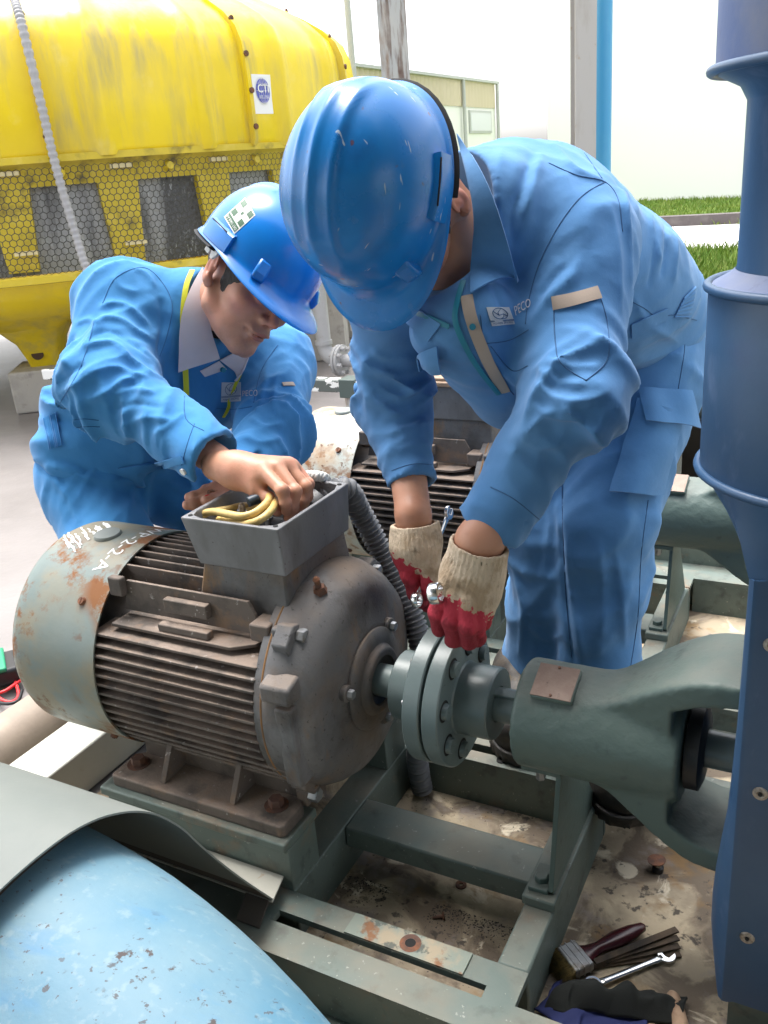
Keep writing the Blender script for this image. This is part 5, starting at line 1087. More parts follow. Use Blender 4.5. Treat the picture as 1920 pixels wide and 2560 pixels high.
# ================================================================= worker bending over the coupling
pr_ = thing('person', 'worker in blue helmet and faded blue overalls bending over the coupling with red-dipped gloves', 'person', (-.45, 1.52, G), 'workers')
CR = atd(*v2(810, 416), 1.195); BR = cbasis((-.145, -.959, -.244), (-.53, -.132, .837))
HCR = CR - BR[2] * .056 + BR[0] * .008 + BR[1] * .014
SL, SR = V(-.385, 1.345, 1.115), V(-.672, 1.30, 1.085)
EL_, WL_ = V(-.345, 1.190, .928), V(-.468, 1.140, .725)
ER_, WR_ = V(-.705, 1.335, .890), V(-.622, 1.225, .735)
NB = V(-.540, 1.262, 1.135)
def torsoR(p):
    d = chain(p, [V(-.42, 1.66, .95), V(-.47, 1.48, 1.05), V(-.53, 1.33, 1.10), NB, HCR - BR[0] * .02 - BR[2] * .05], [.10, .11, .09, .058, .056], .04)
    d = smin(d, chain(p, [SL, EL_, WL_ + (WL_ - EL_) * .02], [.05, .036, .029], .02), .03); d = smin(d, chain(p, [SR, ER_, WR_], [.05, .036, .026], .02), .03); return d
handLR = [WL_, V(-.478, 1.125, .69)]
body, _, _ = sdf_obj('body', [(head_fn(HCR, BR), HCR - .16, HCR + .16, .0026), (torsoR, (-.86, 1.0, .68), (-.2, 1.82, 1.32), .007)], m_skin2, pr_, attr=zones(HCR, BR))
sdf_obj('hair', [(hair_fn(HCR, BR), HCR - .15, HCR + .15, .0024)], m_hair, pr_, it=0)
helR, HWR = helmet(pr_, CR, BR, m_helmet)
shR = lambda p: smax(cone(p, (-.49, 1.43, 1.08), NB + V(.0, .035, -.035), .130, .060), -ell((p - HCR) @ BR.T, (.01, 0, -.03), (.10, .085, .115)), .006)
sdf_obj('undershirt', [(shR, (-.72, 1.08, .9), (-.32, 1.6, 1.3), .006)], m_undershirt, pr_)
# jacket
gj = Garment(.035)
dn = unit(np.cross(V(.28, .04, .03), V(-.1, -.38, .19))); sp = unit(V(-.1, -.38, .19)); lat = unit(V(.28, .045, .03))
gj.limb((-.400, 1.70, .955), (-.435, 1.585, 1.03), .162, .160, .006, .06, .2, (dn, .86), .8, 1)
gj.limb((-.435, 1.585, 1.03), (-.500, 1.425, 1.12), .160, .170, .007, .07, .22, (dn, .88), .9, 2)
gj.limb((-.500, 1.425, 1.12), (-.525, 1.315, 1.155), .170, .135, .005, .07, .2, (dn, .84), .5, 3)
gj.limb((-.50, 1.36, 1.17), SL + V(-.02, 0, .03), .096, .088, .004, .05, .14, None, .4, 4)
gj.limb((-.55, 1.32, 1.15), SR, .092, .08, .004, .05, .14, None, .4, 5)
gj.limb(SL, EL_, .088, .069, .005, .055, .15, None, .7, 6, .004, .008)
gj.limb(EL_ + (SL - EL_) * .12, WL_ + (EL_ - WL_) * .06, .063, .050, .003, .05, .14, None, .6, 7, .009, .0)
gj.limb(SR, ER_, .077, .060, .006, .05, .14, None, .6, 8, .003, .008)
gj.limb(ER_ + (SR - ER_) * .1, WR_ + (ER_ - WR_) * .12, .057, .041, .003, .04, .13, None, .3, 9, .009, .0)
gj.limb(NB + V(0, .03, -.02), NB + V(-.012, -.03, .035), .078, .070, .002, .05, .2, None, .3, 10)
# open fronts hanging down below the chest
gj.limb(atd(*v2(1015, 690), 1.275), atd(*v2(1105, 845), 1.42), .062, .058, .004, .06, .2, None, .6, 21)
gj.limb(atd(*v2(945, 720), 1.30), atd(*v2(1010, 770), 1.36), .042, .045, .003, .06, .2, None, .6, 22)
gj.limb(atd(*v2(1080, 800), 1.40), atd(*v2(1120, 830), 1.50), .060, .07, .004, .06, .2, None, .6, 23)
dirL, dirR = unit(WL_ - EL_), unit(WR_ - ER_)
def cuts(p, d):
    for (W, D, r) in ((WL_ - dirL * .022, dirL, .043), (WR_ - dirR * .036, dirR, .0335)):
        near = np.linalg.norm(p - W, axis=1) < .13; pl = (p - W) @ D
        d = np.where(near, np.maximum(d, pl), d); q = p - W; rad = np.linalg.norm(q - np.outer(q @ D, D), axis=1); hole = np.maximum(rad - r, -(pl + .05)); d = np.where(near, np.maximum(d, -hole), d)
    q = p - NB; hole = cone(p, NB + (HCR - NB) * .25, HCR - BR[2] * .03, .058, .066); hole = np.minimum(hole, ell((p - HCR) @ BR.T, (.005, 0, -.01), (.122, .122, .128))); d = np.where(np.linalg.norm(q, axis=1) < .3, smax(d, -hole, .008), d)
    return d
gj.post.append(cuts)
jR, vj, Fj = sdf_obj('jacket', [(gj, (-.88, 1.02, .68), (-.16, 1.93, 1.36), .0048)], m_clothR, pr_, it=1)
gt = Garment(.03)
HL, KL, AL = V(-.345, 1.68, .86), V(-.385, 1.545, .60), V(-.392, 1.505, .22)
HR_, KR, AR = V(-.490, 1.70, .86), V(-.508, 1.575, .55), V(-.520, 1.545, .14)
gt.limb((-.405, 1.72, .94), (-.41, 1.69, .84), .150, .150, .004, .07, .2, (V(0, 1, .2), .85), .5, 11)
gt.limb(HL, KL, .106, .084, .005, .075, .16, None, .9, 12, .004, .006); gt.limb(KL, AL, .084, .078, .005, .07, .14, None, .7, 13, .006, .004)
gt.limb(HR_, KR, .102, .080, .005, .075, .16, None, .9, 14, .004, .006); gt.limb(KR, AR, .080, .070, .005, .07, .14, None, .7, 15, .006, .004)
def cutT(p, d):
    d = np.maximum(d, .222 - p[:, 2]); 
    return d
gt.post.append(cutT)
tR, vt, Ft = sdf_obj('trousers', [(gt, (-.72, 1.38, .10), (-.16, 1.92, 1.06), .006)], m_clothR, pr_, it=1)
def creases(o, v, F, lst):
    bv = bvh_of((v, F)); me = o.data; n = len(v); nr = np.zeros(n * 3); me.vertices.foreach_get('normal', nr); nr = nr.reshape(-1, 3); disp = np.zeros(n)
    for px_, wd, am in lst:
        pts = []
        for q in smooth_path([V(*v2(*q), 0) for q in px_], 10):
            h, nn = cast(bv, q[0], q[1])
            if h is not None: pts.append(h)
        if len(pts) < 4: continue
        pts = np.array(pts); near = np.where(((v > pts.min(0) - .05) & (v < pts.max(0) + .05)).all(1))[0]
        if not len(near): continue
        a, b = pts[:-1], pts[1:]; ab = b - a; q = v[near][:, None] - a[None]; t = np.clip((q * ab).sum(2) / ((ab * ab).sum(1) + 1e-12), 0, 1); dd = np.linalg.norm(q - t[..., None] * ab, axis=2); k = dd.argmin(1); d = dd[np.arange(len(near)), k]; s_ = (k + t[np.arange(len(near)), k]) / len(a)
        tap = np.clip(np.minimum(s_, 1 - s_) * 5, 0, 1) ** .7
        disp[near] += am * tap * (np.exp(-np.abs(d / wd) ** 1.3) - .55 * np.exp(-(d / (2.4 * wd)) ** 2))
    v = v + nr * disp[:, None]; p = o.parent; off = np.array(p.location); me.vertices.foreach_set('co', (v - off).ravel()); me.update(); return v
def plain(g, lo, hi):
    q = Garment(g.k); q.L = [dict(l, amp=0, ea=0, eb=0) for l in g.L]; return bvh_of(mesh_sdf(q, lo, hi, .009))
R_FOLDS = [([(1164, 640), (1190, 605), (1224, 571)], .009, -.007), ([(1150, 690), (1185, 640), (1230, 600), (1262, 540)], .010, .006), ([(1160, 795), (1207, 824), (1275, 831)], .009, .008), ([(1158, 830), (1200, 858), (1262, 866), (1318, 846)], .010, .009), ([(1150, 870), (1195, 902), (1260, 908)], .009, .007), ([(1180, 770), (1225, 790), (1300, 790)], .008, .006), ([(1125, 945), (1165, 965), (1215, 960)], .010, .006),
 ([(1318, 440), (1338, 540), (1342, 680)], .010, .005), ([(1190, 306), (1250, 366), (1310, 392)], .010, .006), ([(1155, 323), (1132, 396), (1108, 470), (1112, 540)], .012, -.011), ([(1170, 330), (1150, 400), (1130, 470)], .011, .009), ([(1085, 320), (1075, 390), (1080, 450)], .012, .006), ([(1373, 357), (1403, 455), (1425, 570)], .010, .007), ([(1352, 408), (1362, 515), (1366, 620)], .009, .007), ([(1436, 470), (1440, 540), (1428, 600)], .010, -.008), ([(1455, 450), (1462, 530), (1455, 610)], .010, .007), ([(1330, 360), (1350, 430), (1358, 500)], .008, .005), ([(1400, 420), (1415, 520), (1400, 620)], .008, -.005),
 ([(827, 800), (867, 811), (915, 795), (945, 770)], .008, .008), ([(812, 832), (867, 858), (915, 832), (950, 800)], .009, .009), ([(822, 872), (862, 894), (905, 872), (948, 850)], .008, .008), ([(835, 940), (882, 922), (945, 905)], .008, .007), ([(838, 905), (880, 915), (940, 880)], .007, -.005), ([(800, 755), (840, 775), (890, 770)], .008, .007), ([(855, 975), (900, 960), (945, 955)], .007, .005), ([(1035, 700), (1075, 780), (1130, 850)], .010, .006), ([(1060, 600), (1090, 680), (1135, 740)], .010, -.006), ([(1370, 640), (1400, 700), (1470, 740)], .010, .006)]
vj = creases(jR, vj, Fj, R_FOLDS)
T_FOLDS = [([(1110, 1230), (1128, 1320), (1122, 1420)], .011, .009), ([(1225, 1150), (1238, 1290), (1262, 1440)], .012, .010), ([(1290, 1160), (1302, 1270), (1300, 1380)], .011, .007), ([(1180, 1010), (1188, 1130), (1170, 1260)], .010, .007), ([(1060, 960), (1085, 1060), (1100, 1160)], .010, .007), ([(1330, 1190), (1345, 1290), (1350, 1400)], .010, .006), ([(1385, 720), (1430, 760), (1480, 770)], .010, .007), ([(1260, 960), (1300, 930), (1360, 920)], .010, .006), ([(1215, 1000), (1212, 1150), (1225, 1330), (1240, 1450)], .008, -.008), ([(1140, 1350), (1180, 1380), (1215, 1370)], .009, .006)]
vt = creases(tR, vt, Ft, T_FOLDS)
bJp = plain(gj, (-.88, 1.02, .68), (-.16, 1.93, 1.36))
bR = bvh_of((vj, Fj), (vt, Ft)); bJ = bvh_of((vj, Fj)); bT = bvh_of((vt, Ft))
# boots
def boot(toe, heel, parent, ank, G=G):
    toe = V(*toe, 0); heel = V(*heel, 0); d_ = unit(toe - heel); L_ = np.linalg.norm(toe - heel); l_ = V(-d_[1], d_[0], 0)
    def up_(p):
        q = p - heel - V(0, 0, G); x, y, z = q @ d_, q @ l_, q[:, 2]; Q = np.c_[x, y, z]
        d = ell(Q, (L_ - .065, .0, .045), (.068, .054, .052)); d = smin(d, ell(Q, (.065, 0, .05), (.07, .042, .06)), .04); d = smin(d, cone(Q, (.06, 0, .05), (.055, 0, .10), .05, .052), .04); d = smin(d, cone(Q, (.08, 0, .07), (L_ - .09, 0, .05), .05, .045), .05)
        d = d + .0025 * vnoise(Q * 40, 4); return np.maximum(d, .022 - z)
    def so_(p):
        q = p - heel - V(0, 0, G); x, y, z = q @ d_, q @ l_, q[:, 2]; Q = np.c_[x, y, z * 0]
        d = np.minimum(ell(Q, (L_ - .068, 0, 0), (.075, .060, .05)), ell(Q, (.062, 0, 0), (.068, .047, .05))); d = smin(d, cone(Q, (.06, 0, 0), (L_ - .07, 0, 0), .043, .052), .02)
        rid = .0022 * np.sign(np.sin(x * 420)) * (z < .014); d = d - rid; return np.maximum(d, np.maximum(z - .027, .001 - z))
    lo, hi = np.minimum(toe, heel) - .09, np.maximum(toe, heel) + .09; lo[2] = G - .01; hi[2] = G + .27
    b = sdf_obj('boot', [(up_, lo, hi, .004)], m_boot, parent)[0]; sdf_obj('sole', [(so_, lo, lo * 0 + [hi[0], hi[1], G + .05], .0035)], m_boot, b, ang=40)
boot((-.272, 1.262), (-.372, 1.520), pr_, None, .151); boot((-.50, 1.36), (-.585, 1.61), pr_, None, .151)

# gloves ------------------------------------------------------------
c6 = lambda x, y, d: atd(900 + x / 2.95, 1150 + y / 2.95, d)
def glove(name, palm, fingers, cuff, parent, attr, lo_pad=.03):
    def f(p):
        d = None
        for (a, b, ra, rb, fl) in palm: e = cone(p, a, b, ra, rb, fl); d = e if d is None else smin(d, e, .016)
        fs = None
        for pts, rs in fingers: e = chain(p, pts, rs, .006); fs = e if fs is None else smin(fs, e, .0008)
        d = smin(d, fs, .007)
        a, b, r0, r1 = cuff; ax = unit(np.asarray(b) - np.asarray(a)); q = p - np.asarray(a); t = q @ ax; e = cone(p, a, b, r0, r1); 
        e = e + .0007 * np.sin(np.arctan2(q @ frame_of(ax)[0], q @ frame_of(ax)[1]) * 34); d = smin(d, e, .012)
        rad = np.linalg.norm(q - np.outer(t, ax), axis=1); hole = np.maximum(rad - (r0 - .004), t - .03); d = np.maximum(d, -hole); d = np.maximum(d, -t)
        d = d + .0010 * vnoise(p * 70, 5) + .0018 * vnoise(p * 28, 6); return d
    allp = np.array([q for pts, _ in fingers for q in pts] + [cuff[0], cuff[1]]); lo, hi = allp.min(0) - lo_pad - .02, allp.max(0) + lo_pad + .02
    return sdf_obj(name, [(f, lo, hi, .0019)], m_glove, parent, attr=attr)
# right-hand picture side: his left hand, fist pointing down on the coupling
toC = unit(CAMP - c6(800, 900, 1.32))
A_ = c6(865, 640, 1.305); Bc = c6(825, 800, 1.315)
fin = [([c6(700, 1010, 1.30), c6(672, 1190, 1.305), c6(690, 1320, 1.325), c6(730, 1330, 1.355)], [.0145, .0135, .0128, .011]),
       ([c6(790, 1040, 1.292), c6(795, 1220, 1.297), c6(800, 1330, 1.32), c6(810, 1320, 1.355)], [.0150, .0145, .0132, .011]),
       ([c6(875, 1020, 1.298), c6(870, 1200, 1.305), c6(862, 1310, 1.33), c6(850, 1290, 1.36)], [.0145, .0138, .0128, .011]),
       ([c6(945, 960, 1.312), c6(930, 1110, 1.322), c6(905, 1200, 1.345), c6(880, 1190, 1.365)], [.0135, .0125, .0115, .010]),
       ([c6(690, 850, 1.315), c6(610, 990, 1.31), c6(572, 1130, 1.318), c6(585, 1255, 1.33)], [.017, .0145, .0135, .0115])]
palm = [(c6(800, 790, 1.315), c6(790, 1020, 1.31), .034, .034, (toC, .62)), (c6(890, 790, 1.32), c6(890, 1000, 1.315), .032, .032, (toC, .62)), (c6(740, 850, 1.32), c6(730, 1010, 1.31), .028, .024, (toC, .7))]
capL = c6(800, 930, 1.31)
upW = unit(c6(860, 640, 1.3) - c6(790, 1300, 1.31))
dipL = lambda v: (1.0 - np.clip(((v - c6(800, 1075, 1.30)) @ upW) / .05 + .55 + .35 * np.clip(((v - c6(800, 1075, 1.3)) @ RT) / .05, -.9, .9), -.8, 1.3))
gL, vgL, FgL = glove('glove', palm, fin, (c6(880, 622, 1.30), c6(838, 800, 1.315), .0435, .046), pr_, {'dip': dipL})
# picture-left: his right hand, thumb towards us, holding the second spanner
toC2 = unit(CAMP - c6(420, 700, 1.44))
fin = [([c6(355, 690, 1.455), c6(365, 840, 1.45), c6(410, 980, 1.455), c6(450, 1040, 1.475)], [.0150, .0142, .0130, .011]),
       ([c6(400, 700, 1.47), c6(425, 860, 1.475), c6(470, 1000, 1.485), c6(500, 1080, 1.495)], [.0150, .0140, .0130, .011]),
       ([c6(450, 690, 1.485), c6(490, 850, 1.50), c6(530, 980, 1.51), c6(560, 1060, 1.515)], [.0140, .0135, .0125, .011]),
       ([c6(500, 680, 1.50), c6(560, 810, 1.515), c6(600, 930, 1.52), c6(610, 1000, 1.52)], [.0130, .0125, .0115, .010]),
       ([c6(490, 640, 1.445), c6(520, 780, 1.438), c6(520, 880, 1.442), c6(495, 985, 1.455)], [.0175, .0160, .0145, .0120])]
palm = [(c6(395, 590, 1.45), c6(380, 720, 1.455), .034, .031, (toC2, .66)), (c6(450, 590, 1.45), c6(450, 710, 1.46), .034, .031, (toC2, .7))]
upW2 = unit(c6(395, 500, 1.45) - c6(420, 960, 1.455))
dipR = lambda v: (1.0 - np.clip(((v - c6(420, 800, 1.45)) @ upW2) / .05 + .5 + .5 * np.clip(((v - c6(415, 800, 1.45)) @ RT) / .035, -1., 1.), -.8, 1.3))
gR, vgR, FgR = glove('glove', palm, fin, (c6(400, 470, 1.445), c6(415, 620, 1.45), .0375, .042), pr_, {'dip': dipR})
# forearms between cuff and glove
fa = lambda p: chain(p, [WL_ - dirL * .06, c6(880, 600, 1.30), c6(868, 660, 1.305)], [.036, .0345, .034], .01)
fb = lambda p: chain(p, [WR_ - dirR * .08, c6(392, 400, 1.445), c6(402, 520, 1.448)], [.032, .0285, .028], .01)
lo1, lo2 = c6(870, 620, 1.3), c6(395, 430, 1.44)
for ff, ll, ww in ((fa, lo1, WL_), (fb, lo2, WR_)): sdf_obj('forearm', [(ff, np.minimum(ll, ww) - .1, np.maximum(ll, ww) + .1, .003)], m_skin2, pr_)
# ================================================================= worker with his hand in the terminal box
pl_ = thing('person', 'worker in bright blue overalls with white collar leaning over, bare hand in the terminal box', 'person', (-1.55, 1.38, G), 'workers')
px = lambda x, y, d: atd(x * K, y * K, d)
CLh = px(559, 571, 1.677); BL = cbasis((.597, -.624, .504), (.579, .77, .268))
HCL = CLh - BL[2] * .042 + BL[0] * .004
SRl, SLl = px(272, 668, 1.76), px(590, 790, 1.93)
ERl, WRl = px(232, 850, 1.64), px(470, 995, 1.535)
ELl, WLl = px(585, 935, 1.76), px(505, 1065, 1.62)
NBl = px(425, 680, 1.80)
PVl = px(212, 985, 1.93); CHl = (SRl + SLl) / 2 * .85 + PVl * .15
def torsoL(p):
    d = chain(p, [PVl, CHl, NBl, HCL - BL[0] * .03 - BL[2] * .055], [.10, .10, .058, .054], .04)
    d = smin(d, chain(p, [SRl, ERl, WRl], [.05, .036, .028], .02), .03); return smin(d, chain(p, [SLl, ELl, WLl], [.05, .036, .027], .02), .03)
c8 = lambda x, y, d: atd(440 + x / 4.366, 1150 + y / 4.366, d)
def hand_fn(palm, fingers, wrist, kp=.014, nails=()):
    def f(p):
        d = None
        for (a, b, ra, rb, fl) in palm: e = cone(p, a, b, ra, rb, fl); d = e if d is None else smin(d, e, kp)
        fs = None
        for pts, rs in fingers:
            e = None
            for i in range(len(pts) - 1):
                e2 = cone(p, pts[i], pts[i + 1], rs[i], rs[i + 1]); e = e2 if e is None else smin(e, e2, .004)
            for i in range(1, len(pts) - 1): e = smin(e, np.linalg.norm(p - pts[i], axis=1) - rs[i] * 1.06, .004)
            fs = e if fs is None else smin(fs, e, .0015)
        d = smin(d, fs, .008)
        a, b, r0, r1 = wrist; d = smin(d, cone(p, a, b, r0, r1), .02); return d
    return f
tw_ = unit(CAMP - c8(900, 100, 1.47))
R_f = [([c8(985, 150, 1.462), c8(1160, 330, 1.437), c8(1195, 470, 1.440), c8(1200, 560, 1.452)], [.0115, .0105, .0092, .0080]),
       ([c8(1110, 85, 1.472), c8(1300, 340, 1.452), c8(1275, 520, 1.458), c8(1225, 630, 1.468)], [.0120, .0108, .0094, .0080]),
       ([c8(1215, 55, 1.492), c8(1415, 290, 1.478), c8(1395, 450, 1.482), c8(1330, 570, 1.490)], [.0115, .0102, .0090, .0078]),
       ([c8(1275, 50, 1.515), c8(1450, 260, 1.505), c8(1440, 400, 1.505), c8(1390, 500, 1.508)], [.0105, .0090, .0080, .0070]),
       ([c8(700, 215, 1.492), c8(880, 330, 1.474), c8(1010, 420, 1.466), c8(1110, 560, 1.463)], [.0150, .0125, .0108, .0090])]
R_p = [(c8(640, 120, 1.500), c8(960, 140, 1.470), .026, .021, (tw_, .62)), (c8(680, 90, 1.505), c8(1110, 90, 1.483), .024, .020, (tw_, .7)), (c8(700, 80, 1.52), c8(1230, 80, 1.50), .022, .018, None), (c8(690, 180, 1.497), c8(860, 250, 1.478), .020, .016, None)]
hR = hand_fn(R_p, R_f, (c8(450, 60, 1.525), c8(660, 110, 1.503), .0275, .027))
hlo = np.min([q for pts, _ in R_f for q in pts] + [c8(450, 60, 1.525)], 0) - .045; hhi = np.max([q for pts, _ in R_f for q in pts] + [c8(450, 60, 1.525)], 0) + .045
# left hand, palm up with nuts, behind the rim of the box
L_f = [([c8(420, 330, 1.60), c8(300, 370, 1.590), c8(200, 400, 1.585), c8(140, 405, 1.585)], [.0115, .0105, .0095, .0085]),
       ([c8(440, 380, 1.595), c8(320, 440, 1.580), c8(200, 480, 1.572), c8(125, 490, 1.57)], [.0120, .0110, .0105, .0095]),
       ([c8(430, 300, 1.62), c8(330, 330, 1.612), c8(240, 390, 1.60), c8(180, 400, 1.60)], [.0105, .0098, .0090, .0080]),
       ([c8(480, 420, 1.585), c8(400, 450, 1.572), c8(340, 440, 1.568)], [.014, .0125, .0105])]
L_p = [(c8(600, 290, 1.62), c8(440, 340, 1.605), .026, .020, (V(0, 0, 1), .6)), (c8(600, 340, 1.61), c8(460, 390, 1.595), .024, .019, (V(0, 0, 1), .6))]
hL = hand_fn(L_p, L_f, (WLl, c8(600, 310, 1.615), .026, .026))
hlo2 = np.min([q for pts, _ in L_f for q in pts] + [WLl], 0) - .045; hhi2 = np.max([q for pts, _ in L_f for q in pts] + [WLl], 0) + .045
body2, _, _ = sdf_obj('body', [(head_fn(HCL, BL), HCL - .16, HCL + .16, .0024), (torsoL, np.min([PVl, SRl, ERl, WRl, SLl, ELl, WLl], 0) - .14, np.max([PVl, SRl, ERl, SLl, HCL], 0) + .14, .007),
                               (hR, hlo, hhi, .0017), (hL, hlo2, hhi2, .0020)], m_skin, pl_, attr=zones(HCL, BL))
sdf_obj('hair', [(hair_fn(HCL, BL), HCL - .15, HCL + .15, .0024)], m_hair, pl_, it=0)
helL, HWL = helmet(pl_, CLh, BL, m_helmet2)
shL_ = lambda p: smin(cone(p, CHl, NBl - V(0, 0, .02), .125, .085), cone(p, NBl - V(0, 0, .02), NBl + (HCL - NBl) * .35, .070, .060), .03)
sdf_obj('undershirt', [(shL_, np.minimum(CHl, NBl) - .18, np.maximum(CHl, NBl) + .18, .006)], m_undershirt, pl_)
# nails on the fingers we see
# jacket
gl = Garment(.035)
spL = unit(CHl - PVl); latL = unit(SLl - SRl); dnL = unit(np.cross(latL, spL))
wsL = PVl + spL * .035 + V(0, 0, .02)
gl.limb(wsL, PVl + spL * .26 + V(0, 0, .01), .146, .150, .006, .06, .2, (dnL, .86), .8, 31, .006)
gl.limb(PVl + spL * .26 + V(0, 0, .01), CHl - spL * .03, .150, .160, .006, .07, .2, (dnL, .82), .8, 32)
gl.limb(CHl - spL * .03, NBl - spL * .03, .160, .115, .005, .07, .2, (dnL, .82), .5, 33)
gl.limb(CHl + V(0, 0, .03), SRl, .10, .090, .004, .05, .14, None, .4, 34)
gl.limb(CHl + spL * .02, SLl, .10, .086, .004, .05, .14, None, .4, 35)
gl.limb(SRl, ERl, .090, .072, .006, .052, .15, None, .8, 36, .004, .010)
gl.limb(ERl + (SRl - ERl) * .1, WRl + (ERl - WRl) * .03, .068, .050, .004, .048, .14, None, .7, 37, .011, .002)
gl.limb(SLl, ELl, .084, .066, .005, .05, .14, None, .6, 38, .003, .010)
gl.limb(ELl, WLl + (ELl - WLl) * .1, .066, .048, .004, .04, .12, None, .5, 39, .010, 0)
gl.limb(NBl - V(0, 0, .03), NBl + (HCL - NBl) * .25, .082, .072, .002, .05, .2, None, .3, 40)
dR2, dL2 = unit(WRl - ERl), unit(WLl - ELl)
def cutsL(p, d):
    for (W, D, r) in ((WRl - dR2 * .006, dR2, .044), (WLl - dL2 * .02, dL2, .040)):
        near = np.linalg.norm(p - W, axis=1) < .12; pln = (p - W) @ D; d = np.where(near, np.maximum(d, pln), d)
        q = p - W; rad = np.linalg.norm(q - np.outer(q @ D, D), axis=1); hole = np.maximum(rad - r, -(pln + .06)); d = np.where(near, np.maximum(d, -hole), d)
    hole = cone(p, NBl + (HCL - NBl) * .15, HCL - BL[2] * .04, .058, .066); hole = np.minimum(hole, ell((p - HCL) @ BL.T, (.005, 0, -.01), (.112, .10, .122))); return np.where(np.linalg.norm(p - NBl, axis=1) < .25, smax(d, -hole, .012), d)
gl.post.append(cutsL)
allj = np.array([wsL, PVl, SRl, ERl, WRl, SLl, ELl, WLl, NBl])
jL, vl, Fl = sdf_obj('jacket', [(gl, allj.min(0) - .2, allj.max(0) + .2, .0048)], m_clothL, pl_, it=1)
# elastic waist: gathered band
gw = Garment(.03)
gq = Garment(.03)
HRl, HLl = PVl + V(-.01, -.03, -.05), PVl + V(.05, .06, -.055)
KRl, KLl = px(238, 1190, 1.86), px(478, 1125, 2.02)
ARl, ALl = onz(*v2(165, 1435), G) + V(0, 0, .10), onz(*v2(300, 1400), G) + V(0, 0, .10)
gq.limb(PVl + spL * .06, PVl + V(.0, .01, -.05), .126, .122, .004, .06, .2, (dnL, .90), .5, 41); gq.limb(HRl, KRl, .106, .086, .006, .07, .18, None, .9, 42, .005); gq.limb(KRl, ARl, .088, .074, .005, .07, .14, None, .7, 43)
gq.limb(HLl, KLl, .090, .072, .006, .07, .18, None, .9, 44, .005); gq.limb(KLl, ALl, .072, .066, .005, .07, .14, None, .7, 45)
gq.post.append(lambda p, d: np.maximum(d, .13 - p[:, 2]))
allt = np.array([PVl, HRl, HLl, KRl, KLl, ARl, ALl])
tL, vtl, Ftl = sdf_obj('trousers', [(gq, np.r_[(allt.min(0) - .2)[:2], .10], allt.max(0) + .28, .006)], m_clothL, pl_, it=1)
boot((ARl[0] + .14, ARl[1] + .04), (ARl[0] - .10, ARl[1] - .02), pl_, None); boot((ALl[0] + .14, ALl[1] + .04), (ALl[0] - .10, ALl[1] - .02), pl_, None)
print('L joints', PVl, HRl, KRl, ARl, KLl, ALl)
L_FOLDS = [([(213, 666), (240, 655), (275, 660), (310, 690), (326, 713)], .009, .010), ([(207, 696), (230, 685), (263, 690), (300, 715), (335, 738)], .009, .010), ([(180, 748), (213, 740), (250, 743), (288, 778), (333, 806)], .010, .012), ([(196, 725), (240, 715), (290, 745), (330, 775)], .008, -.006), ([(178, 816), (213, 799), (250, 792), (288, 803), (326, 816)], .009, .010), ([(185, 866), (225, 850), (270, 818), (302, 823)], .009, .009), ([(233, 858), (288, 840), (338, 850)], .009, .008), ([(255, 928), (313, 903), (376, 908)], .009, .008), ([(230, 890), (290, 872), (350, 880)], .008, -.006), ([(330, 940), (370, 915), (400, 890)], .008, .006), ([(440, 950), (470, 940), (500, 945)], .008, .005), ([(118, 831), (150, 806), (182, 784)], .010, -.010), ([(125, 855), (165, 830), (195, 810)], .009, .009), ([(165, 700), (190, 690), (215, 700)], .008, .006), ([(345, 640), (352, 700), (340, 770)], .010, -.009), ([(365, 640), (372, 700), (362, 780)], .009, .006), ([(580, 770), (570, 830), (556, 890)], .009, .007), ([(540, 900), (570, 920), (615, 915)], .009, .008), ([(525, 940), (565, 955), (610, 945)], .009, .007), ([(600, 800), (590, 860), (600, 900)], .008, .005), ([(290, 580), (315, 590), (335, 620)], .008, .006), ([(245, 595), (262, 620), (300, 632)], .008, .005)]
vl = creases(jL, vl, Fl, L_FOLDS)
LT_FOLDS = [([(120, 1000), (180, 1030), (270, 1040), (330, 1030)], .011, .010), ([(110, 1030), (150, 1080), (170, 1130)], .011, .008), ([(200, 1000), (260, 1020), (340, 1010)], .009, -.007), ([(290, 1040), (280, 1090), (270, 1135)], .010, .007), ([(350, 1040), (400, 1060), (450, 1080)], .009, .007)]
vtl = creases(tL, vtl, Ftl, LT_FOLDS)
bLp = plain(gl, allj.min(0) - .2, allj.max(0) + .2); bLj = bvh_of((vl, Fl)); bLall = bvh_of((vl, Fl), (vtl, Ftl))
# ------------------------------------------------------------------ sewn details of the overalls
W5 = dict(nu=12, nv=12)
def ribbon(name, bvh, px_, w, mat, parent, off=.002, th=.0012, n=8):
    pp = smooth_path([V(*v2(*q), 0) for q in px_], n); pts, ns = [], []
    for q in pp:
        h, nn = cast(bvh, q[0], q[1])
        if h is not None: pts.append(h); ns.append(nn)
    pts = np.array(pts); ns = np.array(ns)
    for _ in range(3): pts[1:-1] = (pts[:-2] + pts[1:-1] * 2 + pts[2:]) / 4; ns[1:-1] = ns[:-2] + ns[1:-1] + ns[2:]
    ns /= np.linalg.norm(ns, axis=1, keepdims=True); T = np.gradient(pts, axis=0); sd = np.cross(T, ns); sd /= np.linalg.norm(sd, axis=1, keepdims=True) + 1e-9
    g = np.stack([pts + ns * (off + th) - sd * w / 2, pts + ns * (off + th + .0006), pts + ns * (off + th) + sd * w / 2], 1)
    du = np.gradient(g, axis=0); dv = np.gradient(g, axis=1)
    if (np.cross(du, dv) * ns[:, None]).sum() < 0: g = g[:, ::-1]
    mb = MB(); mb.sheet(g, th); return P(name, mb, mat, parent, ang=60)
edge = lambda a: (lambda u, w_: a * (max(0, (abs(2 * u - 1) - .7) / .3) + 0 * w_))
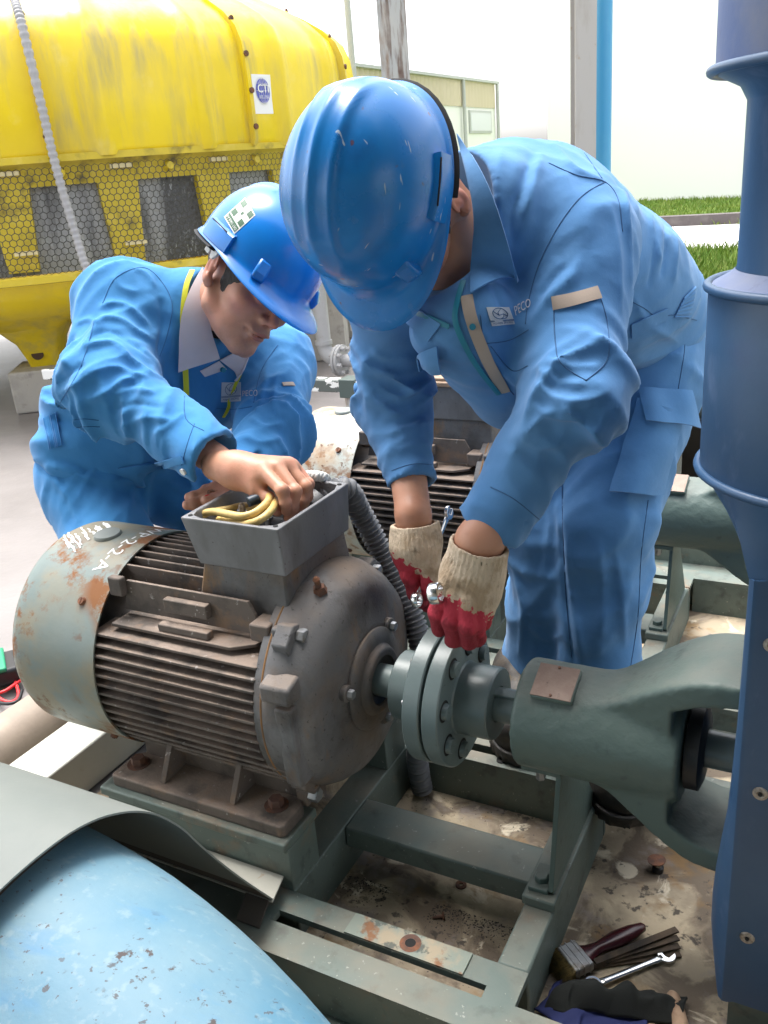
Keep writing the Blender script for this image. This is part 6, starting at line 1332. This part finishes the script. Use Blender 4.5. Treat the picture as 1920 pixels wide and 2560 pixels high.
# --- bent worker
col, _ = patch('collar', bJp, [(988, 302), (1110, 600), (1016, 638), (1024, 470)], m_clothR, jR, 16, 10, off=.006, th=.003, lift=lambda u, w_: .016 * u * (1 - w_) + .010 * math.sin(math.pi * u) * (1 - w_), bow=lambda u, w_: ((10 - 14 * w_) * math.sin(math.pi * u), -6 * math.sin(math.pi * u)))
patch('collar', bJp, [(905, 668), (958, 700), (930, 735), (888, 700)], m_clothR, jR, 8, 8, off=.005, th=.003)
ribbon('facing_tape', bJ, [(1008, 640), (1018, 690), (1045, 760), (1068, 805), (1090, 845)], .017, m_beige, jR)
ribbon('zip', bJ, [(1002, 610), (990, 650), (985, 695), (1010, 755), (1045, 808), (1078, 848)], .008, m_zip, jR, off=.003)
ribbon('zip', bJ, [(898, 676), (935, 690), (972, 706)], .007, m_zip, jR, off=.003)
ribbon('sleeve_tape', bJ, [(1193, 656), (1240, 647), (1294, 632)], .0185, m_beige, jR)
for q in ([(1308, 392), (1255, 425), (1205, 490), (1165, 570), (1142, 650), (1135, 700)], [(1196, 668), (1200, 740), (1212, 785), (1266, 822)], [(1266, 822), (1312, 775), (1312, 700), (1298, 645)],
          [(1185, 352), (1245, 378), (1305, 392), (1335, 430), (1345, 500)], [(1225, 280), (1262, 330), (1300, 385)], [(1362, 650), (1395, 668), (1425, 690), (1450, 680), (1505, 692)],
          [(1060, 1052), (1110, 1078), (1165, 1122)], [(846, 1016), (895, 1002), (948, 1006)], [(1050, 742), (1100, 735), (1142, 712)], [(1060, 748), (1105, 800), (1140, 790)], [(1038, 680), (1050, 760), (1090, 830), (1140, 880)]):
    seam('seam', bJ, q, m_seam, jR)
for q in ([(1400, 1080), (1385, 1200), (1378, 1330), (1362, 1440)], [(1480, 700), (1478, 760), (1465, 840)], [(1215, 960), (1215, 1100), (1222, 1280), (1235, 1420)]):
    seam('seam', bT, q, m_seam, tR)
patch('pocket_welt', bR, [(1362, 700), (1440, 665), (1440, 690), (1364, 730)], m_clothR, jR, 10, 6, off=.0008, th=.002, lift=lambda u, w_: .001 * (1 - w_))
bag, _ = patch('cargo_pocket', bT, [(1378, 862), (1465, 890), (1420, 1068), (1318, 1066)], m_clothR, tR, 14, 14, off=.010, th=.004, lift=lambda u, w_: .014 * math.sin(math.pi * min(1, max(0, u))) * (.4 + .6 * w_))
patch('pocket_flap', bT, [(1380, 838), (1484, 842), (1484, 916), (1392, 908)], m_clothR, tR, 12, 8, off=.014, th=.003, lift=lambda u, w_: .010 * w_ - .006 * (1 - w_) + .003 * math.sin(9 * u))
patch('chest_flap', bJ, [(895, 762), (950, 742), (958, 780), (890, 792)], m_clothR, jR, 8, 6, off=.006, th=.003, lift=lambda u, w_: .012 * w_)
def logo(bvh, quad, parent, tq, seamm, ang_):
    o, Q = patch('logo_patch', bvh, quad, m_badge, parent, 8, 8, off=.0008, th=.0008)
    c = [np.array(v2(*q)) for q in quad]
    def at(u, w_, up=.0022):
        q = (c[0] * (1 - u) + c[1] * u) * (1 - w_) + (c[3] * (1 - u) + c[2] * u) * w_; h, n = cast(bvh, *q)
        if h is None: h, n = Q[4, 4], -unit(ray(*q)); up = 0
        return h + n * up
    for pts in ([(.5 + .32 * math.cos(a), .36 + .30 * math.sin(a)) for a in np.linspace(0, 6.28, 20)], [(.22, .22), (.42, .45), (.62, .38), (.78, .50)], [(.62, .38), (.60, .55), (.45, .65)], [(.42, .45), (.40, .30), (.60, .08)], [(.0, .72), (1, .72)], [(0, .77), (1, .77)]):
        mb = MB(); mb.tube([at(*q) for q in pts], .0005, n=5); P('logo_line', mb, m_seam, o, ang=None)
    v, f, _ = wrap_text('POWER ENGINE', .19, lambda x, y: at(.5 + x * .62, .885 - y * .8)); P('logo_text', (v, f, _), m_seam, o, ang=None)
    c2 = [np.array(v2(*q)) for q in tq]
    def at2(x, y):
        u = .5 + x / 2.95; w_ = .5 - y / 1.0; q = (c2[0] * (1 - u) + c2[1] * u) * (1 - w_) + (c2[3] * (1 - u) + c2[2] * u) * w_; h, n = cast(bvh, *q)
        return (h + n * .0016) if h is not None else Q[4, 4]
    v, f, _ = wrap_text('PECO', 1.0, at2); P('name_text', (v, f, _), m_badge, parent, ang=None)
m_badge = M('white_embroidery', (.50, .52, .56), .8)
logo(bJ, [(1050, 664), (1098, 664), (1112, 700), (1062, 704)], jR, [(1103, 662), (1150, 640), (1152, 664), (1110, 690)], m_seam, 0)
mb = MB(); h, n = cast(bJ, *v2(1020, 705)); mb.cyl(h + n * .002, h + n * .0055, .0045, n=14); P('snap_button', mb, m_zip, jR)
# --- worker at the terminal box
ca, _ = patch('collar', bLp, [(438, 586), (384, 800), (470, 772), (452, 640)], m_collarW, jL, 16, 10, off=.008, th=.003, lift=lambda u, w_: .012 * u * (1 - w_) + .008 * math.sin(math.pi * u), bow=lambda u, w_: ((-16 * (1 - w_) - 8 * w_) * math.sin(math.pi * u), 0))
patch('collar', bLp, [(470, 776), (531, 735), (522, 832), (500, 800)], m_collarW, jL, 12, 10, off=.008, th=.003, lift=lambda u, w_: .010 * u)
patch('collar_tab', bLp, [(430, 800), (470, 778), (485, 796), (440, 812)], m_collarW, jL, 6, 6, off=.006, th=.0025)
ribbon('lanyard', bLp, [(418, 592), (405, 625), (397, 690), (398, 760), (400, 815), (401, 850)], .011, m_lanyard, pl_, off=.009)
ribbon('lanyard', bLp, [(527, 762), (520, 810), (509, 845), (494, 872), (478, 895)], .007, m_lanyard, pl_, off=.009)
logo(bLj, [(478, 826), (521, 826), (521, 867), (477, 868)], jL, [(521, 844), (560, 840), (560, 860), (521, 860)], m_seamL, 0)
for q in ([(222, 655), (250, 600), (310, 578), (352, 612), (372, 660), (362, 720), (345, 770)], [(420, 915), (404, 960), (392, 1005)], [(135, 912), (175, 905), (213, 908)], [(140, 928), (180, 922), (216, 922)], [(468, 882), (505, 884), (545, 878)], [(205, 690), (175, 790), (130, 870)], [(402, 815), (400, 900), (440, 930)], [(600, 745), (565, 800), (548, 870)]):
    seam('seam', bLj, q, m_seamL, jL)
ribbon('sleeve_tape', bLj, [(610, 832), (622, 831), (634, 831)], .010, m_beige, jL)
for q in ((397, 1018), (442, 1042)):
    h, n = cast(bLj, *v2(*q)); 
    if h is not None: mb = MB(); mb.cyl(h, h + n * .004, .0062, n=16); P('snap_button', mb, m_clip, jL)
h, n = cast(bLj, *v2(476, 797)); mb = MB(); mb.cyl(h + n * .006, h + n * .012, .005, n=14); P('snap_button', mb, m_zip, jL)
patch('elastic_waist', bLall, [(96, 905), (124, 888), (136, 962), (108, 970)], m_clothL, jL, 26, 8, off=.0005, th=.002, lift=lambda u, w_: .004 * abs(math.sin(u * 24)))
patch('elastic_waist', bR, [(1500, 618), (1490, 684), (1455, 684), (1476, 642)], m_clothR, jR, 22, 8, off=.0002, th=.0015, lift=lambda u, w_: .0025 * abs(math.sin(u * 20)))
patch('jacket_hem', bLall, [(255, 1010), (395, 985), (400, 1000), (262, 1025)], m_clothL, jL, 12, 5, off=.003, th=.003)
# training sticker on the second helmet
hv = np.array([helL.matrix_world @ v.co for v in helL.data.vertices]) + np.array(pl_.location); hb = BVHTree.FromPolygons([tuple(q) for q in hv], [tuple(p.vertices) for p in helL.data.polygons])
sx = lambda x, y: ((540 + x / 11.85) / K, (480 + y / 11.85) / K)
sq_ = [sx(245, 740), sx(545, 1250), sx(1170, 690), sx(870, 170)]
st, SQ = patch('safety_sticker', hb, sq_, M('sticker_white', (.78, .79, .76), .5), helL, 10, 10, off=.0004, th=.0004)
m_sg = M('sticker_green', (.045, .12, .065), .5)
def spatch(u0, u1, w0, w1, m):
    c = [np.array(q) for q in sq_]; f = lambda u, w_: tuple((c[0] * (1 - u) + c[1] * u) * (1 - w_) + (c[3] * (1 - u) + c[2] * u) * w_)
    return patch('sticker_print', hb, [f(u0, w0), f(u1, w0), f(u1, w1), f(u0, w1)], m, st, 5, 5, off=.0009, th=.0003)
for a in ((.05, .95, .04, .25), (.05, .33, .30, .52), (.67, .95, .30, .52), (.05, .33, .74, .96), (.67, .95, .74, .96), (.44, .56, .57, .69)): spatch(*a, m_sg)
cc = [np.array(v2(*q)) for q in sq_]
def ats(x, y):
    u, w_ = .5 + x, .145 - y; q = (cc[0] * (1 - u) + cc[1] * u) * (1 - w_) + (cc[3] * (1 - u) + cc[2] * u) * w_; h, n = cast(hb, *q); return h + n * .0020
v, f, _ = wrap_text('ĐÃ ĐÀO TẠO', .135, lambda x, y: ats(x, -y) if False else ats(x, y)); P('sticker_text', (v, f, _), m_paintw, st, ang=None)

# ------------------------------------------------------------------ round club sticker on the tower
def onT(x, y, up=0): return tp_(33.25 + math.degrees(x / 2.262), 2.262 + up, 1.735 + y)
def tsheet(poly, up, m, name, par):
    mb = MB(); q = [onT(x, y, up) for x, y in poly]; c = np.mean(q, 0); mb.add([c] + q, [(0, i + 1, (i + 1) % len(q) + 1) for i in range(len(q))]); return P(name, mb, m, par, ang=None)
mb = MB(); mb.sheet(np.array([[onT(x, y) for y in np.linspace(-.105, .105, 4)] for x in np.linspace(-.078, .078, 6)])[::-1], .003); stk = P('sticker', mb, M('sticker_paper', (.80, .80, .82), .45), tw)
disc = lambda rx, ry: [(rx * math.cos(a), ry * math.sin(a) + .018) for a in np.linspace(0, 2 * math.pi, 40, endpoint=False)]
tsheet(disc(.076, .086), .002, M('sticker_black', (.05, .05, .055), .5), 'sticker_ring', stk); tsheet(disc(.060, .070), .004, M('sticker_edge', (.7, .7, .78), .5), 'sticker_edge', stk); tsheet(disc(.056, .066), .006, M('sticker_blue', (.10, .12, .50), .5), 'sticker_globe', stk)
m_sw = bpy.data.materials['sticker_edge']
for kx in (-.66, -.3, 0, .3, .66):
    mb = MB(); mb.tube([onT(.056 * kx * math.cos(a), .066 * math.sin(a) + .018, .008) for a in np.linspace(-1.5, 1.5, 12)], .0011, n=5); P('globe_line', mb, m_sw, stk, ang=None)
for ky in (-.6, 0, .6):
    hw_ = .056 * math.sqrt(1 - ky * ky); mb = MB(); mb.tube([onT(x, .066 * ky + .018, .008) for x in np.linspace(-hw_, hw_, 8)], .0011, n=5); P('globe_line', mb, m_sw, stk, ang=None)
for body_, sz, y0 in (('CTI', .062, .028), ('EST. 1950', .019, -.014)):
    P('sticker_text', wrap_text(body_, sz, lambda x, y: onT(x, y + y0, .0105)), m_paintw, stk, ang=None)
    if body_ == 'CTI': P('sticker_text', wrap_text(body_, sz, lambda x, y: onT(x + .0035, y + y0 - .001, .0095)), m_paintw, stk, ang=None)
def arc_text(body, size, r, a_mid, flip):
    def fn(x, y):
        a = a_mid + (x / r if flip else -x / r); rr = r + (-y if flip else y); return onT(rr * .93 * math.cos(a), rr * 1.05 * math.sin(a) + .018, .0045)
    return wrap_text(body, size, fn)
P('sticker_text', arc_text('COOLING TECHNOLOGY', .0125, .068, math.pi / 2, False), m_paintw, stk, ang=None); P('sticker_text', arc_text('INSTITUTE', .0125, .070, -math.pi / 2, True), m_paintw, stk, ang=None)

# ------------------------------------------------------------------ leads in the terminal box
def c8z(x, y, z): return onz(440 + x / 4.366, 1150 + y / 4.366, z)
loops = [[(330, 625, .742), (318, 585, .748), (420, 565, .754), (560, 590, .757), (720, 615, .757), (860, 575, .760), (975, 485, .765), (1020, 415, .768), (980, 382, .768), (920, 398, .764), (880, 425, .758)],
         [(470, 650, .735), (640, 690, .742), (820, 690, .748), (960, 625, .755), (1060, 520, .760), (1075, 430, .760), (1040, 400, .752), (960, 440, .735)],
         [(318, 590, .742), (440, 560, .741), (580, 535, .740), (700, 505, .738), (770, 500, .735)], [(960, 470, .742), (860, 530, .738), (760, 560, .733), (700, 590, .725)]]
tc_ = thing('motor_leads', 'cream insulated motor leads looped in the open terminal box', 'cables', tuple(c8z(700, 600, .74)))
for lp in loops:
    mb = MB(); mb.tube(smooth_path([c8z(*q) for q in lp], 10), .0065 if lp is not loops[3] else .0055, n=14); P('lead', mb, m_cable, tc_, ang=None)
mb = MB(); a, b = c8z(910, 408, .765), c8z(785, 462, .762); mb.tube(smooth_path([a, a + (b - a) * .15, a + (b - a) * .85, b], 5), np.interp(np.linspace(0, 1, 16), [0, .15, .85, 1], [.0075, .0095, .0085, .004]), n=16); P('tape_sleeve', mb, m_tape, tc_, ang=None)
q = c8z(722, 560, .738); mb = MB(); mb.lathe([(.0045, -.001), (.009, -.001), (.009, .001), (.0045, .001)], q, (.2, .1, 1), n=18); P('lug', mb, m_chrome, tc_); mb = MB(); mb.hexbolt(q, (.1, 0, 1), .0062, .012); mb.cyl(q, q + V(.001, 0, .016), .0035, n=10); P('lug_bolt', mb, m_rivet, tc_)
# nuts lying in the open palm
for k, (x, y) in enumerate(((385, 368), (470, 378))):
    q = c8(x, y, 1.578 + .002 * k); t = thing('nut', ['steel nut in the open palm, nearer the fingertips', 'steel nut in the open palm, nearer the wrist'][k], 'nut', tuple(q), 'nuts held in the palm'); ax_ = unit(CAMP - q + V(.3 - .5 * k, .2, .4)); mb = MB(); mb.lathe([(.0045, -.004), (.0075, -.004), (.0082, -.002), (.0082, .003), (.0045, .003), (.0045, -.004)], q, ax_, n=6); P('nut_body', mb, m_chrome, t, ang=20)
q = c8(350, 425, 1.566); t = thing('cap', 'small red plastic cap between the fingers of the open palm', 'cap', tuple(q)); mb = MB(); mb.lathe([(.002, .006), (.007, .005), (.0085, .0), (.008, -.006)], q, unit(CAMP - q + V(.2, 0, .6)), n=18); P('cap_body', mb, m_red, t)
pts = smooth_path([onz(440 + x / 4.366, 1150 + y / 4.366, z) for x, y, z in ((1370, 215, .70), (1410, 178, .75), (1480, 170, .768), (1560, 178, .768), (1640, 205, .755), (1680, 260, .70))], 10)
t = thing('cable_sheath', 'white twisted cable sheath lying behind the open terminal box', 'cable', tuple(pts[30])); mb = MB()
for k in range(3):
    hel = [p_ + .005 * (math.cos(i * .55 + k * 2.1) * UPV + math.sin(i * .55 + k * 2.1) * FW) for i, p_ in enumerate(pts)]; mb = MB(); mb.tube(hel, .0052, n=8); P('strand', mb, m_clip, t, ang=None)

# ------------------------------------------------------------------ spanners
def spanner(label, ring, jaw, nrm, rr, parent=None, jr=.014, th=.006):
    ring, jaw = np.asarray(ring, float), np.asarray(jaw, float); d_ = unit(jaw - ring); n_ = unit(nrm - d_ * (np.asarray(nrm) @ d_)); s_ = np.cross(n_, d_); t = thing('spanner', label, 'spanner', tuple(ring), 'combination spanners')
    mb = MB(); pr = []
    N = 36; ao = np.linspace(0, 2 * np.pi, N, endpoint=False); ro = np.full(N, rr); ri = rr * .68 * (1 + .07 * np.cos(12 * ao)); hh = th * .85
    rows = []
    for r_, z in ((ri, -hh), (ro * .94, -hh), (ro, -hh * .7), (ro, hh * .7), (ro * .94, hh), (ri, hh)): rows.append(ring + (np.cos(ao) * r_)[:, None] * d_ + (np.sin(ao) * r_)[:, None] * s_ + n_ * z)
    mb.grid(np.array(rows).transpose(1, 0, 2), cu=True, cv=True); P('ring_end', mb, m_chrome, t, ang=40)
    mb = MB(); L_ = np.linalg.norm(jaw - ring); xs = np.linspace(rr * .8, L_ - jr * .6, 12); 
    mb.tube([ring + d_ * x for x in xs], np.interp(xs, [xs[0], xs[0] + .02, xs[-1] - .02, xs[-1]], [rr * .55, rr * .40, rr * .40, rr * .6]), n=12, flat=.45, hint=n_); P('shank', mb, m_chrome, t, ang=None)
    a0 = .42; pl = [(jr * math.cos(a), jr * math.sin(a)) for a in np.linspace(a0, 2 * np.pi - a0, 26)] + [(jr * .25, -jr * .40), (-jr * .15, -jr * .40), (-jr * .25, 0), (-jr * .15, jr * .40), (jr * .25, jr * .40)]
    rt = math.radians(15); pl = [(x * math.cos(rt) - y * math.sin(rt), x * math.sin(rt) + y * math.cos(rt)) for x, y in pl]
    mb = MB(); mb.prism([jaw + d_ * x + s_ * y - n_ * th * .5 for x, y in pl], n_ * th); P('jaw', mb, m_chrome, t, ang=20, bevel=.001); return t
ra_ = c6(560, 985, 1.288)
spanner('chrome ring spanner gripped in the fist above the coupling', ra_, c6(760, 760, 1.40), RT * .75 - FW * .45 + UPV * .1, .0165, th=.009, jr=.012)
spanner('chrome spanner with its jaw sticking up behind the farther glove', c6(418, 1030, 1.435), c6(655, 390, 1.535), RT * .9 - FW * .35 + UPV * .2, .0125, jr=.0125)
spanner('chrome spanner lying on the concrete beside the wooden strips', (-.262, 1.004, G + .014), (-.172, 1.108, G + .008), (0, 0, 1), .0135, jr=.0145)

# ------------------------------------------------------------------ things on the concrete at the lower right
Z0 = G + .004
bd = unit(V(.078, .098, 0)); bs = V(-bd[1], bd[0], 0); b0 = V(-.300, 1.037, Z0 + .014)
t = thing('paint_brush', 'paint brush with dark red handle and straw bristles beside the base frame', 'brush', tuple(b0))
mb = MB(); pts = []
for u, w1, h1 in ((.0, .020, .007), (.012, .014, .006), (.03, .010, .0075), (.065, .0155, .009), (.095, .0135, .0085), (.118, .008, .006), (.122, .003, .003)): pts.append([b0 + bd * (.016 + u) + bs * w1 * math.cos(a) + V(0, 0, h1 * math.sin(a)) for a in np.linspace(0, 6.283, 16, endpoint=False)])
mb.grid(np.array(pts), cv=True); mb.add(pts[-1], [tuple(range(16))]); P('handle', mb, M('dark_red_lacquer', (.055, .008, .012), .25), t, ang=50)
mb = MB(); mb.box((-.017, -.0265, -.0085), (.018, .0265, .0085), R=np.array([bd, bs, V(0, 0, 1)]).T, o=b0); 
fr = P('ferrule', mb, m_steel, t, bevel=.003)
for x in (-.010, .0, .011):
    mb = MB(); mb.box((x - .0012, -.0272, -.0092), (x + .0012, .0272, .0092), R=np.array([bd, bs, V(0, 0, 1)]).T, o=b0); P('ferrule_rib', mb, m_steel, fr, bevel=.0006)
r = np.random.RandomState(2); bv, bf = [], []
for k in range(1500):
    a = V(0, (r.rand() - .5) * .050, (r.rand() - .5) * .015); ln = .040 + .012 * r.rand(); e_ = a * V(1, 1.35, 1.3) + V(-ln, r.randn() * .003, r.randn() * .002 - .003); w_ = .0005
    for q in (a + V(-.014, 0, w_), a + V(-.014, 0, -w_), a + V(-.014, w_, 0), e_): bv.append(b0 + bd * q[0] + bs * q[1] + V(0, 0, max(q[2], -.014)))
    n0 = 4 * k; bf += [(n0, n0 + 1, n0 + 3), (n0 + 1, n0 + 2, n0 + 3), (n0 + 2, n0, n0 + 3)]
o = P('bristles', (np.array(bv), bf, [0] * len(bf)), M('straw_bristle', (.30, .22, .08), .8, layers=[dict(c=(.10, .08, .04), s=120, lo=.45, hi=.6, a=.8)]), t, ang=None); o['kind'] = 'stuff'
t = thing('wooden_strips', 'bundle of thin dark wooden strips under the brush handle', 'sticks', (-.22, 1.09, Z0))
for k in range(4):
    a = V(-.278 + .003 * k, 1.040 + .001 * k, Z0 + .001 + .0035 * k); b = V(-.152 - .004 * k, 1.120 + .012 * k, Z0 + .001 + .004 * k); d_ = unit(b - a); s_ = V(-d_[1], d_[0], 0); mb = MB(); rbox(mb, a - s_ * .004, b - a, s_ * .011, V(0, 0, .0032)); P('strip', mb, M('dark_wood', (.12, .08, .05), .8, layers=[dict(c=(.04, .03, .022), s=30, lo=.4, hi=.65)]) if k == 0 else bpy.data.materials['dark_wood'], t, ang=0)
def rag(name, label, cat, corners, mat, zf, seed, n=(36, 22), th=.003):
    c = [V(*q, 0) for q in corners]; nu, nv = n; g = np.zeros((nu, nv, 3))
    for i in range(nu):
        for j in range(nv):
            u, w_ = i / (nu - 1), j / (nv - 1); g[i, j] = (c[0] * (1 - u) + c[1] * u) * (1 - w_) + (c[3] * (1 - u) + c[2] * u) * w_
            nz = vnoise(np.array([[g[i, j, 0] * 38, g[i, j, 1] * 38, 0]]), seed)[0]; n2 = vnoise(np.array([[g[i, j, 0] * 90, g[i, j, 1] * 50, 3]]), seed)[0]; ed = min(1, 6 * min(u, 1 - u, w_, 1 - w_) + .25)
            g[i, j, :2] += .006 * V(n2, nz); g[i, j, 2] = Z0 + .004 + max(0, zf(u, w_)) + max(-.003, .010 * nz * ed + .004 * n2)
    du = np.gradient(g, axis=0); dv = np.gradient(g, axis=1)
    if np.cross(du, dv)[..., 2].sum() < 0: g = g[::-1]
    t = thing(name, label, cat, tuple(np.mean(c, 0) + V(0, 0, Z0))); mb = MB(); mb.sheet(g, th); P('cloth', mb, mat, t, ang=None); return t
rag('rag', 'dark blue rag under the black glove by the base frame', 'rag', [(-.330, .925), (-.175, .90), (-.17, .985), (-.31, 1.0)], M('navy_cloth', (.014, .022, .10), .85), lambda u, w_: .006, 3)
rag('work_glove', 'crumpled black work glove on the blue rag', 'glove', [(-.315, .935), (-.135, .985), (-.130, 1.040), (-.30, .985)], M('black_knit', (.012, .014, .013), .95, bump=[(400, .5, .001)]), lambda u, w_: .030 * math.sin(math.pi * w_) * (.5 + .5 * math.sin(math.pi * u)) + .008, 8)
t = thing('work_glove', 'dirty tan cotton glove finger at the bottom right, beside the black glove', 'glove', (-.14, .99, Z0))
for k, (a, b, c) in enumerate((((-.152, 1.035, .052), (-.135, 1.00, .045), (-.118, .955, .03)), ((-.175, .985, .03), (-.16, .965, .03), (-.14, .93, .025)))):
    mb = MB(); mb.tube(smooth_path([V(*a) + V(0, 0, .012), V(*b) + V(0, 0, .02), V(*c) + V(0, 0, .03)], 6), np.interp(np.linspace(0, 1, 13), [0, .15, 1], [.003, .010, .013]), n=14); P('finger', mb, M('tan_cotton', (.40, .27, .18), .9, layers=[dict(c=(.22, .13, .08), s=30, lo=.5, hi=.7)]) if k == 0 else bpy.data.materials['tan_cotton'], t, ang=None)
q = V(-.222, 1.290, Z0); t = thing('wing_bolt', 'dark disc-headed bolt standing on the stained concrete', 'bolt', tuple(q)); mb = MB(); mb.lathe([(.001, .0), (.0095, .0), (.0100, .010), (.006, .013), (.0055, .020)], q, (.05, .05, 1), n=20); P('nut', mb, m_black, t); mb = MB(); mb.cyl(q + V(0, 0, .012), q + V(.001, 0, .021), .0065, n=16); P('neck', mb, m_rivet, t); mb = MB(); mb.lathe([(.001, .0215), (.0155, .0215), (.016, .0235), (.001, .025)], q, (-.12, .06, 1), n=24); P('disc', mb, m_rustbolt, t)
# grit swept into the corners of the frame
r = np.random.RandomState(11); bv, bf = [], []
def grit(x, y, s):
    n0 = len(bv); 
    for q in ((1, 0, 0), (-1, 0, 0), (0, 1, 0), (0, -1, 0), (0, 0, .8)): bv.append(V(x, y, Z0) + s * (V(*q) + .35 * r.randn(3)) * V(1, 1, .8))
    bf.extend([(n0, n0 + 2, n0 + 4), (n0 + 2, n0 + 1, n0 + 4), (n0 + 1, n0 + 3, n0 + 4), (n0 + 3, n0, n0 + 4)])
for k in range(900):
    u = r.rand() ** .7; grit(-.73 + .345 * (1 - u * .5 if k % 3 else r.rand() * .25), 1.07 - abs(r.randn()) * .012 * (1 + 1.5 * u), .0006 + .0016 * r.rand() ** 2)
for k in range(260): grit(-.72 + .33 * r.rand(), .93 + .14 * r.rand(), .0005 + .0014 * r.rand() ** 3)
for k in range(300): grit(-.72 + .33 * r.rand(), 1.17 + .16 * r.rand(), .0005 + .0014 * r.rand() ** 3)
o = P('grit', (np.array(bv), bf, [0] * len(bf)), M('black_grit', (.045, .038, .034), .9), None, ang=None); o['kind'] = 'stuff'
q = onz(640 + 845 / 1.843, 1900 + 722 / 1.843, Z0 + .004); t = thing('screw', 'small rusty screw lying inside the base frame', 'screw', tuple(q)); e_ = unit(V(.8, .5, .0)); mb = MB(); mb.cyl(q - e_ * .012, q + e_ * .006, .002, .0032, n=10); P('thread', mb, m_rustbolt, t); mb = MB(); mb.lathe([(.003, .004), (.0075, .007), (.007, .0085), (.001, .009)], q, e_, n=14); P('head', mb, m_rustbolt, t)
q = onz(640 + 945 / 1.843, 1900 + 578 / 1.843, Z0); t = thing('washer', 'flat rusty washer near the middle beam inside the frame', 'washer', tuple(q)); mb = MB(); mb.lathe([(.004, 0), (.010, 0), (.010, .003), (.004, .003), (.004, 0)], q, (0, 0, 1), n=18); P('ring', mb, m_rustbolt, t)
# ------------------------------------------------------------------ test meter with red leads at the left edge
q0 = onz(*v2(-48, 1478), G + .02); t = thing('test_meter', 'black and green test meter at the left edge of the yard', 'meter', (*q0[:2], G + .018))
mb = MB(); ea_ = V(.8, -.6, 0); eb_ = V(.6, .8, 0); rbox(mb, V(*q0[:2], G + .018) - ea_ * .06 - eb_ * .11, ea_ * .12, eb_ * .22, V(0, 0, .05)); mc = P('case', mb, m_black, t, bevel=.01)
mb = MB(); rbox(mb, V(*q0[:2], G + .064) - ea_ * .066 - eb_ * .02, ea_ * .132, eb_ * .10, V(0, 0, .014)); P('green_band', mb, m_green, mc, bevel=.005)
mb = MB(); rbox(mb, V(*q0[:2], G + .068) - ea_ * .04 - eb_ * .09, ea_ * .08, eb_ * .05, V(0, 0, .004)); P('display', mb, m_conduit, mc)
for nm, lab, m, lst in (('test_lead', 'red test lead with a loose loop beside the fan cowl', m_red, [[(-10, 1440), (12, 1438), (28, 1450), (34, 1475), (40, 1498), (34, 1512), (16, 1516), (-4, 1505), (-15, 1480)], [(-10, 1500), (12, 1492), (30, 1480), (45, 1470)]]), ('test_lead', 'black test lead curled beside the red one', m_black, [[(-8, 1450), (14, 1449), (34, 1452), (50, 1458)], [(-5, 1518), (20, 1520), (40, 1512), (48, 1490)]])):
    t = thing(nm, lab, 'cable', tuple(onz(*v2(20, 1480), G + .02)), 'meter leads')
    for k, l in enumerate(lst): mb = MB(); mb.tube(smooth_path([onz(*v2(*q), G + .026 + .004 * math.sin(i)) for i, q in enumerate(l)], 8), .0045, n=8); P('lead', mb, m, t, ang=None)
    if m is m_red: mb = MB(); a, b = onz(*v2(14, 1445), G + .03), onz(*v2(27, 1462), G + .026); mb.tube([a, a + (b - a) * .5, b], [.007, .009, .0075], n=12); P('probe', mb, m, t, ang=None)
# red and white rolls on the lid of the rear motor
q = V(-.845, 2.02, .7805)
t = thing('cloth_bundle', 'folded red and white cloth on the brown lid of the rear motor', 'cloth', tuple(q))
for k, (m, h0) in enumerate(((M('dark_red_cloth', (.30, .05, .05), .8), .012), (m_clip, .010), (m_red, .010), (m_clip, .016))):
    mb = MB(); z = .781 + sum((.012, .010, .010, .016)[:k]); mb.box((-.93 + .004 * k, 2.00, z + .0006), (-.77 + .003 * (k % 2), 2.10, z + h0)); P('fold', mb, m, t, bevel=.003)
